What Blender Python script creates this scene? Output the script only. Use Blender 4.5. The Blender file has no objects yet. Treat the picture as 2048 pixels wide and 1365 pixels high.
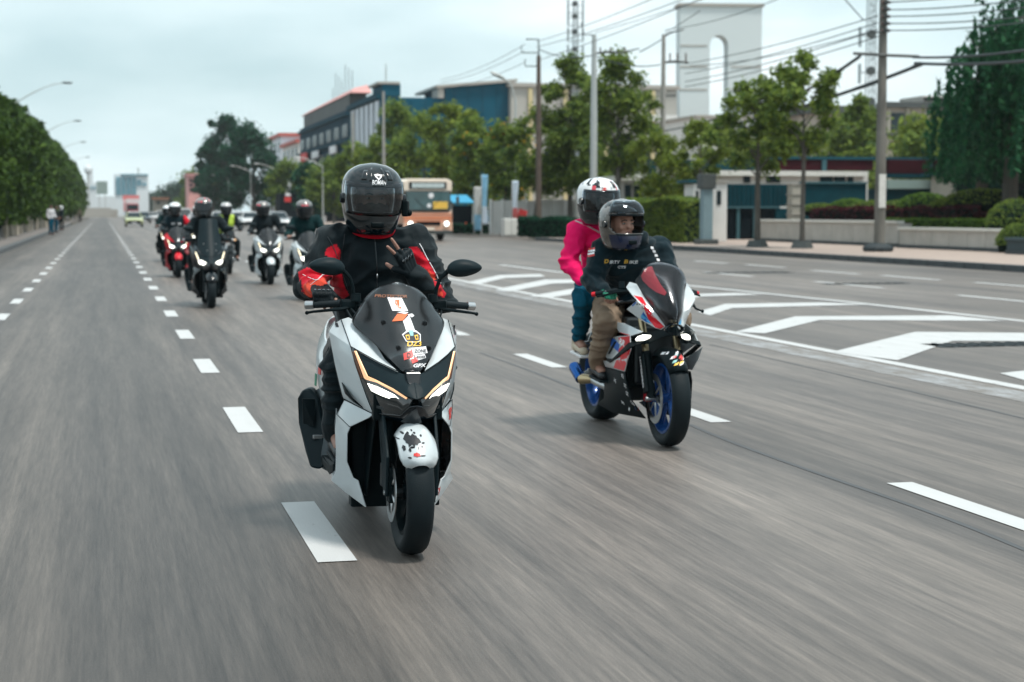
import bpy, bmesh, math, random
import numpy as np
from mathutils import Vector, Matrix, noise
from mathutils.bvhtree import BVHTree
random.seed(7); RNG = np.random.default_rng(7)
R = math.radians
sc = bpy.context.scene
COL = sc.collection

# ---------------------------------------------------------------- camera
CAM_H, FPX = 1.45, 3400.0
PITCH = math.atan(257.5 / FPX)
YAW = math.atan(819 / FPX * math.cos(PITCH))
cam_d = bpy.data.cameras.new('camera'); cam = bpy.data.objects.new('camera', cam_d); COL.objects.link(cam)
cam_d.sensor_width = 36; cam_d.lens = 36 * FPX / 2048
cam_d.clip_start = 0.1; cam_d.clip_end = 6000
cam.location = (0, 0, CAM_H); cam.rotation_euler = (math.pi/2 - PITCH, 0, -YAW)
cam_d.dof.use_dof = True; cam_d.dof.focus_distance = 7.45; cam_d.dof.aperture_fstop = 3.6
sc.camera = cam

# ---------------------------------------------------------------- sky, sun, exposure
SUN_EL, SUN_AZ = R(68), R(140)          # azimuth measured clockwise from +Y (the road's direction)
w = bpy.data.worlds.new('World'); sc.world = w; w.use_nodes = True
nt = w.node_tree; nt.nodes.clear()
def wn(t, **k):
    n = nt.nodes.new(t)
    for a, b in k.items(): setattr(n, a, b)
    return n
sky = wn('ShaderNodeTexSky', sky_type='NISHITA', sun_disc=False, sun_elevation=SUN_EL, sun_rotation=SUN_AZ,
         air_density=1.2, dust_density=3.0, ozone_density=1.2)
bg1 = wn('ShaderNodeBackground'); bg1.inputs[1].default_value = 0.11
tc = wn('ShaderNodeTexCoord'); mp = wn('ShaderNodeMapping'); mp.inputs['Scale'].default_value = (1.6, 1.6, 5.5)
n1 = wn('ShaderNodeTexNoise'); n1.inputs['Scale'].default_value = 1.5; n1.inputs['Detail'].default_value = 7; n1.inputs['Roughness'].default_value = .5
cr = wn('ShaderNodeValToRGB')
e = cr.color_ramp.elements
e[0].position = .36; e[0].color = (.38, .51, .545, 1)
e[1].position = .62; e[1].color = (.75, .82, .84, 1)
m = e.new(.5); m.color = (.54, .66, .69, 1)
bg2 = wn('ShaderNodeBackground'); bg2.inputs[1].default_value = 1.04
mx = wn('ShaderNodeMixShader'); mx.inputs[0].default_value = .88
wo = wn('ShaderNodeOutputWorld')
L = nt.links.new
L(tc.outputs['Generated'], mp.inputs[0]); L(mp.outputs[0], n1.inputs['Vector']); L(n1.outputs['Fac'], cr.inputs[0])
L(cr.outputs[0], bg2.inputs[0]); L(sky.outputs[0], bg1.inputs[0])
L(bg1.outputs[0], mx.inputs[1]); L(bg2.outputs[0], mx.inputs[2]); L(mx.outputs[0], wo.inputs[0])
sd = bpy.data.lights.new('sun', 'SUN'); sun = bpy.data.objects.new('sun', sd); COL.objects.link(sun)
sd.energy = 2.3; sd.angle = R(10); sd.color = (1, .95, .88)
sv = Vector((math.sin(SUN_AZ)*math.cos(SUN_EL), math.cos(SUN_AZ)*math.cos(SUN_EL), math.sin(SUN_EL)))
sun.rotation_euler = sv.to_track_quat('Z', 'Y').to_euler()
sc.view_settings.view_transform = 'Standard'; sc.view_settings.look = 'None'
sc.view_settings.exposure = 0.62; sc.view_settings.gamma = 1; sc.view_settings.use_curve_mapping = False
sc.cycles.use_denoising = True
sc.cycles.max_bounces = 6; sc.cycles.transparent_max_bounces = 12; sc.cycles.diffuse_bounces = 3
sc.cycles.glossy_bounces = 3; sc.cycles.transmission_bounces = 4
sc.cycles.caustics_reflective = False; sc.cycles.caustics_refractive = False

# ---------------------------------------------------------------- surveying: where a sight line meets a plane of the place
_f = Vector((math.sin(YAW)*math.cos(PITCH), math.cos(YAW)*math.cos(PITCH), -math.sin(PITCH)))
_r = Vector((math.cos(YAW), -math.sin(YAW), 0)); _u = _r.cross(_f)
def ray(px, py): return _f + _r*((px-1024)/FPX) + _u*((682.5-py)/FPX)
C0 = Vector((0, 0, CAM_H))
def onG(px, py, z=0.0):
    d = ray(px, py); return C0 + d*((z-CAM_H)/d.z)
def atX(px, py, X):
    d = ray(px, py); return C0 + d*(X/d.x)
def atY(px, py, Y):
    d = ray(px, py); return C0 + d*(Y/d.y)

# ---------------------------------------------------------------- materials
MATS = {}
def M(name, rgb=(.5,.5,.5), rough=.5, metal=0, coat=0, var=.12, vscale=8, bump=0, bscale=40, emit=0, spec=.5, stretch=None, var2=None, sheen=0):
    if name in MATS: return MATS[name]
    m = bpy.data.materials.new(name); MATS[name] = m; m.use_nodes = True
    t = m.node_tree; p = t.nodes['Principled BSDF']
    p.inputs['Roughness'].default_value = rough; p.inputs['Metallic'].default_value = metal
    p.inputs['Coat Weight'].default_value = coat; p.inputs['Coat Roughness'].default_value = .06
    p.inputs['Specular IOR Level'].default_value = spec
    if sheen: p.inputs['Sheen Weight'].default_value = sheen
    co = t.nodes.new('ShaderNodeTexCoord'); ma = t.nodes.new('ShaderNodeMapping')
    if stretch: ma.inputs['Scale'].default_value = stretch
    t.links.new(co.outputs['Object'], ma.inputs[0])
    nz = t.nodes.new('ShaderNodeTexNoise'); nz.inputs['Scale'].default_value = vscale; nz.inputs['Detail'].default_value = 5
    t.links.new(ma.outputs[0], nz.inputs['Vector'])
    mix = t.nodes.new('ShaderNodeMix'); mix.data_type = 'RGBA'
    a = [max(0, c*(1-var*2)) for c in rgb]; b = [min(1, c*(1+var*2)) for c in rgb]
    if var2: b = list(var2)
    mix.inputs['A'].default_value = (*a, 1); mix.inputs['B'].default_value = (*b, 1)
    t.links.new(nz.outputs['Fac'], mix.inputs['Factor'])
    t.links.new(mix.outputs['Result'], p.inputs['Base Color'])
    if bump:
        bz = t.nodes.new('ShaderNodeTexNoise'); bz.inputs['Scale'].default_value = bscale; bz.inputs['Detail'].default_value = 3
        t.links.new(ma.outputs[0], bz.inputs['Vector'])
        bu = t.nodes.new('ShaderNodeBump'); bu.inputs['Strength'].default_value = bump; bu.inputs['Distance'].default_value = .01
        t.links.new(bz.outputs['Fac'], bu.inputs['Height']); t.links.new(bu.outputs[0], p.inputs['Normal'])
    if emit:
        p.inputs['Emission Color'].default_value = (*rgb, 1); p.inputs['Emission Strength'].default_value = emit
    return m
def M_dye(name, rough=.65):
    m = M(name, (.5,.5,.5), rough, var=.18, vscale=14, bump=.2, bscale=300, spec=.12, sheen=.1); t = m.node_tree; p = t.nodes['Principled BSDF']
    src = p.inputs['Base Color'].links[0].from_socket; a = t.nodes.new('ShaderNodeAttribute'); a.attribute_name = 'dye'
    x = t.nodes.new('ShaderNodeMix'); x.data_type = 'RGBA'; x.blend_type = 'MULTIPLY'; x.inputs['Factor'].default_value = 1
    sc_ = t.nodes.new('ShaderNodeMix'); sc_.data_type = 'RGBA'; sc_.blend_type = 'ADD'; sc_.inputs['Factor'].default_value = 1
    t.links.new(src, sc_.inputs['A']); t.links.new(src, sc_.inputs['B']); t.links.new(sc_.outputs['Result'], x.inputs['A']); t.links.new(a.outputs['Color'], x.inputs['B']); t.links.new(x.outputs['Result'], p.inputs['Base Color']); return m
def M_leaf(name, c1, c2, trans=.25, scale=.6):
    if name in MATS: return MATS[name]
    m = bpy.data.materials.new(name); MATS[name] = m; m.use_nodes = True
    t = m.node_tree; t.nodes.clear()
    g = t.nodes.new('ShaderNodeNewGeometry'); nz = t.nodes.new('ShaderNodeTexNoise'); nz.inputs['Scale'].default_value = scale; nz.inputs['Detail'].default_value = 2
    co = t.nodes.new('ShaderNodeTexCoord'); t.links.new(co.outputs['Object'], nz.inputs['Vector'])
    ad = t.nodes.new('ShaderNodeMath'); ad.operation = 'MULTIPLY_ADD'; ad.inputs[1].default_value = .6
    t.links.new(g.outputs['Random Per Island'], ad.inputs[0])
    sb = t.nodes.new('ShaderNodeMath'); sb.operation = 'MULTIPLY'; sb.inputs[1].default_value = .5
    t.links.new(nz.outputs['Fac'], sb.inputs[0]); t.links.new(sb.outputs[0], ad.inputs[2])
    mix = t.nodes.new('ShaderNodeMix'); mix.data_type = 'RGBA'
    mix.inputs['A'].default_value = (*c1, 1); mix.inputs['B'].default_value = (*c2, 1)
    t.links.new(ad.outputs[0], mix.inputs['Factor'])
    d = t.nodes.new('ShaderNodeBsdfPrincipled'); d.inputs['Roughness'].default_value = .55; d.inputs['Specular IOR Level'].default_value = .08
    tr = t.nodes.new('ShaderNodeBsdfTranslucent'); ms = t.nodes.new('ShaderNodeMixShader'); ms.inputs[0].default_value = trans
    o = t.nodes.new('ShaderNodeOutputMaterial')
    t.links.new(mix.outputs['Result'], d.inputs['Base Color']); t.links.new(mix.outputs['Result'], tr.inputs['Color'])
    t.links.new(d.outputs[0], ms.inputs[1]); t.links.new(tr.outputs[0], ms.inputs[2]); t.links.new(ms.outputs[0], o.inputs[0])
    return m
def M_glass(name, tint, rough=.05, gloss=(.9,.95,1), ior=1.5):
    """thin tinted plastic or glass: what is behind shows through the tint, the sky reflects off it"""
    if name in MATS: return MATS[name]
    m = bpy.data.materials.new(name); MATS[name] = m; m.use_nodes = True
    t = m.node_tree; t.nodes.clear()
    tr = t.nodes.new('ShaderNodeBsdfTransparent'); tr.inputs[0].default_value = (*tint, 1)
    gl = t.nodes.new('ShaderNodeBsdfGlossy'); gl.inputs['Roughness'].default_value = rough; gl.inputs[0].default_value = (*gloss, 1)
    fr = t.nodes.new('ShaderNodeFresnel'); fr.inputs[0].default_value = ior
    mx = t.nodes.new('ShaderNodeMixShader'); o = t.nodes.new('ShaderNodeOutputMaterial')
    t.links.new(fr.outputs[0], mx.inputs[0]); t.links.new(tr.outputs[0], mx.inputs[1]); t.links.new(gl.outputs[0], mx.inputs[2])
    t.links.new(mx.outputs[0], o.inputs[0]); return m

# ---------------------------------------------------------------- object helpers
def tag(o, label=None, cat=None, group=None, kind=None):
    if label: o['label'] = label
    if cat: o['category'] = cat
    if group: o['group'] = group
    if kind: o['kind'] = kind
    return o
def thing(name, label, cat, loc=(0,0,0), rz=0, group=None):
    o = bpy.data.objects.new(name, None); COL.objects.link(o); o.empty_display_size = .2
    o.location = loc; o.rotation_euler = (0, 0, rz)
    return tag(o, label, cat, group)
def mk(name, v, f, mat, parent=None, smooth=False, bevel=0, solid=0, sub=0, sharp=35, label=None, mats=None, mi=None):
    me = bpy.data.meshes.new(name); me.from_pydata([tuple(x) for x in v], [], [tuple(x) for x in f])
    for mm in (mats or [mat]): me.materials.append(mm)
    if mi is not None: me.polygons.foreach_set('material_index', list(mi))
    if smooth: me.polygons.foreach_set('use_smooth', [True]*len(me.polygons))
    me.update()
    o = bpy.data.objects.new(name, me); COL.objects.link(o); o.parent = parent
    if solid:
        s = o.modifiers.new('s', 'SOLIDIFY'); s.thickness = solid; s.offset = -1
    if sub:
        s = o.modifiers.new('u', 'SUBSURF'); s.levels = sub; s.render_levels = sub
    if bevel:
        b = o.modifiers.new('b', 'BEVEL'); b.width = bevel; b.segments = 2; b.limit_method = 'ANGLE'; b.angle_limit = R(30)
    if smooth and not sub: me.set_sharp_from_angle(angle=R(sharp))
    if label: o['label'] = label
    return o
class MB:
    """collects simple solids into one mesh"""
    def __init__(s): s.v = []; s.f = []; s.m = []; s.k = 0
    def add(s, v, f, flip=False):
        n = len(s.v); s.v += [tuple(x) for x in v]
        s.f += [tuple(n+i for i in (reversed(q) if flip else q)) for q in f]; s.m += [s.k]*len(f); return s
    def box(s, c, d, rz=0, rot=None):
        cx, cy, cz = c; a, b, h = d[0]/2, d[1]/2, d[2]/2
        mt = rot if rot else Matrix.Rotation(rz, 3, 'Z')
        v = [Vector(c) + mt @ Vector((x*a, y*b, z*h)) for z in (-1,1) for y in (-1,1) for x in (-1,1)]
        return s.add(v, [(0,2,3,1),(4,5,7,6),(0,1,5,4),(1,3,7,5),(3,2,6,7),(2,0,4,6)])
    def span(s, a, b):
        return s.box([(a[i]+b[i])/2 for i in range(3)], [abs(b[i]-a[i]) for i in range(3)])
    def tube(s, pts, r, n=8, caps=True):
        pts = [Vector(p) for p in pts]; rr = r if isinstance(r, (list, tuple)) else [r]*len(pts)
        ref = None; v = []
        for i, p in enumerate(pts):
            t = (pts[min(i+1, len(pts)-1)] - pts[max(i-1, 0)]).normalized()
            if ref is None:
                ref = Vector((0,0,1)) if abs(t.z) < .9 else Vector((1,0,0))
            a = t.cross(ref).normalized(); b = a.cross(t).normalized(); ref = b
            for k in range(n):
                q = 2*math.pi*k/n; v.append(p + (a*math.cos(q) + b*math.sin(q))*rr[i])
        f = []
        for i in range(len(pts)-1):
            for k in range(n):
                k2 = (k+1) % n; f.append((i*n+k, i*n+k2, (i+1)*n+k2, (i+1)*n+k))
        if caps: f.append(tuple(reversed(range(n)))); f.append(tuple((len(pts)-1)*n+k for k in range(n)))
        return s.add(v, f)
    def lathe(s, prof, c, axis=(1,0,0), n=32, close=False, arc=(0, 2*math.pi)):
        """prof: (along, radius) pairs revolved about axis through c"""
        ax = Vector(axis).normalized(); ref = Vector((0,0,1)) if abs(ax.z) < .9 else Vector((0,1,0))
        a = (ref - ax*ref.dot(ax)).normalized(); b = ax.cross(a); c = Vector(c)
        full = abs(arc[1]-arc[0]-2*math.pi) < 1e-6; m = n if full else n+1
        v = []
        for k in range(m):
            q = arc[0] + (arc[1]-arc[0])*k/n
            for (l, r_) in prof: v.append(c + ax*l + (a*math.cos(q) + b*math.sin(q))*r_)
        P = len(prof); f = []
        for k in range(n):
            k2 = (k+1) % m
            for i in range(P - (0 if close else 1)):
                j = (i+1) % P; f.append((k*P+i, k*P+j, k2*P+j, k2*P+i))
        return s.add(v, f)
    def ell(s, c, r, rot=None, n=16, h=10):
        v = []; f = []; c = Vector(c)
        for i in range(h+1):
            th = math.pi*i/h
            for k in range(n):
                q = 2*math.pi*k/n; p = Vector((r[0]*math.sin(th)*math.cos(q), r[1]*math.sin(th)*math.sin(q), r[2]*math.cos(th)))
                v.append(c + (rot @ p if rot else p))
        for i in range(h):
            for k in range(n):
                k2 = (k+1) % n; f.append((i*n+k, (i+1)*n+k, (i+1)*n+k2, i*n+k2))
        return s.add(v, f)
    def cap(s, p0, r0, p1, r1, n=14, h=5, flat=1.0, side=None):
        """tapered capsule; flat squeezes it along `side`"""
        p0 = Vector(p0); p1 = Vector(p1); t = (p1-p0).normalized()
        ref = Vector(side) if side is not None else (Vector((0,0,1)) if abs(t.z) < .9 else Vector((0,1,0)))
        a = (ref - t*ref.dot(t)).normalized(); b = t.cross(a); v = []; f = []; rings = []
        for i in range(h+1):
            q = math.pi/2*i/h; rings.append((p0 - t*(r0*math.cos(q)), r0*math.sin(q)))
        for i in range(h+1):
            q = math.pi/2*i/h; rings.append((p1 + t*(r1*math.sin(q)), r1*math.cos(q)))
        for (c, rr) in rings:
            rr = max(rr, 1e-4)
            for k in range(n):
                q = 2*math.pi*k/n; v.append(c + a*(math.cos(q)*rr*flat) + b*(math.sin(q)*rr))
        for i in range(len(rings)-1):
            for k in range(n):
                k2 = (k+1) % n; f.append((i*n+k, i*n+k2, (i+1)*n+k2, (i+1)*n+k))
        f.append(tuple(reversed(range(n)))); f.append(tuple((len(rings)-1)*n+k for k in range(n)))
        return s.add(v, f)
    def prism(s, poly, d, a=None):
        """poly: 3-D outline, extruded by vector d"""
        d = Vector(d); n = len(poly); v = [Vector(p) for p in poly] + [Vector(p)+d for p in poly]
        f = [tuple(range(n)), tuple(reversed(range(n, 2*n)))] + [(i, i+n, (i+1) % n + n, (i+1) % n) for i in range(n)]
        return s.add(v, f)
    def out(s, name, mat, parent=None, **k):
        return mk(name, s.v, s.f, mat, parent, **k)
def box(name, c, d, mat, parent=None, bevel=0, rz=0, **k): return MB().box(c, d, rz).out(name, mat, parent, bevel=bevel, **k)
def tube(name, pts, r, mat, parent=None, n=8, **k): return MB().tube(pts, r, n).out(name, mat, parent, smooth=True, **k)
def crom(P, n):
    """smooth line through points"""
    P = [Vector(p) for p in P]; out = []; N = len(P)
    for k in range(n):
        t = k/(n-1)*(N-1); i = min(int(t), N-2); u = t-i
        p0 = P[max(i-1,0)]; p1 = P[i]; p2 = P[i+1]; p3 = P[min(i+2,N-1)]
        out.append(.5*((2*p1) + (p2-p0)*u + (2*p0-5*p1+4*p2-p3)*u*u + (3*p1-p0-3*p2+p3)*u**3))
    return out
def patch(rows, nu, nv):
    """smooth sheet through a grid of points -> verts, faces"""
    a = [crom(r, nu) for r in rows]; cols = [crom([a[j][i] for j in range(len(rows))], nv) for i in range(nu)]
    v = [cols[i][j] for i in range(nu) for j in range(nv)]
    f = [(i*nv+j, i*nv+j+1, (i+1)*nv+j+1, (i+1)*nv+j) for i in range(nu-1) for j in range(nv-1)]
    return v, f
def mirx(pts): return [(-p[0], p[1], p[2]) for p in pts]

def evaluated(o):
    dg = bpy.context.evaluated_depsgraph_get(); dg.update()
    return bpy.data.meshes.new_from_object(o.evaluated_get(dg))
def blob(name, mb, voxel, mat, parent=None, smooth=2, disp=None, mats=None, zone=None, label=None):
    """one continuous skin round all the solids in mb"""
    me = bpy.data.meshes.new('t'); me.from_pydata(mb.v, [], mb.f)
    o = bpy.data.objects.new('t', me); COL.objects.link(o)
    r = o.modifiers.new('r', 'REMESH'); r.mode = 'VOXEL'; r.voxel_size = voxel; r.adaptivity = 0
    if smooth:
        s = o.modifiers.new('s', 'SMOOTH'); s.factor = .5; s.iterations = smooth
    m2 = evaluated(o); bpy.data.objects.remove(o); bpy.data.meshes.remove(me)
    m2.name = name; m2.materials.clear()
    n = len(m2.vertices); co = np.empty(n*3); m2.vertices.foreach_get('co', co); co = co.reshape(-1, 3)
    if disp:
        no = np.empty(n*3); m2.vertices.foreach_get('normal', no); no = no.reshape(-1, 3)
        d = np.array([disp(Vector(c)) for c in co]); co = co + no*d[:, None]
        m2.vertices.foreach_set('co', co.ravel())
    for mm in (mats or [mat]): m2.materials.append(mm)
    m2.polygons.foreach_set('use_smooth', [True]*len(m2.polygons))
    if zone:
        m2.polygons.foreach_set('material_index', [zone(p.center) for p in m2.polygons])
    else: m2.polygons.foreach_set('material_index', [0]*len(m2.polygons))
    m2.update()
    ob = bpy.data.objects.new(name, m2); COL.objects.link(ob); ob.parent = parent
    if label: ob['label'] = label
    return ob
def folds(amp=.006, f=9, joints=(), jr=.12, seed=0):
    sd_ = Vector((seed*3.1, seed*1.7, seed*.9))
    def fn(c):
        q = noise.noise_vector((c+sd_)*3.0)*.35
        n = noise.noise(Vector((c.x*f*.6+q.x*4, c.y*f*.6+q.y*4, c.z*f*1.5+q.z*4))+sd_)
        n = 1-2*abs(n)*1.6
        n2 = noise.noise((c+sd_)*f*2.7+q*5)*.35
        k = .75
        for j in joints: k = max(k, 1.6*math.exp(-((c-Vector(j)).length/jr)**2))
        return max(-.45*amp, amp*k*(n+n2))
    return fn
def bvh_of(o):
    me = evaluated(o) if o.modifiers else o.data
    return BVHTree.FromPolygons([v.co.copy() for v in me.vertices], [tuple(p.vertices) for p in me.polygons])
def snap_mesh(vs, tree, d, off, reach=1.6):
    d = Vector(d).normalized(); out = []; last = None
    for v in vs:
        h = tree.ray_cast(v - d*reach*.5, d, reach)
        if h[0] is None:
            h = tree.find_nearest(v); out.append(h[0] + h[1]*off if h[0] is not None and (h[0]-v).length < .05 else None)
        else: out.append(h[0] - d*off)
    good = [(v, o) for v, o in zip(vs, out) if o is not None]
    for i, v in enumerate(vs):
        if out[i] is None:
            if good:
                g = min(good, key=lambda t: (t[0]-v).length); out[i] = v + (g[1]-g[0])
            else: out[i] = v
    return out
def text(name, s, size, loc, xdir, ydir, mat, parent, tree=None, pdir=None, off=.0025, bold=.0, shear=0, extr=.0008, ctr=True, width=None):
    cu = bpy.data.curves.new('t', 'FONT'); cu.body = s; cu.size = size; cu.offset = bold*size; cu.shear = shear
    cu.resolution_u = 3; cu.align_x = 'CENTER' if ctr else 'LEFT'; cu.align_y = 'CENTER'
    o = bpy.data.objects.new('t', cu); COL.objects.link(o); me = evaluated(o); bpy.data.objects.remove(o)
    x = Vector(xdir).normalized(); y = Vector(ydir).normalized(); z = x.cross(y)
    ws = 1
    if width:
        xs = [v.co.x for v in me.vertices]; ws = width/max(1e-6, max(xs)-min(xs))
    vs = [Vector(loc) + x*v.co.x*ws + y*v.co.y for v in me.vertices]; fs = [tuple(p.vertices) for p in me.polygons]
    if tree: vs = snap_mesh(vs, tree, pdir if pdir is not None else -z, off)
    return mk(name, vs, fs, mat, parent, solid=0)
def decal(name, poly2, loc, xdir, ydir, mat, parent, tree=None, pdir=None, off=.002, n=5, label=None):
    """flat sticker: outline in its own plane, laid on the surface"""
    x = Vector(xdir).normalized(); y = Vector(ydir).normalized()
    bm = bmesh.new(); vs = [bm.verts.new(Vector(loc) + x*a + y*b) for a, b in poly2]; bm.faces.new(vs)
    bmesh.ops.triangulate(bm, faces=bm.faces[:])
    bmesh.ops.subdivide_edges(bm, edges=bm.edges[:], cuts=n, use_grid_fill=True)
    bmesh.ops.triangulate(bm, faces=bm.faces[:])
    bm.verts.index_update(); v = [q.co.copy() for q in bm.verts]; f = [tuple(q.index for q in g.verts) for g in bm.faces]; bm.free()
    if tree: v = snap_mesh(v, tree, pdir if pdir is not None else -x.cross(y), off)
    return mk(name, v, f, mat, parent, label=label)
def copy_tree(o, parent=None):
    c = o.copy(); COL.objects.link(c); c.parent = parent
    for ch in list(o.children): copy_tree(ch, c)
    return c
def fastmesh(name, V, F, mat, parent=None):
    """V (n,3), F (m,4) arrays of quads"""
    me = bpy.data.meshes.new(name); me.vertices.add(len(V)); me.vertices.foreach_set('co', V.astype(np.float32).ravel())
    me.loops.add(F.size); me.loops.foreach_set('vertex_index', F.astype(np.int32).ravel())
    me.polygons.add(len(F)); me.polygons.foreach_set('loop_start', np.arange(len(F), dtype=np.int32)*4)
    me.update(calc_edges=True); me.materials.append(mat)
    o = bpy.data.objects.new(name, me); COL.objects.link(o); o.parent = parent; return o
def leaf_quads(P, size, up=.35, droop=0):
    """one folded leaf (a diamond quad) at each point"""
    n = len(P); nrm = RNG.normal(size=(n,3)); nrm[:,2] = abs(nrm[:,2]) + up; nrm /= np.linalg.norm(nrm, axis=1)[:,None]
    t = RNG.normal(size=(n,3)); t[:,2] -= droop; t -= nrm*(t*nrm).sum(1)[:,None]; t /= np.linalg.norm(t, axis=1)[:,None]
    b = np.cross(nrm, t); s = size*RNG.uniform(.6, 1.35, n)[:,None]
    V = np.stack([P - t*s, P - b*s*.5 + nrm*s*.12, P + t*s, P + b*s*.5 + nrm*s*.12], 1).reshape(-1, 3)
    return V, np.arange(n*4).reshape(-1, 4)
# ================================================================ two-wheelers
K = dict(
 white=M('white_paint', (.52,.57,.59), .25, coat=.6, var=.05, vscale=5), black=M('satin_black', (.003,.008,.010), .5, spec=.10, var=.3),
 gloss=M('gloss_black', (.002,.006,.009), .15, coat=.3, var=.3, spec=.35), rubber=M('tyre_rubber', (.006,.012,.015), .6, spec=0.2, var=.2, bump=.15, bscale=180),
 grey=M('grey_plastic', (.006,.015,.019), .5, spec=.15, var=.15, bump=.1, bscale=220), metal=M('steel', (.45,.47,.48), .3, metal=1, var=.1),
 chrome=M('chrome', (.75,.78,.8), .12, metal=1, var=.03), dmetal=M('dark_metal', (.05,.06,.065), .4, metal=.8, var=.2),
 red=M('red_paint', (.62,.008,.022), .35, coat=.15, spec=.3, var=.05), orange=M('orange_lamp', (1.0,.55,.30), .3, emit=.42, var=.1),
 cream=M('day_light', (1.0,.88,.62), .3, emit=1.5, var=.03), led=M('led_lens', (1.0,.99,.90), .2, emit=1.9, var=.02),
 amber=M('amber_plastic', (.10,.035,.018), .15, coat=.5, var=.2), blue=M('blue_paint', (.008,.11,.45), .35, coat=.15, spec=.3, var=.1),
 lblue=M('sky_blue_paint', (.08,.38,.66), .35, coat=.15, spec=.3, var=.08), rimblue=M('blue_rim_paint', (.006,.065,.25), .3, coat=.5, metal=.3, var=.1),
 seat=M('seat_vinyl', (.006,.009,.011), .55, spec=0.2, var=.2, bump=.1, bscale=150), gold=M('fork_gold', (.45,.36,.22), .3, metal=.9, var=.1),
 glassd=M('headlamp_glass', (.004,.010,.013), .05, coat=1, var=.2), yellow=M('yellow_print', (.85,.50,.06), .5, var=.06),
 wprint=M('white_print', (.78,.78,.80), .45, var=.04), rprint=M('red_print', (.62,.035,.03), .45, var=.06), kprint=M('black_print', (.01,.012,.016), .5, var=.2),
 gprint=M('green_print', (.02,.22,.12), .5, var=.1), oprint=M('orange_print', (.80,.16,.05), .5, var=.06), teal=M('pale_teal_print', (.25,.5,.5), .5, var=.06),
 smoke=M_glass('smoked_screen', (.50,.54,.55), .22, ior=1.75, gloss=(.62,.62,.63)), sscreen=M_glass('sport_screen', (.58,.60,.62), .15, ior=1.42, gloss=(.7,.7,.72)), clear=M_glass('clear_screen', (.62,.66,.67), .08, ior=1.5), visor=M_glass('visor_glass', (.42,.46,.47), .05, ior=1.45),
 redk=M('dark_red_plastic', (.35,.01,.02), .3, coat=.4, var=.1), helmw=M('helmet_white', (.7,.72,.73), .2, coat=.8, var=.04))

def tyre(MBx, c, Rr, w, rimr):
    h = w/2
    prof = [(-h*.62, rimr), (-h*.92, rimr+(Rr-rimr)*.35), (-h, rimr+(Rr-rimr)*.58), (-h*.9, Rr-(Rr-rimr)*.24), (-h*.66, Rr-(Rr-rimr)*.09), (-h*.35, Rr-.004), (0, Rr),
            (h*.35, Rr-.004), (h*.66, Rr-(Rr-rimr)*.09), (h*.9, Rr-(Rr-rimr)*.24), (h, rimr+(Rr-rimr)*.58), (h*.92, rimr+(Rr-rimr)*.35), (h*.62, rimr)]
    return MBx.lathe(prof, c, (1,0,0), 44)
def make_wheel(name, parent, c, Rr, w, rimr, rim_mat, spokes=5, disc=0, discr=.12, lite=False):
    wh = MB(); wh.tube([(c[0]-w*.55, c[1], c[2]), (c[0]+w*.55, c[1], c[2])], .025, 12)
    hub = wh.out(name, K['dmetal'], parent, smooth=True)
    tyre(MB(), c, Rr, w, rimr).out('tyre', K['rubber'], hub, smooth=True, sharp=60)
    if not lite:   # tread grooves, cut as raised darker bars would wear: thin sunk lines round the crown
        pass
    b = MB(); h = w*.33
    b.lathe([(-h-.004, rimr+.004), (-h-.006, rimr-.010), (-h*.5, rimr-.022), (h*.5, rimr-.022), (h+.006, rimr-.010), (h+.004, rimr+.004)], c, (1,0,0), 40)
    for k in range(spokes):
        q = 2*math.pi*k/spokes+.3
        for s in ((-.10, .10) if spokes <= 5 else (0,)):
            p0 = Vector(c) + Vector((0, math.cos(q+s*1.4), math.sin(q+s*1.4)))*.028; p1 = Vector(c) + Vector((0, math.cos(q+s), math.sin(q+s)))*(rimr-.016)
            b.cap(p0, .013, p1, .009, 6, 2)
    b.tube([(c[0]-h, c[1], c[2]), (c[0]+h, c[1], c[2])], .034, 14)
    b.out('rim', rim_mat, hub, smooth=True, sharp=50)
    for s in ([disc] if disc in (1,-1) else ([-1,1] if disc == 2 else [])):
        d = MB(); x = c[0]+s*w*.72; d.lathe([(-.002, discr), (.002, discr), (.002, discr*.72), (-.002, discr*.72)], (x,c[1],c[2]), (1,0,0), 36, close=True)
        for k in range(6):
            q = k*math.pi/3; d.cap((x, c[1]+math.cos(q)*.03, c[2]+math.sin(q)*.03), .006, (x, c[1]+math.cos(q+.3)*discr*.74, c[2]+math.sin(q+.3)*discr*.74), .005, 6, 2)
        d.out('brake_disc', K['metal'], hub, smooth=True, sharp=30)
    return hub

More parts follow.
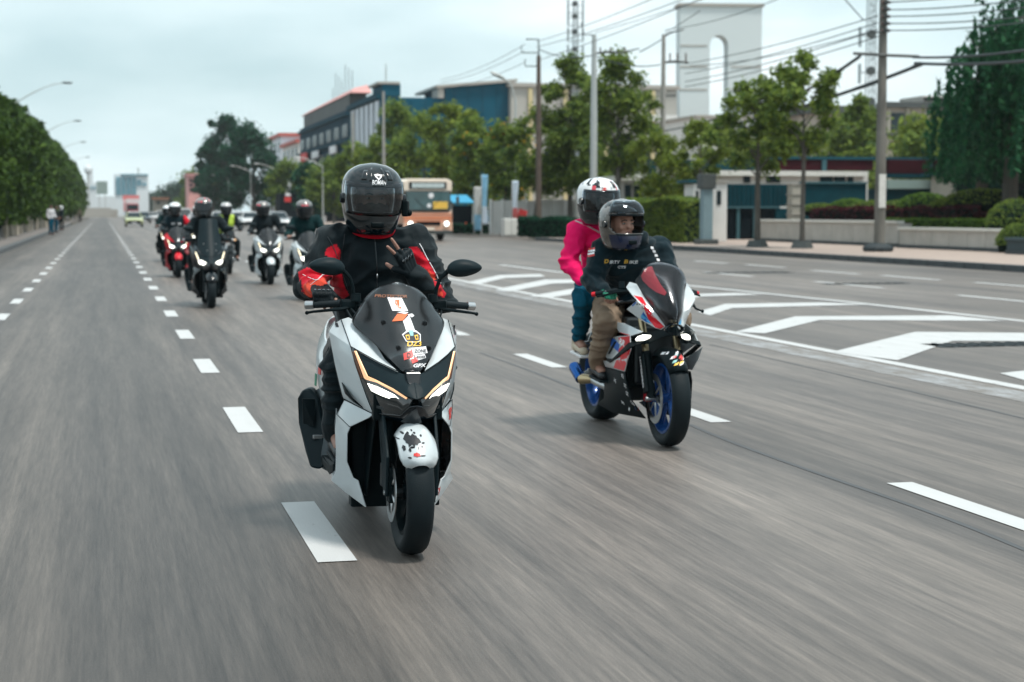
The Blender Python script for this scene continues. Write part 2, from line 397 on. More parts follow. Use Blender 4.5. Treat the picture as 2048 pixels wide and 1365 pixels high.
O1 = onG(820, 1108); LEAN = math.tan(R(1.2))
def S(px, py, y):
    p = atY(px, py, O1.y+y); return (p.x-O1.x-LEAN*p.z, y, p.z)
def both(name, pts, faces, mat, parent, solid=.007, bevel=.003, smooth=True, sharp=12, labels=None):
    out = []
    for s in (1, -1):
        v = pts if s == 1 else mirx(pts); f = faces if s == 1 else [tuple(reversed(q)) for q in faces]
        out.append(mk(name, v, f, mat, parent, smooth=smooth, solid=solid, bevel=bevel, sharp=sharp, label=(labels[s < 0] if labels else None)))
    return out
def make_scooter(loc, label, group=None, body='white', shield='short', drl='orange', main=False, rz=0, lower=None, fender=None):
    t = thing('scooter', label, 'scooter', (0,0,0), 0, group)
    bm_ = K[body]; low = K[lower or body]; fm = K[fender or body]
    # ---- wheels and fork
    make_wheel('wheel', t, (0,0,.265), .265, .118, .175, K['black'], 5, -1, .125)
    make_wheel('wheel', t, (0,1.36,.265), .265, .14, .165, K['black'], 5, 1, .11)
    for s in (-1, 1):
        f = MB(); f.tube([(s*.083,0,.265), (s*.083,.03,.36), (s*.088,.17,.66)], [.022,.026,.022], 10)
        f.box((s*.083,-.004,.30), (.032,.07,.15)); fk = f.out('fork_leg', K['black'], t, smooth=True)
        MB().tube([(s*.07,0,.265), (s*.118,0,.265)], .011, 10).out('axle_bolt', K['metal'], fk, smooth=True)
        g = MB(); g.prism([(s*.10,-.02,.25),(s*.10,.03,.25),(s*.105,.20,.62),(s*.105,.10,.64),(s*.10,-.035,.42)], (s*.014,0,0)); g.out('fork_cover', K['grey'], fk, bevel=.004)
    cal = MB(); cal.box((-.10,.085,.33), (.035,.05,.10)); cal.out('brake_caliper', K['dmetal'], t, bevel=.006)
    hs = MB(); hs.tube([(-.10,.03,.33),(-.115,.06,.45),(-.11,.16,.60)], .006, 6); hs.out('brake_hose', K['rubber'], t, smooth=True)
    # front fender: a swept strip over the wheel
    rows = []
    for k in range(11):
        q = R(108) - R(77)*k/10
        wd = .068 + .016*math.sin(min(1, k/7)*math.pi*.6) if k < 9 else (.074 if k == 9 else .046)
        rr = .292 + .012*math.sin(k/10*math.pi)
        row = []
        for j in range(7):
            u = -1+2*j/6; rad = rr - .055*abs(u)**2.6
            row.append((u*wd, -math.cos(q)*rad, .265+rad*math.sin(q)))
        rows.append(row)
    v, f = patch(rows, 24, 13); fen = mk('front_fender', v, f, fm, t, smooth=True, solid=.005, sharp=80)
    ft = bvh_of(fen)
    # ---- front fairing, left half read from the picture, right half its mirror
    P = dict(a0=S(697,636,.46), a1=S(708,641,.44), a2=S(722,652,.38), a3=S(742,674,.30), a4=S(770,719,.14), a5=S(797,744,.04), a6=S(756,725,.11), a7=S(728,710,.17), a8=S(701,695,.25),
             c0=S(682,641,.475), b0=S(671,648,.50), b1=S(658,666,.51), b2=S(664,700,.46), b3=S(670,732,.42), b4=S(680,774,.385), b5=S(687,800,.36),
             i1=S(710,730,.22), i2=S(721,762,.18), i3=S(733,796,.16), i4=S(747,830,.14))
    def side(p, dy, k=.93, dz=0): return (p[0]*k, p[1]+dy, p[2]+dz)
    def plate(name, keys, faces, mat, **k):
        idx = {q: i for i, q in enumerate(keys)}
        return both(name, [P[q] for q in keys], [tuple(idx[x] for x in fc.split()) for fc in faces], mat, t, **k)
    ua = plate('upper_fairing', 'c0 a0 a1 a2 a3 a4 a5 a6 a7 a8'.split(), ['c0 a8 a2 a1 a0', 'a8 a7 a3 a2', 'a7 a6 a4 a3', 'a6 a5 a4'], bm_, bevel=.004)
    for q in ('b0','b1','b2','b3','b4','b5'): P['w'+q[1]] = side(P[q], .14, .95)
    sb = plate('side_fairing', 'b0 b1 b2 b3 b4 b5 c0 a8 i1 i2 i3 i4 w0 w1 w2 w3 w4 w5'.split(),
          ['b1 a8 c0 b0', 'b2 i1 a8 b1', 'b3 i2 i1 b2', 'b4 i3 i2 b3', 'b5 i4 i3 b4', 'w0 w1 b1 b0', 'w1 w2 b2 b1', 'w2 w3 b3 b2', 'w3 w4 b4 b3', 'w4 w5 b5 b4'], bm_, bevel=.004)
    P.update(p0=S(673,831,.44), p1=S(688,802,.35), j1=S(736,838,.16), j2=S(699,856,.30), p2=S(670,862,.46), p3=S(672,909,.46), j3=S(693,870,.30), j4=S(692,926,.30), p4=S(671,948,.45), j5=S(705,958,.30),
             p5=S(662,964,.47), j6=S(715,964,.28), j7=S(731,1017,.26), p6=S(695,991,.38))
    for q in ('p0','p2','p3','p4','p5','p6'): P['v'+q[1]] = side(P[q], .16, .93, .01)
    lf = plate('leg_shield', 'p0 p1 i4 j1 j2 p2 p3 j3 j4 p4 j5 p5 j6 j7 p6 v0 v2 v3 v4 v5 v6'.split(),
          ['p0 j2 p1', 'p1 j2 j1 i4', 'p2 j3 j2 p0', 'p3 j4 j3 p2', 'p4 j5 j4 p3', 'p5 j6 j5 p4', 'p6 j7 j6 p5', 'v0 v2 p2 p0', 'v2 v3 p3 p2', 'v3 v4 p4 p3', 'v4 v5 p5 p4', 'v5 v6 p6 p5'], low, bevel=.004)
    for s_ in (1,-1):
        for ks, par in ((('c0','a8','a7','a6','a5'), ua), (('p0','p1','i4'), lf), (('a8','i1','i2','i3','i4'), sb), (('p0','j2'), lf)):
            pts = [(P[k][0]*s_, P[k][1]-.003, P[k][2]) for k in ks]; MB().tube(pts, .0018, 5).out('panel_gap', K['black'], par[0 if s_ == 1 else 1], smooth=True)
        for k1, k2 in (('b1','b2'), ('p2','p3')):
            q = Vector([(P[k1][i]+P[k2][i])/2 for i in range(3)]); MB().tube([(q.x*.93*s_, q.y-.016, q.z), (q.x*.93*s_, q.y-.004, q.z)], .006, 8).out('bolt', K['dmetal'], sb[0 if s_ == 1 else 1], smooth=True)
    # dark crease slot on the side fairing
    P.update(s0=S(683,768,.355), s1=S(690,790,.325), s2=S(706,806,.26), s3=S(725,818,.20), s4=S(705,800,.245), s5=S(692,782,.30))
    plate('vent_slot', 's0 s1 s2 s3 s4 s5'.split(), ['s0 s1 s5', 's1 s2 s4 s5', 's2 s3 s4'], K['black'], solid=.004, bevel=0)
    # headlamps
    P.update(h0=S(703,699,.235), h1=S(722,762,.165), h2=S(748,827,.125), h3=S(800,832,-.045), h4=S(818,814,-.085), h5=S(824,800,-.09), h6=S(812,794,-.07), h7=S(786,777,-.01), h8=S(741,757,.11), h9=S(733,757,.135), hx=S(709,701,.22))
    hl = plate('headlamp', 'h0 h1 h2 h3 h4 h5 h6 h7 h8 h9 hx'.split(), ['h0 h1 h9 hx', 'h1 h2 h8 h9', 'h2 h3 h7 h8', 'h3 h4 h6 h7', 'h4 h5 h6'], K['glassd'], solid=.02, bevel=.002)
    def on_lamp(name, ks, faces, mat, dy=-.006, solid=.004):
        idx = {q: i for i, q in enumerate(ks)}; res = []
        for s, par in zip((1,-1), hl):
            v = [(ks_[0], ks_[1]+dy, ks_[2]) for ks_ in ks.values()]
            v = v if s == 1 else mirx(v); ff = [tuple(idx[x] for x in fc.split()) for fc in faces]
            ff = ff if s == 1 else [tuple(reversed(q)) for q in ff]
            res.append(mk(name, v, ff, mat, par, solid=solid, bevel=.001 if solid else 0))
        return res
    lens = dict(a=S(733,768,.115), b=S(741,783,.11), c=S(760,792,.075), d=S(784,800,.02), e=S(801,801,-.03), f=S(786,790,.00), g=S(754,775,.085))
    if not main: lens = dict(a=S(728,766,.13), b=S(738,790,.11), c=S(760,800,.07), d=S(784,804,.02), e=S(796,797,-.02), f=S(790,784,-.01), g=S(754,766,.085))
    on_lamp('lens', lens, ['a b c g', 'g c d f', 'd e f'], K['led'], dy=-.018)
    dr = dict(a=S(707,704,.212), b=S(711,704,.205), c=S(734,754,.125), d=S(752,761.5,.08), e=S(786,778.5,-.01), f=S(813,796,-.075), g=S(811,799,-.07), h=S(784,783,-.005), i=S(752,766.5,.075), j=S(731,761,.14), k=S(727,758,.155))
    on_lamp('running_light', dr, ['a k c b', 'k j c'] + (['j i d c', 'i h e d', 'h g f e'] if main else []), K[drl], dy=-.010)
    am = dict(a=S(702,705,.232), b=S(706,706,.212), c=S(724,758,.155), d=S(720,760,.17))
    on_lamp('turn_signal', am, ['a d c b'], K['amber'], dy=-.007)
    lo = dict(a=S(750,812,.11), b=S(768,817,.06), c=S(790,823,.0), d=S(791,827,.0), e=S(768,822,.06), f=S(750,817,.11))
    on_lamp('reflector', lo, ['a f e b', 'b e d c'], K['dmetal'], dy=-.004)
    # nose: dark panels between the lamps, ridge in the middle
    P.update(n0=S(797,745,.045), n1=S(756,726,.115), n2=S(729,712,.175), n3=S(705,699,.235), n4=S(711,702,.215), n5=S(736,752,.115), n6=S(813,793,-.085), n7=S(826,797,-.10))
    P['n8'] = (0.0, -.105, S(832,799,-.10)[2]); P['n9'] = (0.0, -.03, S(828,762,-.02)[2]); P['na'] = (-.040, .03, S(806,748,.03)[2]); P['nb'] = (0, .02, S(825,748,.02)[2]); P['nc'] = (-.030, -.05, S(810,775,-.05)[2])
    plate('nose_panel', 'n0 n1 n2 n3 n4 n5 n6 n7 n8 n9 na nb nc'.split(), ['n3 n4 n2', 'n2 n4 n5 n1', 'n1 n5 nc na n0', 'n5 n6 nc', 'n6 n7 nc', 'nc n7 n8 n9', 'na nc n9 nb'], K['grey'], sharp=8, solid=.006, bevel=.002)
    # beak under the lamps
    P.update(k0=S(748,828,.12), k1=S(800,833,-.05), k2=S(819,815,-.09), k3=(0,-.11,S(832,812,-.1)[2]), k4=(0,-.05,S(832,850,-.05)[2]), k5=S(800,845,-.0), k6=S(748,840,.15))
    plate('beak', 'k0 k1 k2 k3 k4 k5 k6'.split(), ['k0 k6 k5 k1', 'k1 k5 k4 k2', 'k2 k4 k3'], K['gloss'], sharp=8)
    # inner shell
    c = MB(); c.span((-.15,.10,.56), (.15,.40,.70)); c.span((-.20,.38,.14), (.20,.46,.78)); c.prism([(-.135,.14,.62),(-.135,.38,.62),(-.15,.38,.2),(-.15,.30,.2)], (.012,0,0)); c.prism([(.123,.14,.62),(.123,.38,.62),(.138,.38,.2),(.138,.30,.2)], (.012,0,0))
    c.span((-.09,.40,.72), (.09,.60,.94)); c.out('inner_shell', K['black'], t, bevel=.006)
    both('knee_panel', [(-.20,.36,.66),(-.215,.50,.70),(-.215,.50,.28),(-.19,.36,.25),(-.18,.40,.70),(-.205,.62,.72),(-.20,.62,.25)], [(0,3,2,1),(4,0,1,5),(1,2,6,5)], K['black'], t)
    # dash shell behind the screen
    dsh = [[(-.13,.46,.93),(-.09,.42,.95),(0,.40,.96),(.09,.42,.95),(.13,.46,.93)], [(-.12,.30,.84),(-.07,.24,.855),(0,.22,.86),(.07,.24,.855),(.12,.30,.84)], [(-.09,.12,.76),(-.05,.09,.77),(0,.08,.775),(.05,.09,.77),(.09,.12,.76)]]
    v, f = patch(dsh, 15, 12); mk('dash_cowl', v, f, K['grey'], t, smooth=True, solid=.01)
    # windshield
    ws = []
    if shield == 'short':
        prof = [(S(826,743,.03)[2], .03, .030), (S(820,716,.06)[2], .065, .085), (S(812,690,.10)[2], .115, .130), (S(805,668,.16)[2], .17, .172), (S(800,645,.23)[2], .225, .205), (S(795,618,.32)[2], .30, .172), (S(792,590,.40)[2], .375, .130), (S(790,573,.44)[2], .42, .085), (S(789,565,.46)[2], .445, .03)]
    else:
        prof = [(.74,.03,.03), (.80,.065,.085), (.86,.11,.13), (.92,.16,.17), (1.0,.22,.18), (1.1,.29,.165), (1.22,.37,.145), (1.32,.43,.135), (1.35,.45,.125)]
    for (z, y, hw) in prof:
        ws.append([(u*hw, y + .16*(abs(u)**2)*min(hw/.2,1)**2 + .0, z - .010*u*u) for u in (-1,-.66,-.33,0,.33,.66,1)])
    v, f = patch(ws, 25, 29); wsh = mk('windshield', v, f, K['smoke'] if shield == 'short' else K['grey'], t, smooth=True, solid=.004, sharp=80)
    wt = bvh_of(wsh)
    for (px, py) in ((770,647), (853,647), (789,693), (851,693)):
        p = S(px, py, .2); q = snap_mesh([Vector(p)], wt, (0,1,-.0), .004, 1.2)[0]
        s = MB(); s.tube([q+Vector((0,.012,.0)), q+Vector((0,-.006,-.002))], .0105, 12); sc_ = s.out('screen_bolt', K['gloss'] if shield == 'short' else K['metal'], wsh, smooth=True)
    b = MB(); b.prism([(-.032,-.012,.775),(.032,-.012,.775),(.028,-.035,.735),(.018,-.045,.722),(-.018,-.045,.722),(-.028,-.035,.735)], (0,.05,.01)); b.out('screen_bracket', K['gloss'], t, bevel=.003)
    # ---- bars
    h = MB(); h.tube([(-.26,.56,1.035),(-.16,.50,1.03),(-.05,.47,1.0),(.05,.47,1.0),(.16,.50,1.03),(.26,.56,1.035)], .013, 10); hb = h.out('handlebar', K['black'], t, smooth=True)
    for s in (-1, 1):
        MB().tube([(s*.235,.55,1.035),(s*.25,.556,1.035),(s*.252,.556,1.035),(s*.352,.585,1.028)], [.02,.02,.0165,.0165], 14).out('grip', K['rubber'], hb, smooth=True)
        MB().tube([(s*.352,.585,1.028),(s*.354,.585,1.028),(s*.388,.595,1.026),(s*.392,.596,1.026)], [.012,.019,.019,.013], 14).out('bar_end', K['metal'], hb, smooth=True)
        l = MB(); l.tube([(s*.20,.50,1.022),(s*.24,.485,1.015),(s*.30,.50,1.008),(s*.36,.525,1.0),(s*.385,.535,.995)], [.010,.008,.007,.006,.006], 8); l.ell((s*.388,.536,.994), (.009,.009,.009), n=8, h=6); l.out('brake_lever', K['black'], hb, smooth=True)
        g = MB(); g.box((s*.205,.515,1.035), (.07,.055,.045)); g.out('switch_box', K['black'], hb, bevel=.01)
        g = MB(); g.tube([(s*.175,.50,1.05),(s*.175,.50,1.085)], [.026,.022], 12); g.out('fluid_reservoir', K['black'], hb, smooth=True)
        m = MB()
        stem = [(s*.185,.50,1.05),(s*.190,.49,1.11),(s*.205,.485,1.155),(s*.245,.48,1.195)]
        m.tube(stem, [.010,.009,.009,.012], 8); ms = m.out('mirror_stem', K['black'], hb, smooth=True)
        # mirror shell: pointed oval, convex towards the front
        cx, cz = s*.310, 1.208
        outl = [(-.090,-.030),(-.085,.008),(-.055,.036),(-.008,.046),(.048,.036),(.102,.004),(.070,-.026),(.018,-.046),(-.04,-.052)]
        vv = [(cx+s*a, .478, cz+b) for a, b in outl]; vb = [(cx+s*a*.93, .445, cz+b*.86) for a, b in outl]; vc = [(cx+s*a*.5, .425, cz+b*.45) for a, b in outl]
        n = len(outl); V = vv+vb+vc+[(cx,.420,cz)]; F = []
        for i in range(n):
            j = (i+1) % n; F += [(i,j,n+j,n+i), (n+i,n+j,2*n+j,2*n+i), (2*n+i,2*n+j,3*n)]
        F.append(tuple(range(n))[::-1]); 
        if s == -1: F = [tuple(reversed(q)) for q in F]
        sh = mk('mirror', V, F, K['grey'], hb, smooth=True, sub=2)
    for s in (-1,1):
        for k in range(2): MB().tube(crom([(s*(.20+.02*k),.50,1.02),(s*(.17+.02*k),.44,.985-.02*k),(s*.13,.44,.95-.02*k),(s*.08,.47,.90)], 10), .0045, 6).out('cable', K['rubber'], hb, smooth=True)
    # crash bars either side of the body
    for s in (-1, 1):
        g = MB(); g.tube([(s*.20,.66,.90),(s*.265,.66,.82),(s*.285,.68,.76),(s*.262,.74,.72),(s*.22,.80,.70)], .013, 8); g.tube([(s*.285,.68,.76),(s*.25,.70,.80),(s*.22,.74,.82)], .012, 8)
        g.out('crash_bar', K['black'], t, smooth=True)
    # ---- body: tunnel, floorboards, seat, tail
    v, f = patch([[(-.16,.46,.80),(0,.46,.90),(.16,.46,.80)], [(-.15,.62,.68),(0,.62,.74),(.15,.62,.68)], [(-.15,.80,.66),(0,.80,.70),(.15,.80,.66)], [(-.15,.92,.72),(0,.92,.76),(.15,.92,.72)]], 9, 12)
    mk('tunnel', v, f, K['black'], t, smooth=True, solid=.02)
    c = MB(); c.span((-.14,.45,.20), (.14,1.05,.68)); c.span((-.12,.95,.30),(.12,1.45,.62)); c.out('frame_core', K['black'], t, bevel=.02)
    for s in (-1, 1):
        f = MB(); f.prism([(s*.14,.52,.30),(s*.265,.52,.32),(s*.265,.62,.285),(s*.255,1.02,.285),(s*.14,1.02,.285)], (0,0,-.04)); f.out('floorboard', K['black'], t, bevel=.008)
        v, f = patch([[(s*.15,.90,.76),(s*.19,1.10,.80),(s*.20,1.35,.83),(s*.15,1.62,.90),(s*.05,1.78,.93)], [(s*.225,.92,.66),(s*.25,1.10,.68),(s*.245,1.35,.72),(s*.19,1.62,.80),(s*.07,1.80,.86)],
                      [(s*.22,.95,.50),(s*.235,1.10,.52),(s*.22,1.35,.58),(s*.16,1.60,.70),(s*.05,1.74,.78)], [(s*.17,.98,.42),(s*.17,1.12,.44),(s*.15,1.35,.52),(s*.10,1.56,.64),(s*.03,1.70,.74)]], 16, 20)
        tp = mk('tail_panel', v, f if s == 1 else [tuple(reversed(q)) for q in f], bm_, t, smooth=True, solid=.006)
        if main and s == -1:
            d = MB(); d.prism([(-.262,1.16,.66),(-.262,1.22,.66),(-.262,1.24,.60),(-.262,1.18,.60)], (-.003,0,0)); d.out('sticker', K['gprint'], tp, label='green sticker on the white tail')
            d = MB(); d.prism([(-.258,1.0,.72),(-.258,1.12,.70),(-.262,1.10,.67),(-.262,1.02,.67)], (-.004,0,0)); d.out('sticker', K['rprint'], tp, label='red sticker on the white tail')
    v, f = patch([[(-.12,.86,.74),(0,.84,.77),(.12,.86,.74)], [(-.175,1.0,.78),(0,1.0,.80),(.175,1.0,.78)], [(-.17,1.22,.80),(0,1.22,.815),(.17,1.22,.80)], [(-.15,1.3,.86),(0,1.3,.875),(.15,1.3,.86)], [(-.12,1.62,.92),(0,1.62,.935),(.12,1.62,.92)]], 13, 26)
    mk('seat', v, f, K['seat'], t, smooth=True, solid=.06)
    g = MB(); g.tube([(-.12,1.5,.92),(-.13,1.7,.98),(0,1.78,1.0),(.13,1.7,.98),(.12,1.5,.92)], .013, 8); g.out('grab_rail', K['black'], t, smooth=True)
    b = MB(); b.box((0,1.78,.86), (.16,.04,.05)); b.out('tail_light', K['redk'], t, bevel=.01)
    # engine, swing arm, exhaust
    c = MB(); c.span((.07,.95,.20),(.17,1.42,.36)); c.span((-.10,.92,.18),(.08,1.12,.42)); c.tube([(.08,1.0,.27),(.18,1.0,.27)], .09, 18); c.tube([(.08,1.36,.27),(.18,1.36,.27)], .08, 18); c.out('engine', K['dmetal'], t, bevel=.01)
    for s in (-1, 1):
        c = MB(); c.tube([(s*.13,1.30,.34),(s*.15,1.30,.64)], .012, 8)
        for k in range(9): c.tube([(s*(.132+k*.0018),1.30,.37+k*.026),(s*(.133+k*.0018),1.30,.382+k*.026)], .026, 12)
        c.out('shock_absorber', K['metal'] if s < 0 else K['dmetal'], t, smooth=True)
    zm = [S(597,800,1.22), S(599,850,1.22), S(612,905,1.12), S(622,938,1.05), S(640,942,1.02), S(651,935,1.0), S(650,850,1.15), S(640,800,1.25), S(622,779,1.28), S(606,783,1.28)]
    c = MB(); c.prism([(p[0]-.005, p[1], p[2]) for p in zm], (.03,.10,.0)); ex = c.out('muffler', K['grey'], t, bevel=.012, smooth=True)
    c = MB(); c.tube([(-.10,.95,.25),(-.18,.98,.22),(-.21,1.03,.24),(-.20,1.15,.34),(-.20,1.35,.55)], [.022,.024,.045,.055,.05], 12); c.out('exhaust_pipe', K['dmetal'], ex, smooth=True)
    zz = [(p[0]+.02, p[1]-.012, p[2]) for p in (S(604,800,1.2), S(606,850,1.2), S(628,855,1.15), S(630,800,1.22))]
    c = MB(); c.prism([(a[0]-.02, a[1], a[2]) for a in zz], (0,.01,0)); c.out('heat_guard', K['black'], ex, bevel=.004)
    for s in (-1, 1):
        c = MB(); c.box((s*.25,1.12,.36), (.07,.03,.02)); c.out('footpeg', K['metal'], t, bevel=.004)
    v = [(-.06,1.72,.80),(.06,1.72,.80),(.07,1.78,.50),(-.07,1.78,.50)]; mk('rear_mudguard', v, [(0,1,2,3)], K['black'], t, solid=.01)
    if main:
        Y = Vector((0,.55,.83)).normalized(); X = Vector((1,0,0))
        def st(fn_, px, py, poly, mat, name='sticker', xd=None, yd=None):
            s_ = 3400/ (O1.y+.2+.35)
            p = Vector(S(px, py, .2)); return decal(name, [((a-px)/s_*1.0, -(b-py)/s_) for a, b in poly], p, (1,0,0), (0,0,1), mat, wsh, wt, (0,1,0), .0022, 3)
        st(0, 804, 612, [(787,599),(815,600),(823,624),(792,624)], K['wprint'])
        st(0, 805, 611, [(801,604),(810,603),(806,612),(811,618),(806,622),(800,611)], K['oprint'])
        st(0, 803, 637, [(787,644),(800,630),(821,630),(808,642)], K['oprint'])
        st(0, 805, 627, [(800,627),(812,625),(823,627),(816,630)], K['wprint'])
        st(0, 818, 645, [(808,643),(823,632),(829,662),(811,662)], K['wprint'])
        st(0, 826, 632, [(820,631),(830,629),(834,633),(828,636)], K['wprint'])
        # round rider badge: dark shield with a pale rim
        st(0, 820, 672, [(801,668),(810,662),(820,659),(831,661),(839,668),(836,681),(828,682),(812,682),(806,680)], K['wprint'])
        st(0, 820, 672, [(803,669),(811,664),(820,662),(830,664),(837,669),(834,679),(822,680),(808,679)], K['kprint'], xd=1)
        for o_, dy in ((-1,.0008),): wsh.children[-1].location.y -= .0012
        st(0, 820, 664, [(815,660),(825,660),(823,670),(817,670)], K['teal']); wsh.children[-1].location.y -= .002
        for ax in (811, 829):
            st(0, ax, 673, [(ax-4,669),(ax+4,668),(ax+3,677),(ax-3,677)], K['yellow']); wsh.children[-1].location.y -= .002
            st(0, ax, 673, [(ax-2,671),(ax+2,670),(ax+1.5,675),(ax-1.5,675)], K['kprint']); wsh.children[-1].location.y -= .003
        def tx(s, px, py, hpx, mat, wpx, shear=.2, bold=.02, dyy=0, backing=None):
            p = S(px, py, .2); k = (O1.y+.55)/3400
            o = text('lettering', s, hpx*k*1.35, p, (1,0,0), (0,0,1), mat, wsh, wt, (0,1,0), .003, bold, shear, width=wpx*k); o.location.y -= dyy; return o
        tx('DZ3', 821, 685, 9, K['yellow'], 30)
        st(0, 809, 707, [(797,703),(815,696),(815,709),(797,715)], K['rprint']); tx('D', 806, 706, 9, K['kprint'], 8, dyy=.002)
        st(0, 830, 699, [(815,692),(845,690),(847,702),(816,705)], K['wprint']); tx('ZONE', 831, 698, 6, K['kprint'], 26, dyy=.002)
        st(0, 830, 709, [(818,706),(840,704),(842,711),(823,715)], K['wprint']); tx('RIDER', 831, 709, 4.5, K['kprint'], 18, dyy=.002)
        st(0, 817, 716, [(810,713),(823,709),(824,717),(812,721)], K['rprint'])
        tx('GPX', 825, 725, 6.5, K['wprint'], 28, .3, .04)
        # faint lettering across the shaded top band of the screen
        tx('PROTECTOR', 795, 597, 5.5, M('faint_print', (.22,.09,.05), .6, var=.3), 62, .3, .03)
        # ink splash on the front fender
        rr = random.Random(4)
        def blot(px, py, rx, ry, n=22, jag=.45, mat=K['kprint']):
            pts = []
            for k in range(n):
                q = 2*math.pi*k/n; j = 1 + (jag*rr.random() if k % 2 else -jag*.6*rr.random()); pts.append((rx*j*math.cos(q)/490, ry*j*math.sin(q)/490))
            p = S(px, py, -.28); decal('ink_splash', pts, (p[0]+.010, -.5, p[2]-.006), (1,0,0), (0,0,1), mat, fen, ft, (0,1,0), .004, 3)
        blot(829, 885, 14, 10)
        for (a, b, r1, r2) in ((801,879,5,2.5),(812,901,3,5),(815,875,2.5,2),(824,873,2,2),(836,872,2.5,1.8),(848,876,2,2),(850,889,3,1.5),(840,899,1.5,4),(832,868,1.6,1.6),(806,887,2.5,1.2),(822,903,2.5,3.5),(820,918,3.5,2),(846,896,2.5,1.2)):
            blot(a, b, r1, r2, 10, .25)
        blot(834, 911, 6, 4, 12, .3, K['rprint']); blot(846, 912, 6, 1.2, 8, .2)
        # stickers on the far leg shield
        tl = bvh_of(lf[1])
        def mid(*ks): return Vector([sum(P[k][i] for k in ks)/len(ks) for i in range(3)])
        for q0 in (mid('p0','p0','j1','p1','j2'), mid('p6','j7','j6')):
            p = (-q0.x, q0.y, q0.z)
            for (a, b, wd, ht) in ((0,-3,5,7),(-5,7,1.4,5),(-2,9,1.4,5),(2,9,1.4,5),(5,7,1.4,5)):
                decal('hand_sticker', [(-wd/450,-ht/450),(wd/450,-ht/450),(wd/450,ht/450),(-wd/450,ht/450)], (p[0]+a/450, -.3, p[2]+b/450), (1,0,0), (0,0,1), K['rprint'], lf[1], tl, (0,1,0), .002, 1)
        tu = bvh_of(sb[1]); q0 = mid('b1','b1','b0')
        decal('sticker', [(-.010,-.022),(.010,-.020),(.008,.02),(-.008,.018)], (-q0.x-.012, -.3, q0.z), (1,0,0), (0,0,1), K['kprint'], sb[1], tu, (0,1,0), .003, 1)
        tu = bvh_of(sb[0]); p = S(675,653,.45); decal('badge', [(-.005,-.009),(.006,-.007),(.004,.009),(-.006,.007)], (p[0],0,p[2]), (1,0,0), (0,0,1), K['kprint'], sb[0], tu, (0,1,0), .003, 1)
    if shield == 'tall': pass
    t.location = loc; t.rotation_euler = (0, math.atan(LEAN) if main else 0, rz)
    return t

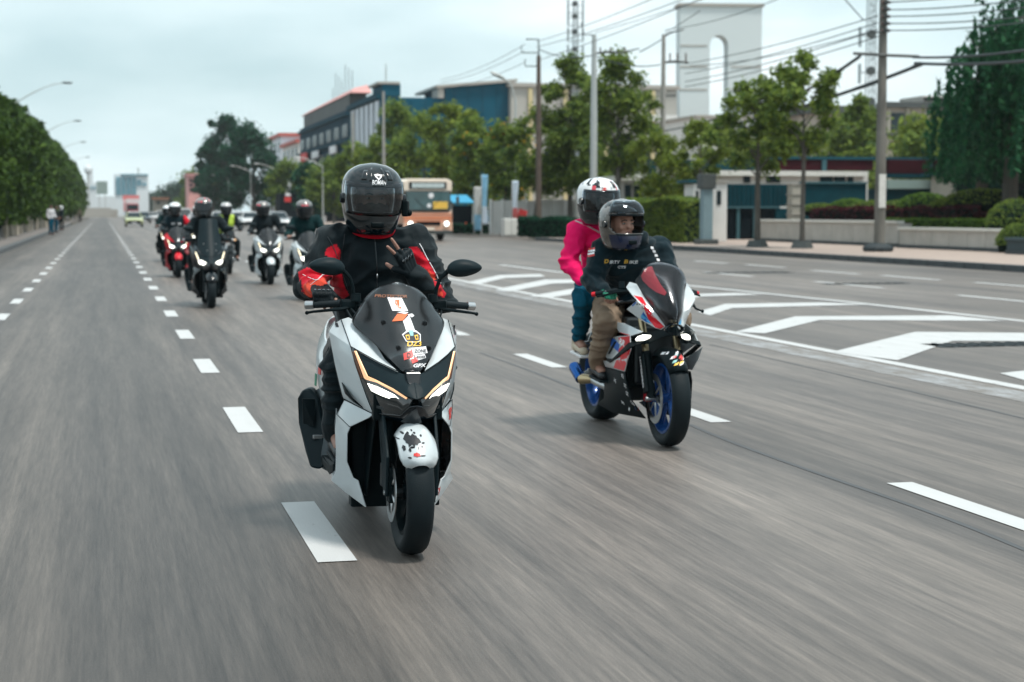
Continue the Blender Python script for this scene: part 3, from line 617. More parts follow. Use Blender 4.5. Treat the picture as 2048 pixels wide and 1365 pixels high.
# ---------------------------------------------------------------- sport bike
O2 = onG(1335, 893)
def S2(px, py, y):
    p = atY(px, py, O2.y+y); return (p.x-O2.x, y, p.z)
def X2(px, py, x):
    p = atX(px, py, O2.x+x); return (x, p.y-O2.y, p.z)
def make_sportbike(loc):
    t = thing('sport_motorcycle', 'white, red and blue faired sports motorcycle with blue wheels carrying two people', 'motorcycle')
    fw = make_wheel('wheel', t, (0,0,.30), .30, .12, .215, K['rimblue'], 5, 2, .155)
    make_wheel('wheel', t, (0,1.42,.315), .315, .19, .215, K['rimblue'], 5, 1, .11)
    for s in (-1, 1):
        f = MB(); f.tube([(s*.105,.0,.30),(s*.105,.06,.44),(s*.105,.12,.58)], [.030,.030,.030], 12); fk = f.out('fork_leg', K['black'], t, smooth=True)
        MB().tube([(s*.105,.12,.58),(s*.105,.25,.86)], .022, 12).out('fork_tube', K['gold'], fk, smooth=True)
        MB().box((s*.105,.075,.335), (.04,.07,.12)).out('brake_caliper', K['redk'], fk, bevel=.008)
        MB().tube([(s*.06,0,.30),(s*.145,0,.30)], .014, 12).out('axle_nut', K['metal'], fk, smooth=True)
    MB().box((-.142,.045,.45), (.014,.06,.24), rot=Matrix.Rotation(R(-22),3,'X')).out('fork_guard', K['black'], t, bevel=.003)
    # vertical maker's lettering on the guard
    text('lettering', 'HYPERPRO', .036, (-.152,.062,.46), (0,-.37,-.93), (0,-.93,.37), K['wprint'], t, bold=.03, width=.20)
    # front fender
    rows = []
    for k in range(9):
        q = R(150) - R(112)*k/8; rad0 = .318; hw = .062 + .016*math.sin(k/8*math.pi)
        rows.append([(u*hw, -math.cos(q)*(rad0-.05*abs(u)**3), .30+math.sin(q)*(rad0-.05*abs(u)**3)) for u in (-1,-.6,-.3,0,.3,.6,1)])
    v, f = patch(rows, 24, 11); fen = mk('front_fender', v, f, K['black'], t, smooth=True, solid=.005, sharp=80); ft = bvh_of(fen)
    rr = random.Random(3)
    for k in range(13):
        x = rr.uniform(-.05,.05); z = rr.uniform(.53,.60); c = [K['wprint'],K['rprint'],K['yellow'],K['wprint'],K['teal']][k % 5]
        decal('fender_graphic', [(-.022,-.004),(.004,-.006),(.026,.003),(-.004,.006)], (x,-.6,z), (1,0,.4), (-.4,0,1), c, fen, ft, (0,1,0), .002, 2)
    # nose and upper fairing halves
    def pl(name, pts, faces, mat, parent=t, mirror=True, solid=.006, sharp=15, lab=None):
        r_ = []
        for s in ((1,-1) if mirror else (1,)):
            v = pts if s == 1 else mirx(pts); ff = faces if s == 1 else [tuple(reversed(q)) for q in faces]
            r_.append(mk(name, v, ff, mat, parent, smooth=True, solid=solid, bevel=.003, sharp=sharp, label=lab))
        return r_
    p = [X2(1259,564,-.185), X2(1252,575,-.21), X2(1263,589,-.205), X2(1274,601,-.19), X2(1253,619,-.215), X2(1282,641,-.15), X2(1312,657,-.09), X2(1322,660,-.06), X2(1331,654,-.038), X2(1312,627,-.085), X2(1288,593,-.130), X2(1273,568,-.165), X2(1290,620,-.145), X2(1305,642,-.100)]
    uf = pl('upper_fairing', p, [(0,1,2,10,11), (2,3,12,9,10), (3,4,5,12), (12,5,6,13), (9,12,13,8), (13,6,7,8)], K['white'])
    tr = bvh_of(uf[0])
    def dec(pts, mat, off=.002, name='stripe', tree=tr, par=uf[0], lab=None):
        px0 = sum(a for a, b in pts)/len(pts); py0 = sum(b for a, b in pts)/len(pts)
        o = S2(px0, py0, -.2); k = (O2.y+.2+.6)/3400
        rv = ray(px0, py0)
        vs = [Vector(S2(a, b, -.2)) for a, b in pts]
        bm = bmesh.new(); bm.faces.new([bm.verts.new(q) for q in vs]); bmesh.ops.triangulate(bm, faces=bm.faces[:])
        bmesh.ops.subdivide_edges(bm, edges=bm.edges[:], cuts=3, use_grid_fill=True); bmesh.ops.triangulate(bm, faces=bm.faces[:]); bm.verts.index_update()
        V = [q.co.copy() for q in bm.verts]; F = [tuple(q.index for q in g.verts) for g in bm.faces]; bm.free()
        V = snap_mesh(V, tree, rv, off, 3.0)
        mk(name, V, F, mat, par, label=lab)
    dec([(1266,590),(1284,594),(1294,611),(1306,632),(1329,654),(1321,659),(1311,656),(1297,640),(1288,618),(1279,602)], K['red'], lab='red stripe along the upper fairing')
    dec([(1263,611),(1271,603),(1280,614),(1296,638),(1303,648),(1292,645),(1276,632)], K['blue'], lab='blue patch on the upper fairing')
    dec([(1271,618),(1280,626),(1297,640),(1303,648),(1292,642),(1272,628)], K['lblue'], .003, lab='light blue patch on the upper fairing')
    dec([(1272,609),(1277,605),(1285,611),(1288,618),(1283,619),(1276,615)], K['black'], .004, 'duct')
    dec([(1275,606),(1283,607),(1289,615),(1285,618),(1278,614)], K['wprint'], .006, 'duct_cover')
    dec([(1277.5,607.5),(1280,607.5),(1280,610),(1277.5,610)], K['kprint'], .008, 'screw'); dec([(1283.5,613.5),(1286,613.5),(1286,616),(1283.5,616)], K['kprint'], .008, 'screw')
    tr2 = bvh_of(uf[1])
    dec([(1354,600),(1362,598),(1364,625),(1362,655),(1355,655)], K['lblue'], .002, tree=tr2, par=uf[1], lab='light blue flash on the far fairing')
    # windscreen, double bubble
    ws = []
    for E, yc, zc in ((X2(1332,653,-.036),-.13,.775), (X2(1313,627,-.083),-.115,.86), (X2(1289,594,-.128),-.05,.95), (X2(1272,567,-.163),.03,1.03), (X2(1279,550,-.145),.09,1.08), (X2(1287,537,-.115),.15,1.115), (X2(1300,528,-.055),.20,1.135)):
        ws.append([(u*-E[0], yc+(E[1]-yc)*abs(u)**2.2, zc+(E[2]-zc)*u*u) for u in (-1,-.66,-.33,0,.33,.66,1)])
    v, f = patch(ws, 25, 27); wsh = mk('windscreen', v, f, K['sscreen'], t, smooth=True, solid=.004, sharp=80)
    twn = bvh_of(wsh); dec([(1287,541),(1296,533),(1304,532),(1311,550),(1322,570),(1334,586),(1330,592),(1312,585),(1298,575),(1285,562),(1281,552)], M('red_screen_film', (.20,.004,.014), .3, coat=.3, var=.25, vscale=6), .003, 'screen_film', twn, wsh, 'red film on the upper screen')
    v, f = patch([[(-.075,.0,.78),(0,-.03,.79),(.075,.0,.78)], [(-.10,.10,.88),(0,.06,.90),(.10,.10,.88)], [(-.12,.24,.96),(0,.22,.99),(.12,.24,.96)]], 9, 9); mk('cockpit_panel', v, f, K['black'], t, smooth=True, solid=.006)
    # nose intake and chin
    c = MB(); c.lathe([(-.004,.040),(-.008,.046),(.004,.052),(.03,.050),(.03,.036),(.006,.034)], (0,-.125,.738), (0,1,0), 24, close=True); c.v = [(x*1.25, y, .738+(z-.738)*.62) for x, y, z in c.v]; c.out('nose_intake', K['gloss'], t, smooth=True)
    ch = [X2(1254,668,-.20), X2(1275,668,-.17), X2(1298,666,-.10), X2(1322,661,-.055), (0,-.16,.765), (0,-.15,.70), (-.06,-.08,.69), X2(1298,688,-.11), X2(1272,690,-.17)]
    pl('chin_fairing', ch, [(0,8,1), (1,8,7,2), (2,7,6,3), (3,6,5,4)], K['black'])
    # lamps
    hp = [X2(1262,677,-.185), X2(1267,672,-.175), X2(1277,669,-.15), X2(1297,670,-.09), X2(1290,676,-.11), X2(1280,680,-.14), X2(1264,681,-.18)]
    hp = [(x*.985,y-.075,z) for x,y,z in hp]
    pl('headlamp', hp, [(0,6,5,2,1), (2,5,4,3)], K['led'], solid=.02)
    hs = [(x*1.06-.002,y+.016,z+(.012 if i in (1,2,3) else -.014)) for i,(x,y,z) in enumerate(hp)]
    pl('headlamp_shell', hs, [(0,6,5,2,1), (2,5,4,3)], K['black'], solid=.05)
    # side fairing (the side towards the camera and its mirror)
    def XS(px, py, x): return X2(px, py, x)
    u1 = [XS(1225,643,-.19), XS(1249,647,-.20), XS(1286,664,-.17), XS(1262,672,-.21), XS(1238,665,-.20)]
    tk = pl('tank_fairing', u1, [(0,4,1), (1,4,3,2)], K['white']); dec([(1238,662),(1264,668),(1258,672),(1240,666)], K['red'], tree=bvh_of(tk[0]), par=tk[0], lab='red edge of the tank fairing')
    m1 = [XS(1222,674,-.19), XS(1260,671,-.215), XS(1260,688,-.225), XS(1219,724,-.215), XS(1210,714,-.20)]
    sf = pl('side_fairing', m1, [(0,4,3,2,1)], K['white']); ts = bvh_of(sf[0])
    l1 = [XS(1262,697,-.235), XS(1254,722,-.235), XS(1249,744,-.225), XS(1210,734,-.205), XS(1206,722,-.205), XS(1220,722,-.22), XS(1235,718,-.235)]
    lf = pl('side_fairing', l1, [(0,6,1), (1,6,5,3,2), (5,4,3)], K['white']); tl = bvh_of(lf[0])
    st = [X2(1290,684,-.13), X2(1262,694,-.23), XS(1238,712,-.245), XS(1219,726,-.23), XS(1212,722,-.22), XS(1214,717,-.22), XS(1224,718,-.235), X2(1256,686,-.235), X2(1268,682,-.20)]
    pl('fairing_wing', st, [(0,8,7,1), (1,7,6,2), (2,6,3), (3,6,5,4)], K['black'])
    dec([(1236,675),(1260,672),(1260,686),(1252,691),(1238,686)], K['red'], tree=ts, par=sf[0], lab='red block on the side fairing')
    dec([(1236,700),(1248,687),(1256,689),(1243,703),(1237,708)], K['red'], tree=ts, par=sf[0], lab='red block under the lettering')
    dec([(1219,676),(1229,677),(1240,690),(1237,706),(1227,696),(1216,690)], K['blue'], tree=ts, par=sf[0], lab='blue wedge on the side fairing')
    dec([(1229,682),(1234,683),(1219,710),(1215,709)], K['black'], .003, tree=ts, par=sf[0], name='fairing_slot')
    text('lettering', 'RR', .055, Vector(XS(1243,685,-.25)), (0,-1,-.10), (0,-.35,1), K['wprint'], sf[0], bold=.04, shear=.25, width=.115)
    dec([(1262,698),(1254,722),(1248,743),(1226,737),(1231,722),(1237,714)], K['red'], tree=tl, par=lf[0], lab='red panel low on the side fairing')
    bp = [XS(1211,735,-.20), XS(1249,746,-.22), XS(1252,765,-.22), XS(1262,800,-.20), XS(1291,838,-.12), XS(1225,826,-.13), XS(1194,808,-.15), XS(1207,797,-.17), XS(1209,750,-.19)]
    bp2 = pl('belly_pan', bp, [(0,8,7,2,1), (2,7,5,3), (7,6,5), (3,5,4)], K['black']); tb = bvh_of(bp2[0])
    rr = random.Random(8)
    for (px, py, s_) in ((1239,753,'MOTUL'),(1243,772,'SC'),(1244,788,'OZ'),(1249,808,'DID'),(1220,762,'RACE'),(1228,806,'M')):
        text('lettering', s_, .034, Vector(XS(px,py,-.24)), (0,-1,-.18), (0,-.18,1), K['wprint'], bp2[0], tb, (1,0,0), .003, .02, .2, width=.05)
    for i, (px, m_) in enumerate(((1249,'blue'),(1253,'rprint'),(1258,'wprint'))):
        b = XS(px, 819, -.235); text('lettering', ['/','/','M'][i], .03, Vector(b), (0,-1,-.18), (0,-.18,1), K[m_], bp2[0], tb, (1,0,0), .003, .05, .2)
    c = MB(); c.span((-.14,.42,.24),(.14,.95,.78)); c.span((-.10,.95,.30),(.10,1.15,.80)); c.span((-.13,.28,.36),(.13,.42,.72)); c.out('engine', K['dmetal'], t, bevel=.02)
    c = MB(); c.span((-.17,.30,.34),(.17,.33,.66)); c.out('radiator', K['black'], t, bevel=.006)
    # tank, seat, tail
    v, f = patch([[(-.07,.44,.86),(0,.42,.89),(.07,.44,.86)], [(-.14,.52,.85),(0,.52,.93),(.14,.52,.85)], [(-.15,.66,.83),(0,.66,.92),(.15,.66,.83)], [(-.10,.84,.82),(0,.84,.86),(.10,.84,.82)]], 13, 16)
    mk('fuel_tank', v, f, K['gloss'], t, smooth=True, solid=.03)
    v, f = patch([[(-.08,.80,.80),(0,.80,.83),(.08,.80,.80)], [(-.14,.95,.80),(0,.95,.82),(.14,.95,.80)], [(-.12,1.10,.86),(0,1.10,.88),(.12,1.10,.86)]], 9, 12)
    mk('rider_seat', v, f, K['seat'], t, smooth=True, solid=.04)
    v, f = patch([[(-.10,1.08,.93),(0,1.08,.95),(.10,1.08,.93)], [(-.11,1.28,.97),(0,1.28,.985),(.11,1.28,.97)], [(-.06,1.45,1.0),(0,1.45,1.01),(.06,1.45,1.0)]], 9, 12)
    mk('pillion_seat', v, f, K['seat'], t, smooth=True, solid=.05)
    pl('tail_panel', [(-.10,1.02,.86),(-.115,1.25,.93),(-.06,1.60,1.02),(-.03,1.62,.96),(-.09,1.25,.83),(-.09,1.02,.78)], [(0,5,4,1),(1,4,3,2)], K['white'])
    pl('frame_guard', [XS(1196,712,-.18), XS(1202,712,-.18), XS(1209,742,-.18), XS(1208,765,-.18), XS(1200,765,-.18), XS(1203,742,-.18)], [(0,5,2,1),(5,4,3,2)], K['red'])
    for s in (-1,1):
        c = MB(); c.tube([(s*.10,.98,.42),(s*.12,1.2,.36),(s*.12,1.42,.315)], [.035,.03,.03], 10); c.out('swingarm', K['dmetal'], t, smooth=True)
        c = MB(); c.tube([(s*.17,.92,.40),(s*.25,.92,.40)], .011, 8); c.box((s*.16,.93,.42),(.02,.09,.09)); c.out('footpeg', K['metal'], t, smooth=True)
        c = MB(); c.tube([(s*.09,1.10,.82),(s*.15,1.18,.62),(s*.16,1.22,.56)], .010, 8); c.tube([(s*.14,1.20,.56),(s*.24,1.20,.56)], .011, 8); c.out('pillion_footpeg', K['metal'], t, smooth=True)
    c = MB(); c.tube([(-.12,.7,.28),(-.15,1.0,.30),(-.17,1.09,.32)], .028, 12); ep = c.out('exhaust_pipe', K['metal'], t, smooth=True)
    e0, e1, e2 = Vector((-.17,1.08,.32)), Vector(S2(1162,758,1.16)), Vector(S2(1149,734,1.26))
    MB().tube([e0, e0.lerp(e1,.5), e1], [.028,.033,.038], 16).out('muffler', K['gold'], t, smooth=True)
    MB().tube([e1, e2, e2+Vector((0,.01,.01))], [.039,.041,.036], 16).out('muffler_tip', M('heat_blued_steel', (.02,.10,.33), .25, metal=.9, var=.3), t, smooth=True)
    # clip-on bars
    for s in (-1, 1):
        h = MB(); h.tube([(s*.10,.30,.94),(s*.22,.36,.955),(s*.30,.42,.94)], .012, 8); hb = h.out('handlebar', K['black'], t, smooth=True)
        MB().tube([(s*.215,.36,.955),(s*.335,.45,.93)], .0165, 12).out('grip', K['rubber'], hb, smooth=True)
        MB().tube([(s*.335,.45,.93),(s*.355,.465,.926)], .015, 12).out('bar_end', K['red'], hb, smooth=True)
        MB().tube([(s*.17,.31,.95),(s*.24,.33,.945),(s*.32,.38,.92),(s*.345,.395,.915)], [.009,.007,.006,.006], 8).out('brake_lever', K['black'], hb, smooth=True)
        MB().tube([(s*.19,.36,.97),(s*.19,.36,1.01)], .02, 12).out('fluid_reservoir', K['grey'], hb, smooth=True)
    c = MB(); c.tube([S2(1385,608,.36), S2(1392,618,.32), S2(1405,623,.28)], [.010,.007,.006], 8); c.ell(S2(1405,623,.28), (.011,.011,.011), n=8, h=6); c.out('lever_guard', K['black'], t, smooth=True)
    c = MB(); c.box(S2(1377,606,.36), (.05,.03,.02)); c.out('mirror_bracket', K['black'], t, bevel=.005)
    b = MB(); b.box((0,1.61,.97), (.10,.03,.03)); b.out('tail_light', K['redk'], t, bevel=.006)
    t.location = loc
    return t

def make_roadster(loc, label, group):
    t = thing('motorcycle', label, 'motorcycle', (0,0,0), 0, group)
    make_wheel('wheel', t, (0,0,.30), .30, .11, .22, K['black'], 7, 1, .13); make_wheel('wheel', t, (0,1.35,.30), .30, .14, .22, K['black'], 7, 0)
    for s in (-1,1):
        MB().tube([(s*.09,0,.30),(s*.09,.28,.90)], .024, 10).out('fork_leg', K['dmetal'], t, smooth=True)
        MB().tube([(s*.10,1.35,.32),(s*.12,1.2,.72)], .022, 8).out('shock_absorber', K['metal'], t, smooth=True)
        c = MB(); c.tube([(s*.03,.35,.98),(s*.20,.40,1.03),(s*.36,.50,1.02)], .013, 8); c.out('handlebar', K['black'], t, smooth=True)
        c = MB(); c.tube([(s*.24,.42,1.03),(s*.30,.40,1.16)], .008, 6); c.ell((s*.34,.40,1.18), (.06,.02,.035), n=12, h=8); c.out('mirror', K['black'], t, smooth=True)
        c = MB(); c.tube([(s*.13,.22,.80),(s*.17,.20,.80)], .02, 8); c.out('turn_signal', K['orange'], t, smooth=True)
    MB().lathe([(-.06,.001),(-.06,.07),(-.02,.085),(.06,.07),(.10,.001)], (0,.16,.84), (0,1,0), 20).out('headlamp', K['black'], t, smooth=True)
    MB().lathe([(0,.068),(-.015,.05),(-.02,.001)], (0,.097,.84), (0,1,0), 20).out('lens', K['led'], t.children[-1], smooth=True)
    v, f = patch([[(-.08,.42,.86),(0,.42,.95),(.08,.42,.86)], [(-.15,.55,.84),(0,.55,.98),(.15,.55,.84)], [(-.10,.85,.80),(0,.85,.86),(.10,.85,.80)]], 9, 10); mk('fuel_tank', v, f, K['gloss'], t, smooth=True, solid=.04)
    v, f = patch([[(-.10,.80,.80),(0,.80,.84),(.10,.80,.80)], [(-.14,1.1,.80),(0,1.1,.83),(.14,1.1,.80)], [(-.08,1.5,.86),(0,1.5,.88),(.08,1.5,.86)]], 9, 10); mk('seat', v, f, K['seat'], t, smooth=True, solid=.05)
    c = MB(); c.span((-.14,.38,.26),(.14,.86,.66)); c.tube([(-.2,.55,.45),(.2,.55,.45)], .10, 12); c.out('engine', K['dmetal'], t, bevel=.02)
    rows = [[(u*.065, -math.cos(q)*.32, .30+math.sin(q)*(.32-.03*u*u)) for u in (-1,-.5,0,.5,1)] for q in [R(140)-R(100)*k/6 for k in range(7)]]
    v, f = patch(rows, 14, 7); mk('front_fender', v, f, K['black'], t, smooth=True, solid=.005)
    MB().tube([(.16,.5,.35),(.18,.9,.28),(.19,1.4,.36)], [.02,.03,.045], 10).out('exhaust_pipe', K['metal'], t, smooth=True)
    t.location = loc; return t
# ================================================================ people
K.update(
 skin=M('skin', (.30,.16,.12), .5, var=.06), skind=M('skin_light', (.34,.18,.13), .5, var=.06), jblack=M('jacket_cloth', (.004,.010,.013), .7, spec=.12, var=.4, bump=.25, bscale=300, sheen=.1),
 jred=M('jacket_red', (.50,.008,.022), .6, spec=.12, var=.15, bump=.15, bscale=300), jor=M('jacket_orange', (.85,.13,.05), .55, spec=.12, var=.12), navy=M('hoodie_navy', (.003,.014,.020), .85, spec=.12, var=.3, bump=.2, bscale=250, sheen=.15),
 pink=M('hoodie_pink', (.80,.008,.12), .75, spec=.12, var=.08, bump=.15, bscale=250), beige=M('cargo_beige', (.24,.18,.13), .85, spec=.12, var=.15, bump=.2, bscale=200), jeans=M('denim', (.004,.075,.125), .85, spec=.12, var=.25, bump=.2, bscale=400),
 shoe=M('shoe_black', (.008,.012,.015), .5, var=.2), shoeb=M('shoe_beige', (.55,.47,.36), .7, var=.12, bump=.2, bscale=120), glove=M('glove_black', (.008,.013,.016), .5, spec=.12, var=.3, bump=.2, bscale=250),
 ggreen=M('glove_green', (.01,.20,.12), .55, var=.15), foam=M('helmet_lining', (.008,.010,.012), .9, spec=.12, var=.3), eye=M('eye_white', (.32,.31,.29), .2, var=.02), iris=M('iris', (.02,.012,.008), .1, var=.1), hair=M('hair', (.012,.010,.009), .6, var=.2),
 lip=M('lips', (.22,.08,.07), .45, var=.05), dgreen=M('jacket_dark_green', (.004,.024,.026), .75, spec=.12, var=.3, bump=.2, bscale=200), vest=M('vest_yellow', (.45,.62,.06), .6, var=.08), silver=M('helmet_silver', (.42,.42,.42), .2, coat=.8, var=.1),
 hwhite=K['helmw'], hpale=M('helmet_pale_mix', (.17,.165,.16), .18, coat=.6, var=.45, vscale=12), hred=M('helmet_red', (.55,.03,.05), .2, coat=.8, var=.1), hblack=M('helmet_black', (.002,.007,.010), .09, coat=.7, var=.2, spec=.3), hcar=M('helmet_carbon', (.07,.06,.05), .15, coat=.9, var=.35, vscale=30),
 hblue=M('helmet_blue', (.03,.18,.55), .2, coat=.8, var=.2), khaki=M('khaki', (.10,.09,.06), .8, var=.2), shirt=M('pale_shirt', (.5,.5,.52), .8, var=.1), strap=M('pale_strap', (.6,.45,.48), .6, var=.05))

def inpoly(x, y, poly):
    c = False; n = len(poly)
    for i in range(n):
        (x1,y1),(x2,y2) = poly[i], poly[i-1]
        if (y1 > y) != (y2 > y) and x < (x2-x1)*(y-y1)/(y2-y1)+x1: c = not c
    return c
HL = [(-.158,.080,.112,.085),(-.148,.096,.130,.108),(-.115,.112,.141,.128),(-.06,.127,.140,.146),(0,.135,.137,.154),(.05,.134,.134,.153),(.09,.124,.121,.140),(.12,.103,.097,.115),(.143,.068,.062,.075),(.153,.030,.028,.030),(.155,.004,.004,.004)]
def hring(z, ph, k=1.0):
    for i in range(len(HL)-1):
        if HL[i][0] <= z <= HL[i+1][0]: break
    zz = [h[0] for h in HL]; u = (z-zz[i])/(zz[i+1]-zz[i]); vals = []
    for c in (1,2,3):
        g = [HL[max(i-1,0)][c], HL[i][c], HL[i+1][c], HL[min(i+2,len(HL)-1)][c]]
        vals.append(max(.002, .5*((2*g[1])+(g[2]-g[0])*u+(2*g[0]-5*g[1]+4*g[2]-g[3])*u*u+(3*g[1]-g[0]-3*g[2]+g[3])*u**3)))
    X, F, B = vals; s, c = math.sin(ph), math.cos(ph)
    x = X*math.copysign(abs(s)**.93, s); y = -(F if c > 0 else B)*math.copysign(abs(c)**.93, c)
    return Vector((x*k, y*k, z*(k*.5+.5)))
def make_helmet(parent, c, rot, mats, zone=None, visor='smoke', scale=1.04, detail=False, word=None, visor_up=False, n=56, m=34):
    """shell with an eye port cut out of it, lining, chin vent, visor"""
    q = Matrix.Translation(Vector(c)) @ rot.to_4x4() @ Matrix.Scale(scale, 4)
    zs = [-.158 + (.313)*(1-math.cos(math.pi*(i/(m-1))*.5))**1.0 if False else -.158 + .3125*(i/(m-1)) for i in range(m)]
    v = []; f = []; mi = []
    for z in zs:
        for k in range(n): v.append(hring(z, 2*math.pi*k/n - math.pi))
    for i in range(m-1):
        for k in range(n):
            zc = (zs[i]+zs[i+1])/2; ph = 2*math.pi*(k+.5)/n - math.pi
            lim = 1.12 if zc > -.01 else 1.12 - (-.01-zc)*5
            if -.056 < zc < .056 and abs(ph) < lim: continue
            k2 = (k+1) % n; f.append((i*n+k, (i+1)*n+k, (i+1)*n+k2, i*n+k2)[::-1]); mi.append(zone(ph, zc) if zone else 0)
    f.append(tuple((m-1)*n+k for k in range(n))[::-1] if False else tuple((m-1)*n+k for k in range(n))); mi.append(0)
    v = [q @ a for a in v]
    h = mk('helmet', v, f, None, parent, smooth=True, solid=.012*scale, sharp=60, mats=mats+[K['foam']], mi=mi)
    h.modifiers['s'].material_offset_rim = len(mats); h.modifiers['s'].material_offset = len(mats) if len(mats) == 1 else 0
    bpy.context.view_layer.update()
    def strip(name, z0, z1, p0, p1, k, mat, nu=12, nv=6, solid=.003, lift=0, arc=None):
        vv = []; ff = []
        for i in range(nu+1):
            for j in range(nv+1):
                a = z0+(z1-z0)*j/nv; ph = p0+(p1-p0)*i/nu
                if arc: a += arc*(1-math.cos(ph))
                pt = hring(max(-.157, min(.154, a)), ph, k); pt.z += lift; vv.append(q @ pt)
        for i in range(nu):
            for j in range(nv): a = i*(nv+1)+j; ff.append((a, a+1, a+nv+2, a+nv+1)[::-1])
        return mk(name, vv, ff, mat, h, smooth=True, solid=solid, sharp=80)
    if visor_up:
        vis = strip('visor', .065, .140, -1.15, 1.15, 1.06, K['visor'], 18, 8, lift=.004)
    elif visor:
        vm = {'smoke': K['visor'], 'dark': K['gloss'], 'clear': K['clear']}[visor]
        vis = strip('visor', -.070, .068, -1.30, 1.30, 1.028, vm, 24, 8, arc=.012)
    strip('port_trim', .052, .062, -1.16, 1.16, 1.012, K['rubber'], 18, 1, .004); strip('port_trim', -.066, -.056, -.85, .85, 1.012, K['rubber'], 18, 1, .004)
    strip('chin_vent', -.120, -.095, -.22, .22, 1.02, K['black'], 6, 3, .006)
    for s in (-1, 1):
        if detail:
            strip('vent', .085, .125, s*.45-.10, s*.45+.10, 1.03, K['hblack'], 4, 5, .008)
            strip('vent_rib', .080, .135, s*.22-.035, s*.22+.035, 1.035, mats[0], 3, 6, .008)
            pv = q @ hring(.0, s*1.42, 1.03); MB().tube([pv-(q.to_3x3() @ Vector((s*.012,0,0))), pv+(q.to_3x3() @ Vector((s*.008,0,0)))], [.026,.022], 18).out('visor_pivot', K['gloss'], h, smooth=True)
    if detail:
        strip('brow_vent', .058, .064, -.16, .16, 1.03, K['grey'], 6, 2, .006)
    if word:
        ht = bvh_of(h); R3 = q.to_3x3()
        text('lettering', word, .032, q @ Vector((.004,-.3,.074)), R3 @ Vector((1,0,0)), R3 @ Vector((0,0,1)), K['wprint'], h, ht, R3 @ Vector((0,1,0)), .003, .025, .25, width=.068)
        hx = [(-.020,.012),(.020,.012),(.014,0),(0,-.014),(-.014,0)]
        decal('emblem', hx, q @ Vector((.004,-.3,.098)), R3 @ Vector((1,0,0)), R3 @ Vector((0,0,1)), K['wprint'], h, ht, R3 @ Vector((0,1,0)), .0025, 2)
        decal('emblem', [(-.008,.008),(.008,.008),(.004,-.002),(-.004,-.002)], q @ Vector((.004,-.3,.097)), R3 @ Vector((1,0,0)), R3 @ Vector((0,0,1)), K['kprint'], h, ht, R3 @ Vector((0,1,0)), .0035, 1)
    return h
def add_hand(mb, gl, wrist, fwd, back, thumb, curl=(60,60,60,60), spread=4, tcurl=30, k=1.0, fr=.0088, rv=None):
    """palm, four jointed fingers, a thumb; gl collects the glove (palm and first joints)"""
    w_ = Vector(wrist); f = Vector(fwd).normalized(); b = Vector(back); b = (b-f*b.dot(f)).normalized(); th = f.cross(b)
    if th.dot(Vector(thumb)) < 0: th = -th
    for i in range(4):
        o = (-.030+.020*i)*k
        mb.cap(w_+th*o*.6, .016*k, w_+f*.082*k+th*o, .0125*k, 8, 3)
        if gl: gl.cap(w_+th*o*.6, .020*k, w_+f*.082*k+th*o, .0165*k, 8, 3)
    L_ = [.062,.078,.084,.074]
    for i in range(4):       # little, ring, middle, index
        o = (-.030+.020*i)*k; p = w_+f*.082*k+th*o; sp = R((i-1.5)*spread); cur = 0; L = L_[i]*k; d0 = (f*math.cos(sp)+th*math.sin(sp)).normalized()
        for j, fr_ in enumerate((.45,.32,.23)):
            cur += R(curl[i])*(.9 if j == 0 else .85)
            d = (d0*math.cos(cur) - b*math.sin(cur)).normalized(); p2 = p+d*L*fr_*1.05
            mb.cap(p, fr*k*(1-.08*j), p2, fr*k*(.93-.09*j), 8, 3)
            if gl and j == 0: gl.cap(p, (fr+.0032)*k, p.lerp(p2,.75), (fr+.003)*k, 8, 3)
            p = p2
    p = w_+f*.02*k+th*.030*k; d = (f*.75+th*.65-b*math.sin(R(tcurl))).normalized(); p2 = p+d*.045*k; mb.cap(p, .014*k, p2, .0115*k, 8, 3)
    if gl: gl.cap(p, .018*k, p2, .015*k, 8, 3)
    d = (f*.9+th*.15-b*math.sin(R(tcurl*1.6))).normalized(); mb.cap(p2, .011*k, p2+d*.038*k, .0085*k, 8, 3)
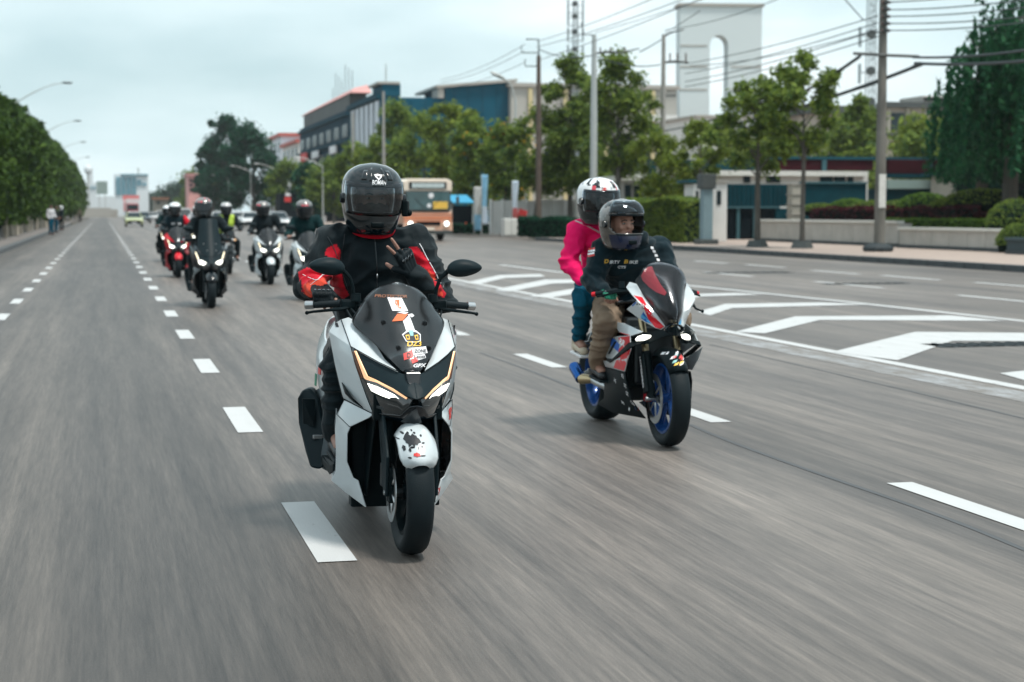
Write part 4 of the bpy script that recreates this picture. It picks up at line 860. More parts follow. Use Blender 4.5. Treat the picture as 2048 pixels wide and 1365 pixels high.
def make_person(loc, label, J, top, bottom, shoes, helmet, group=None, vox=.0085, skin='skin', gloves=None, headrot=(0,0,0), shoe_dir=(0,-1,-.05), zone=None, tops=None, bulk=1.0, hands=None, rz=0, gaze=True, mask=False, hem=None, female=False, fold=.006):
    t = thing('person', label, 'person', (0,0,0), 0, group)
    V = {k: Vector(v) for k, v in J.items()}
    up = (V['neck']-V['pelvis']).normalized(); rot = (Matrix.Rotation(R(headrot[2]),3,'Z') @ Matrix.Rotation(R(headrot[0]),3,'X') @ Matrix.Rotation(R(headrot[1]),3,'Y'))
    hc = V['head']; hq = lambda a: hc + rot @ Vector(a)
    # ---- body: one skin
    b = MB(); b.ell(hc+rot @ Vector((0,.005,.005)), (.074,.092,.112), rot, 16, 12); b.cap(hq((0,-.02,-.05)), .062, hq((0,-.045,-.075)), .045)
    b.cap(hq((0,-.084,.018)), .009, hq((0,-.093,-.018)), .012, 8, 3)
    for s in (-1,1): b.ell(hq((s*.030,-.076,.022)), (.022,.014,.009), rot, 8, 6); b.ell(hq((s*.036,-.060,-.022)), (.020,.017,.022), rot, 8, 6); b.ell(hq((s*.076,.01,-.01)), (.010,.018,.028), rot, 8, 6)
    b.cap(V['neck'], .052, hq((0,.02,-.08)), .048); b.cap(V['pelvis'], .11, V['chest'], .11); b.cap(V['chest'], .10, V['neck'], .06)
    for s in 'LR':
        b.cap(V['chest'].lerp(V['neck'],.5), .06, V['sh'+s], .05); b.cap(V['sh'+s], .042, V['el'+s], .031); b.cap(V['el'+s], .031, V['ha'+s], .025)
        b.cap(V['hip'+s], .08, V['kn'+s], .055); b.cap(V['kn'+s], .052, V['an'+s], .036); b.cap(V['an'+s], .034, V['an'+s]+Vector(shoe_dir)*.12-Vector((0,0,.03)), .03)
    hd = hands or {}; GL = {}
    for s in 'LR':
        h = dict(fwd=(V['ha'+s]-V['el'+s]), back=(0,0,1), thumb=(1,0,0) if s == 'L' else (-1,0,0), curl=(75,72,70,66)); h.update(hd.get(s, {}))
        GL[s] = MB() if gloves else None; add_hand(b, GL[s], Vector(V['ha'+s]), **h)
    def sz(c):
        return 0
    body = blob('body', b, vox*.8, K[skin], t, 1, mats=[K[skin]])
    if gloves:
        for s in 'LR':
            g = blob('glove', GL[s], vox*.62, K[gloves], t, 1)
            if vox < .008:
                h = dict(fwd=(V['ha'+s]-V['el'+s]), back=(0,0,1), thumb=(1,0,0) if s == 'L' else (-1,0,0)); h.update({a: c for a, c in hd.get(s, {}).items() if a in ('fwd','back','thumb')})
                f = Vector(h['fwd']).normalized(); bk = Vector(h['back']); bk = (bk-f*bk.dot(f)).normalized(); th = f.cross(bk)
                for i in range(4):
                    o = -.030+.020*i; p = V['ha'+s]+f*.078+th*o+bk*.017; rm = Matrix((th, f, bk)).transposed()
                    MB().ell(p, (.0095,.013,.007), rm, 12, 6).out('knuckle_guard', K['gloss'], g, smooth=True)
                    c = MB(); c.lathe([(-.001,.0085),(.001,.0095),(.003,.0085)], p+bk*.002, bk, 12, close=True); c.out('knuckle_ring', K['metal'], g, smooth=True)
    # ---- eyes and brows
    for s in (-1,1):
        MB().ell(hq((s*.031,-.080,.004)), (.013,.008,.0045), rot, 12, 8).out('eye', K['eye'], body, smooth=True)
        MB().ell(hq((s*.031,-.0875,.004)), (.0058,.003,.0058), rot, 12, 8).out('iris', K['iris'], body, smooth=True)
        c = MB(); c.tube([hq((s*.014,-.089,.022)), hq((s*.03,-.091,.027)), hq((s*.05,-.082,.020))], .0035, 6); c.out('eyebrow', K['hair'], body, smooth=True)
    c = MB(); c.ell(hq((0,-.088,-.048)), (.020,.008,.005), rot, 12, 6); c.out('lips', K['lip'], body, smooth=True)
    if mask:
        m_ = MB(); m_.ell(hq((0,-.01,-.055)), (.080,.098,.062), rot, 18, 12); m_.cap(V['neck'], .062, hq((0,.0,-.08)), .062); m_.ell(hq((0,-.088,-.03)), (.018,.022,.018), rot, 8, 6)
        blob('face_mask', m_, vox*.9, K['jblack'], t, 2)
        c = MB(); c.ell(hq((0,.01,.062)), (.080,.098,.045), rot, 18, 10); c.out('balaclava', K['jblack'], t, smooth=True)
    # ---- trousers
    p = MB(); k = bulk
    p.ell(V['pelvis'], (.165,.13,.12), None, 16, 10)
    for s in 'LR':
        p.cap(V['hip'+s], .105*k, V['kn'+s], .078*k); p.cap(V['kn'+s], .078*k, V['an'+s].lerp(V['kn'+s],.12 if female else .02), .056*k if not female else .046)
    blob('trousers', p, vox, K[bottom], t, 2, disp=folds(fold*1.2, 9, [V['knL'], V['knR']], .13, 3))
    # ---- shoes
    for s in 'LR':
        a = V['an'+s]; d = Vector(shoe_dir).normalized(); c = MB()
        c.cap(a+Vector((0,.0,.02)), .045, a-d*.035-Vector((0,0,.045)), .037); c.cap(a-d*.02-Vector((0,0,.035)), .040, a+d*.15-Vector((0,0,.055)), .034, 14, 5, .8)
        sh = blob('shoe', c, vox, K[shoes], t, 2); c = MB(); c.box(a+d*.06-Vector((0,0,.088)), (.075,.27,.018), rot=Matrix.Rotation(math.asin(max(-1,min(1,-d.z))),3,'X')); c.out('sole', K['wprint'] if shoes != 'shoe' else K['rubber'], sh, bevel=.006)
        for i in range(4):
            q0 = a+d*(.05+.022*i)+Vector((0,0,.002-.007*i)); c = MB(); c.tube([q0-Vector((.022,0,.006)), q0+Vector((0,0,.004)), q0+Vector((.022,0,-.006))], .0035, 5); c.out('lace', K['rprint'] if shoes == 'shoe' else K['wprint'], sh, smooth=True)
    # ---- jacket
    j = MB(); ch = V['chest']; pv = V['pelvis']; sw = .165 if not female else .145
    ru = up.to_track_quat('Z','Y').to_matrix() if False else Vector((0,0,1)).rotation_difference(up).to_matrix()
    j.ell(ch+up*.02, (.195*k if not female else .165, .135*k, .20), ru, 20, 14); j.ell(ch.lerp(pv,.55), (.175*k if not female else .15,.13*k,.19), ru, 20, 14); j.ell(pv+up*.03, (.175*k if not female else .165,.135*k,.12), ru, 20, 12)
    j.cap(V['neck']-up*.03, .075, V['neck']+up*.03, .066)
    for s in 'LR':
        j.cap(V['neck']-up*.06, .07, V['sh'+s], .078*k); j.cap(V['sh'+s], .082*k, V['sh'+s].lerp(V['el'+s],.5), .070*k); j.cap(V['sh'+s].lerp(V['el'+s],.4), .072*k, V['el'+s], .062*k); j.cap(V['el'+s], .063*k, V['ha'+s].lerp(V['el'+s],.10), .044*k)
    jk = blob('jacket', j, vox, None, t, 2, disp=folds(fold, 10, [V['elL'], V['elR'], ch.lerp(pv,.7)], .14, 1), mats=tops or [K[top]], zone=zone)
    # ---- helmet
    hp = make_helmet(t, hq((0,0,0)), rot, **helmet) if helmet else None
    t.location = loc; t.rotation_euler = (0,0,rz)
    return t, jk, hp, body
def line_on(name, tree, pts, d, r, mat, parent, off=.001, n=14):
    P = snap_mesh(crom(pts, n), tree, d, off, 1.2); return MB().tube(P, r, 6).out(name, mat, parent, smooth=True)

# generic rider pose on a scooter, local bike coordinates
def scooter_pose(hx=0, lean=0, hz=0):
    return dict(pelvis=(0,1.02,.88), chest=(hx*.4,.94+lean,1.16), neck=(hx*.8,.90+lean,1.36+hz), head=(hx,.86+lean,1.50+hz), shL=(-.185,.92+lean,1.31), shR=(.185,.92+lean,1.31), elL=(-.33,.84,1.09), elR=(.33,.84,1.09),
        haL=(-.315,.66,1.06), haR=(.315,.66,1.06), hipL=(-.10,1.02,.84), hipR=(.10,1.02,.84), knL=(-.23,.60,.74), knR=(.23,.60,.74), anL=(-.235,.66,.40), anR=(.235,.66,.40))
# ================================================================ the place
def struct(name, v, f, mat, parent=None, **k): o = mk(name, v, f, mat, parent, **k); o['kind'] = 'structure'; return o
# ---- asphalt: worn lengthwise by traffic
def road_mat():
    m = bpy.data.materials.new('asphalt'); m.use_nodes = True; t = m.node_tree; p = t.nodes['Principled BSDF']; l = t.links.new
    def N(ty, **k):
        n = t.nodes.new(ty)
        for a, b in k.items(): setattr(n, a, b)
        return n
    co = N('ShaderNodeTexCoord')
    def noise_(scale, vec, det=4, rough=.6):
        mp_ = N('ShaderNodeMapping'); mp_.inputs['Scale'].default_value = vec; l(co.outputs['Object'], mp_.inputs[0])
        n = N('ShaderNodeTexNoise'); n.inputs['Scale'].default_value = scale; n.inputs['Detail'].default_value = det; n.inputs['Roughness'].default_value = rough; l(mp_.outputs[0], n.inputs['Vector']); return n.outputs['Fac']
    def ramp(f, a, ca, b, cb):
        r_ = N('ShaderNodeValToRGB'); e_ = r_.color_ramp.elements; e_[0].position = a; e_[0].color = (*ca, 1); e_[1].position = b; e_[1].color = (*cb, 1); l(f, r_.inputs[0]); return r_.outputs[0]
    def mul(a, b, fac=1.0):
        x = N('ShaderNodeMix'); x.data_type = 'RGBA'; x.blend_type = 'MULTIPLY'; x.inputs['Factor'].default_value = fac; l(a, x.inputs['A']); l(b, x.inputs['B']); return x.outputs['Result']
    base = ramp(noise_(.35, (1, .25, 1), 5), .3, (.136, .118, .105), .7, (.218, .190, .170))
    streak = ramp(noise_(9, (1, .03, 1), 8, .8), .32, (.50, .51, .53), .68, (1.30, 1.29, 1.28))
    fine = ramp(noise_(55, (1, .035, 1), 4, .75), .28, (.68, .69, .70), .72, (1.25, 1.24, 1.23))
    grit = ramp(noise_(140, (1, 1, 1), 2), .3, (.86, .86, .86), .7, (1.08, 1.08, 1.08))
    broad = ramp(noise_(1.7, (1, .022, 1), 5, .65), .34, (.62,.63,.65), .66, (1.22,1.20,1.17))
    c = mul(mul(mul(mul(base, broad), streak), fine), grit)
    # darker asphalt in the left-hand lanes, partly vignette put into the colour; oil line down each lane
    sx = N('ShaderNodeSeparateXYZ'); l(co.outputs['Object'], sx.inputs[0])
    wob = N('ShaderNodeMath', operation='MULTIPLY_ADD'); l(noise_(.5, (1, .08, 1), 3), wob.inputs[0]); wob.inputs[1].default_value = 1.6; l(sx.outputs[0], wob.inputs[2])
    lane = N('ShaderNodeValToRGB'); e_ = lane.color_ramp.elements; e_[0].position = 0; e_[0].color = (.60,.64,.66,1); e_[1].position = 1; e_[1].color = (1,1,1,1)
    for pos, v_ in ((.12,.80), (.14,.62), (.17,.52), (.187,.46), (.203,.66), (.225,.95), (.29,1.0), (.315,.76), (.34,.95), (.44,1.0), (.52,.92), (.60,1.0), (.80,.9)):
        q = e_.new(pos); q.color = (v_*.985, v_, v_*1.005, 1)
    mr = N('ShaderNodeMapRange'); mr.inputs['From Min'].default_value = -4; mr.inputs['From Max'].default_value = 24; l(wob.outputs[0], mr.inputs['Value']); l(mr.outputs[0], lane.inputs[0])
    c = mul(c, lane.outputs[0])
    l(c, p.inputs['Base Color']); p.inputs['Roughness'].default_value = .52; p.inputs['Specular IOR Level'].default_value = .4
    bu = N('ShaderNodeBump'); bu.inputs['Strength'].default_value = .35; bu.inputs['Distance'].default_value = .004; l(noise_(220, (1, .25, 1), 2), bu.inputs['Height']); l(bu.outputs[0], p.inputs['Normal'])
    return m
AS = road_mat()
PAINT = M('road_paint', (.48,.49,.49), .65, var=.06, vscale=6, bump=.1, bscale=120, stretch=(1,.2,1))
def wear(m, lo=.34, hi=.44, rgb=(.15,.135,.12)):      # paint chipped and scuffed away in patches
    t = m.node_tree; p = t.nodes['Principled BSDF']; src = p.inputs['Base Color'].links[0].from_socket
    g = t.nodes.new('ShaderNodeNewGeometry'); mp_ = t.nodes.new('ShaderNodeMapping'); mp_.inputs['Scale'].default_value = (1,.35,1); t.links.new(g.outputs['Position'], mp_.inputs[0])
    a = t.nodes.new('ShaderNodeTexNoise'); a.inputs['Scale'].default_value = 5; a.inputs['Detail'].default_value = 9; a.inputs['Roughness'].default_value = .75; t.links.new(mp_.outputs[0], a.inputs['Vector'])
    r_ = t.nodes.new('ShaderNodeValToRGB'); e_ = r_.color_ramp.elements; e_[0].position = lo; e_[0].color = (0,0,0,1); e_[1].position = hi; e_[1].color = (1,1,1,1); t.links.new(a.outputs['Fac'], r_.inputs[0])
    x = t.nodes.new('ShaderNodeMix'); x.data_type = 'RGBA'; x.inputs['A'].default_value = (*rgb, 1); t.links.new(r_.outputs[0], x.inputs['Factor']); t.links.new(src, x.inputs['B']); t.links.new(x.outputs['Result'], p.inputs['Base Color'])
wear(PAINT, .30, .40); PAINTF = M('faded_paint', (.28,.29,.30), .7, var=.16, vscale=3, stretch=(1,.15,1), bump=.1, bscale=90)
wear(PAINTF, .40, .62); CONC = M('concrete', (.36,.34,.31), .85, var=.12, vscale=3, bump=.2, bscale=30); PAVE = M('paving', (.34,.27,.23), .85, var=.12, vscale=4, bump=.15, bscale=30); KERB = M('kerb_dark', (.055,.065,.07), .8, var=.3, vscale=2); GROUND = M('bare_ground', (.16,.15,.12), .9, var=.2, vscale=.3, bump=.2, bscale=8)
def sheet(name, x0, x1, y0, y1, z, mat, ny=1):
    v = []; f = []
    for i in range(ny+1):
        y = y0+(y1-y0)*i/ny; v += [(x0,y,z),(x1,y,z)]
    for i in range(ny): f.append((2*i,2*i+1,2*i+3,2*i+2))
    return struct(name, v, f, mat)
struct('ground', [(-900,-60,-.03),(900,-60,-.03),(900,3500,-.03),(-900,3500,-.03)], [(0,1,2,3)], GROUND)
KX0, KX1 = -3.45, 21.6
struct('road', [(KX0,-30,0),(KX1,-30,0),(KX1,900,0),(KX0,900,0)], [(0,1,2,3)], AS)
# side road joining between the two kerbs on the right
struct('side_road', [(KX1,88,0),(60,96,0),(60,112,0),(KX1,112,0)], [(0,1,2,3)], AS)
struct('pavement_right', [(KX1+.35,-20,.15),(60,-20,.15),(60,88,.15),(KX1+.35,84.5,.15)], [(0,1,2,3)], PAVE)
struct('pavement_far', [(KX1+.35,112,.15),(120,112,.15),(120,600,.15),(KX1+.35,600,.15)], [(0,1,2,3)], PAVE)
struct('pavement_left', [(-30,-20,.15),(KX0-.3,-20,.15),(KX0-.3,700,.15),(-30,700,.15)], [(0,1,2,3)], M('pavement_grey_brown', (.17,.155,.145), .85, var=.15, vscale=2, bump=.15, bscale=30))  # darker grey-brown than the right-hand paving
def kerbs(name, x, y0, y1, L, mats, n0=0):
    k = struct(name, [(x-.14,y0,-.01),(x+.14,y0,-.01),(x+.14,y1,-.01),(x-.14,y1,-.01)], [(0,1,2,3)], KERB)
    me = None; y = y0; i = 0
    while y < y1:
        m_ = mats[i % len(mats)]
        b = MB(); b.box((0,0,0), (.30, L-.02, .17)); o = b.out('kerbstone', m_, k, bevel=.012)
        o.location = (x, y+L/2, .075); y += L; i += 1
        if me is None: me = [None]*len(mats)
        if me[(i-1) % len(mats)] is None: me[(i-1) % len(mats)] = o.data
        else: o.data = me[(i-1) % len(mats)]
kerbs('kerb_right', KX1+.17, 26, 84.5, 1.0, [KERB])
kerbs('kerb_left', KX0-.15, 40, 200, 2.0, [M('kerb_grey', (.09,.10,.105), .8, var=.25)])
struct('kerb_right_far', [(KX1,112,.0),(KX1+.35,112,.0),(KX1+.35,600,.0),(KX1,600,.0),(KX1,112,.16),(KX1+.35,112,.16),(KX1+.35,600,.16),(KX1,600,.16)], [(0,1,5,4),(1,2,6,5),(2,3,7,6),(3,0,4,7),(4,5,6,7)], KERB)
# ---- painted markings
def paint(name, poly, mat=PAINT, z=.004):
    return struct(name, [(a[0], a[1], z) for a in poly], [tuple(range(len(poly)))], mat)
g1 = onG(635,1065); XL1 = .945; period = 4.13
def dashes(X, y0, per, ln, w_, y1, name, mat=PAINT):
    y = y0; 
    first = None
    while y < y1:
        o = paint(name, [(X-w_/2,0),(X+w_/2,0),(X+w_/2,ln),(X-w_/2,ln)], mat)
        if first: 
            me = o.data; o.data = first; bpy.data.meshes.remove(me)
        else: first = o.data
        o.location = (0, y, 0); y += per
ya = onG(640,1124).y; yb = onG(600,1007).y
yd = [onG(x, y).y for x, y in ((672,1125),(500,862),(418,745),(374,678),(345,634))]
per = (yd[4]-yd[0])/4; ln = onG(565,1007).y - yd[0]
XL1 = onG(635,1065).x; dashes(XL1, yd[0], per, ln, .165, 260, 'lane_dash')
XL0 = onG(57,579).x; dashes(XL0, onG(25,608).y - per*7, per, ln, .16, 230, 'edge_dash')
XR1 = onG(1914,1006).x; y0 = onG(1780,962).y
dashes(XR1, onG(2120,1075).y, per*1.0, onG(1780,962).y-onG(2120,1075).y if False else ln*1.05, .15, 240, 'right_lane_dash')
XS = onG(1700,711).x
paint('edge_line', [(XS-.07,-20),(XS+.09,-20),(XS+.09,60),(XS-.07,60)])
paint('old_edge_line', [(XS-.55,-20),(XS-.16,-20),(XS-.16,60),(XS-.55,60)], PAINTF, .003)
up = [onG(x, y) for x, y in ((2300,672),(2048,643),(1700,605),(1380,572),(1120,545),(1000,530))]
for i in range(len(up)-1):
    a, b = up[i], up[i+1]; paint('island_line', [(a.x-.09,a.y),(a.x+.09,a.y),(b.x+.09,b.y),(b.x-.09,b.y)])
# chevrons of the painted island
def chev(pts, mat=PAINT):
    P_ = [onG(x, y) for x, y in pts]; paint('chevron', [(p.x, p.y) for p in P_], mat, .006)
chev([(1665,705),(1795,722),(1905,683),(2150,684),(2150,668),(1830,665)][::-1])
chev([(1470,665),(1530,668),(1640,641),(2010,643),(1900,632),(1590,634)][::-1])
chev([(1395,625),(1420,632),(1465,617),(1740,610),(1640,606),(1450,609)][::-1])
chev([(1375,602),(1400,594),(1530,590),(1470,587),(1390,589),(1360,594)][::-1])
chev([(2000,748),(2180,800),(2300,760),(2300,720),(2120,735)][::-1])
chev([(990,580),(1020,584),(1105,568),(1180,566),(1170,560),(1090,560)][::-1])
chev([(1060,593),(1095,597),(1180,584),(1260,580),(1250,574),(1160,576)][::-1])
chev([(930,566),(955,570),(1010,557),(1090,554),(1080,549),(1000,551)][::-1])
for (px, py) in ((1455,549),(1695,570),(2010,600),(1290,536)):
    a = onG(px, py); paint('far_lane_dash', [(a.x-.08,a.y-1.6),(a.x+.08,a.y-1.6),(a.x+.08,a.y+1.6),(a.x-.08,a.y+1.6)])
for (px, py) in ((1530,533),(1670,545),(1820,556),(2020,571),(1420,525)):
    a = onG(px, py); paint('outer_lane_dash', [(a.x-.09,a.y-1.4),(a.x+.09,a.y-1.4),(a.x+.09,a.y+1.4),(a.x-.09,a.y+1.4)])
# tar seams
TAR = M('tar', (.06,.062,.065), .6, var=.2, vscale=8, stretch=(1,.2,1))
def seam_on_road(pts, w_):
    P_ = [onG(x, y) for x, y in pts]; P_ = crom([(p.x,p.y,.002) for p in P_], 24); n = len(P_)
    v = [(p.x-w_/2,p.y,.002) for p in P_]+[(p.x+w_/2,p.y,.002) for p in P_]; struct('tar_seam', v, [(i,n+i,n+i+1,i+1) for i in range(n-1)], TAR)
seam_on_road([(2200,1165),(1900,1040),(1600,935),(1450,880),(1380,850)], .035); seam_on_road([(960,706),(1080,750),(1180,790)], .03); seam_on_road([(2100,850),(1700,755),(1420,690)], .03)
# drain grates in the island
def grate(px, py, label, ln=2.6, wd=.55):
    a = onG(px, py); t = thing('drain_grate', label, 'drain grate', (a.x, a.y, .0), R(0), 'drain grates in the road')
    box('frame', (0,0,.003), (ln, wd, .006), M('cast_iron', (.02,.028,.032), .6, metal=.5, var=.3), t)
    for k in range(9): box('bar', (-ln/2+.15+k*(ln-.3)/8, 0, .010), (.05, wd*.86, .010), MATS['cast_iron'], t)
grate(1985, 690, 'dark drain grate beside the broad chevron near the right edge', 1.5, .5); grate(1495, 546, 'small dark grate in the far lanes left of the flat dashes', 2.2, .5); grate(1730, 568, 'dark grate beside a white dash in the far lanes', 1.8, .4)

# ---------------------------------------------------------------- trees
LG = M_leaf('leaf_green', (.003,.050,.034), (.26,.34,.055), .45, 1.1); LD = M_leaf('leaf_dark', (.000,.020,.020), (.020,.105,.050), .3, .5)
LY = M_leaf('leaf_yellowish', (.030,.080,.020), (.26,.32,.05), .4, 1.0); LH = M_leaf('leaf_hedge', (.000,.016,.014), (.085,.150,.022), .25, .3); LW = M_leaf('leaf_willow', (.002,.034,.026), (.045,.16,.065), .45, .45)
LF = M_leaf('leaf_far', (.018,.050,.042), (.060,.105,.070), .2, .2)
BARK = M('bark', (.085,.080,.070), .9, var=.3, vscale=6, bump=.5, bscale=18, stretch=(1,1,.3)); BARKP = M('bark_pale', (.42,.37,.30), .85, var=.3, vscale=5, bump=.4, bscale=14, stretch=(1,1,.3))
def crown_pts(cl, n, seedfill=.55):
    out = []; tot = sum(c[1]**2*1.0 for c in cl)
    for (c, r_) in cl:
        k = max(8, int(n*r_*r_/tot)); d = RNG.normal(size=(k,3)); d /= np.linalg.norm(d, axis=1)[:,None]
        rad = r_*(RNG.uniform(0, 1, k)**seedfill); rad *= 1+.18*RNG.normal(size=k); out.append(np.array(c) + d*rad[:,None]*np.array([1,1,.8]))
    return np.concatenate(out)
def tree(px, py, label, X=None, top=None, crown_w=None, mat=LG, n=5200, leaf=.13, trunk=.12, lean=0, clear=.38, group='roadside trees', name='tree', loc=None, bark=BARK, seed=None, gaps=.75, airy=False, zb=.15, flat=1.0, yellow=0):
    """tapered trunk, limbs that reach every clump, leaf clumps with gaps between"""
    rn = random.Random(seed if seed is not None else px*7+py)
    p = loc if loc else atX(px, 425, X); base = Vector((p.x, p.y, zb)); zc = p.y/ray(px,425).y
    H = top if top else 8.0; W = crown_w
    t = thing(name, label, 'tree', base, 0, group)
    tr = MB(); pts = [(0,0,-.1), (lean*.2,0,H*.18), (lean*.5,rn.uniform(-.1,.1),H*clear), (lean*.8,0,H*.62), (lean,0,H*.88)]
    tr.tube(pts, [trunk*1.25, trunk, trunk*.8, trunk*.45, trunk*.12], 9)
    cl = []; nb = 13 if not airy else 17
    for i in range(nb):
        u = i/(nb-1); z = H*(clear+.06+(1-clear-.10)*u); prof = math.sin(math.pi*(.16+.74*u))**.8
        q = i*2.4+rn.random(); rad = W/2*prof*rn.uniform(.35,.80); c = (lean*(.3+.7*u)+rad*math.cos(q), rad*math.sin(q)*.9*flat, z+rn.uniform(-.2,.2))
        r_ = W*rn.uniform(.13,.24)*(1 if not airy else .62); cl.append((c, r_))
        s = Vector((lean*(.25+.5*u),0,H*(clear-.04+.45*u))); tr.tube([s, s.lerp(Vector(c), .5)+Vector((0,0,.12)), c], [trunk*.36, trunk*.22, trunk*.07], 5)
    for i in range(6 if airy else 9):    # sprigs that break the outline
        q = rn.random()*6.28; u = rn.uniform(.25,1.0); rad = W/2*rn.uniform(.8,1.12)*math.sin(math.pi*(.16+.74*u))**.6; c = (lean*u+rad*math.cos(q)*.9, rad*math.sin(q)*.9, H*(clear+.1+(.86-clear)*u)); cl.append((c, W*rn.uniform(.07,.12)))
        s = Vector((lean*.6,0,H*(clear+.1+.4*u))); tr.tube([s, c], [trunk*.15, trunk*.05], 4)
    tr.out('trunk', bark, t, smooth=True)
    P_ = crown_pts(cl, n, gaps); V, F = leaf_quads(P_, leaf); o = fastmesh('crown', V, F, mat, t)
    if yellow:
        P_ = crown_pts([c for c in cl if rn.random() < .4][:6] or cl[:3], yellow, .4); V, F = leaf_quads(P_, leaf); y_ = fastmesh('blossom', V, F, M_leaf('leaf_amber', (.35,.20,.02), (.75,.42,.04), .3), t)
    return t
def HT(py, px, X):                         # height above ground of something seen at (px, py) that stands at X
    q = atX(px, py, X); return q.z
# pavement trees on the right, nearest first
tree(1605, 497, 'slim street tree with bare lower trunk, nearer the big concrete pole', X=24.6, top=7.0, crown_w=4.0, mat=LG, n=4800, leaf=.12, trunk=.09, clear=.46, airy=True, yellow=0)
tree(1515, 495, 'slim street tree with a mossy trunk in front of the dark gate', X=23.8, top=6.4, crown_w=4.2, mat=LG, n=4600, leaf=.12, trunk=.11, clear=.42, airy=True)
tree(1400, 470, 'thin yellow-green tree behind the white gate pillars', X=27, top=5.6, crown_w=3.6, mat=LY, n=4200, leaf=.12, trunk=.08, clear=.35, airy=True)
tree(1320, 470, 'small yellow-green tree above the trimmed hedge', X=27, top=5.2, crown_w=3.4, mat=LY, n=4200, leaf=.12, trunk=.08, clear=.35)
tree(1235, 470, 'broad dark-leaved tree to the right of the pale lamp pole', X=27, top=HT(112,1235,27), crown_w=4.4, n=9000, leaf=.15, trunk=.16, clear=.30)
tree(1140, 470, 'tall leafy tree to the left of the pale lamp pole', X=27, top=HT(118,1140,27), crown_w=4.2, n=9000, leaf=.15, trunk=.15, clear=.28)
tree(1180, 470, 'dense low tree right behind the passenger', X=28, top=HT(230,1180,28), crown_w=5.0, n=7000, leaf=.15, trunk=.14, clear=.30)
tree(1068, 470, 'tree with a leaning dark trunk by the two-armed power pole', X=25.0, top=HT(228,1068,25), crown_w=4.6, n=7500, leaf=.15, trunk=.13, clear=.34, lean=.5)
tree(1010, 460, 'bushy tree with orange blossom left of the power pole', X=25.0, top=HT(262,1010,25), crown_w=4.4, n=6000, leaf=.16, trunk=.12, clear=.35, yellow=130)
for i, (px, py, wd, X_, lab, mt) in enumerate([
    (955, 250, 5.2, 25.5, 'tree with orange blossom beside the blue banner', LG), (905, 212, 5.6, 26, 'tall crown in front of the big blue-green wall', LY), (850, 248, 6.0, 26, 'rounded crown directly above the bus', LG),
    (800, 218, 6.4, 26.5, 'dark crown against the left end of the blue-green wall', LG), (757, 280, 6.2, 26.5, 'crown just behind the leading rider\'s helmet', LY), (712, 300, 6.6, 26, 'low crown at the foot of the column-fronted building', LG),
    (668, 325, 6.6, 26, 'low crown in front of the dark shop building', LG), (626, 335, 7.0, 26, 'low crown left of the dark shop building', LD), (585, 330, 8.0, 26, 'crown right of the tall dark tree', LG)]):
    tree(px, 470, lab, X=X_, top=HT(py, px, X_), crown_w=wd, mat=mt, n=6200, leaf=.20+.012*i, trunk=.16, clear=.22, yellow=(90 if i == 0 else 0))
for i, (px, py, wd, X_, lab, mt, nm) in enumerate([
    (508, 262, 12, 25, 'right half of the tall dark tree mass over the road', LD, 7000), (455, 236, 12.5, 24, 'tallest dark tree standing against the sky', LD, 9000), (425, 300, 9, 24, 'left shoulder of the tallest dark tree', LD, 6000),
    (395, 355, 14, 25, 'lower tree at the foot of the tallest tree', LG, 5000), (360, 378, 18, 24, 'small far tree under the pink building', LF, 4500), (325, 388, 22, 25, 'far tree above the white cars', LF, 4000), (296, 402, 22, 23, 'rounded far bush by the road end', LF, 3500)]):
    tree(px, 470, lab, X=X_, top=HT(py, px, X_), crown_w=wd, mat=mt, n=nm, leaf=.42+.05*i, trunk=.35, clear=.12, group='distant trees', gaps=.6)
# willow mass on the right edge
def willow(loc, H, W, label, seed, zmin=2.6):
    rn = np.random.default_rng(seed); t = thing('willow_tree', label, 'tree', loc, 0, 'weeping trees at the right edge')
    tr = MB(); tr.tube([(0,0,-.1),(.1,0,H*.3),(.3,.1,H*.6),(.1,0,H*.85)], [.35,.28,.18,.05], 10)
    P_ = []
    for k in range(150):
        q = rn.uniform(0, 6.28); r0 = W/2*rn.uniform(.05,1)**.6; z0 = H*(.98-.26*(r0/(W/2))**3)*rn.uniform(.80,1.02); L_ = rn.uniform(.15,.55)*H; m_ = int(L_/.055)
        z = z0-np.linspace(0, L_, m_); z = z[z > zmin]; m_ = len(z); u = np.linspace(0,1,m_)
        P_.append(np.stack([r0*math.cos(q)*(1+.12*u)+rn.normal(0,.09,m_), r0*math.sin(q)*(1+.12*u)+rn.normal(0,.09,m_), z], 1))
        if k % 8 == 0: tr.tube([(.1,0,H*.55), (r0*math.cos(q)*.6, r0*math.sin(q)*.6, z0), (r0*math.cos(q), r0*math.sin(q), z0-.3)], [.09,.05,.015], 5)
    tr.out('trunk', BARK, t, smooth=True); P_ = np.concatenate(P_); V, F = leaf_quads(P_, .15, .1, 2.5); fastmesh('crown', V, F, LW, t)
p = atX(2015, 425, 32.5); willow((p.x,p.y,.15), 8.6, 5.6, 'drooping dark green tree over the planter at the right edge', 3)
p = atX(2085, 425, 33); willow((p.x,p.y,.15), 10, 6.5, 'taller drooping tree cut off by the right edge of the view', 4)
p = atX(1958, 425, 38); willow((p.x,p.y,.15), 7.6, 3.6, 'smaller drooping tree behind the stone steps', 5)

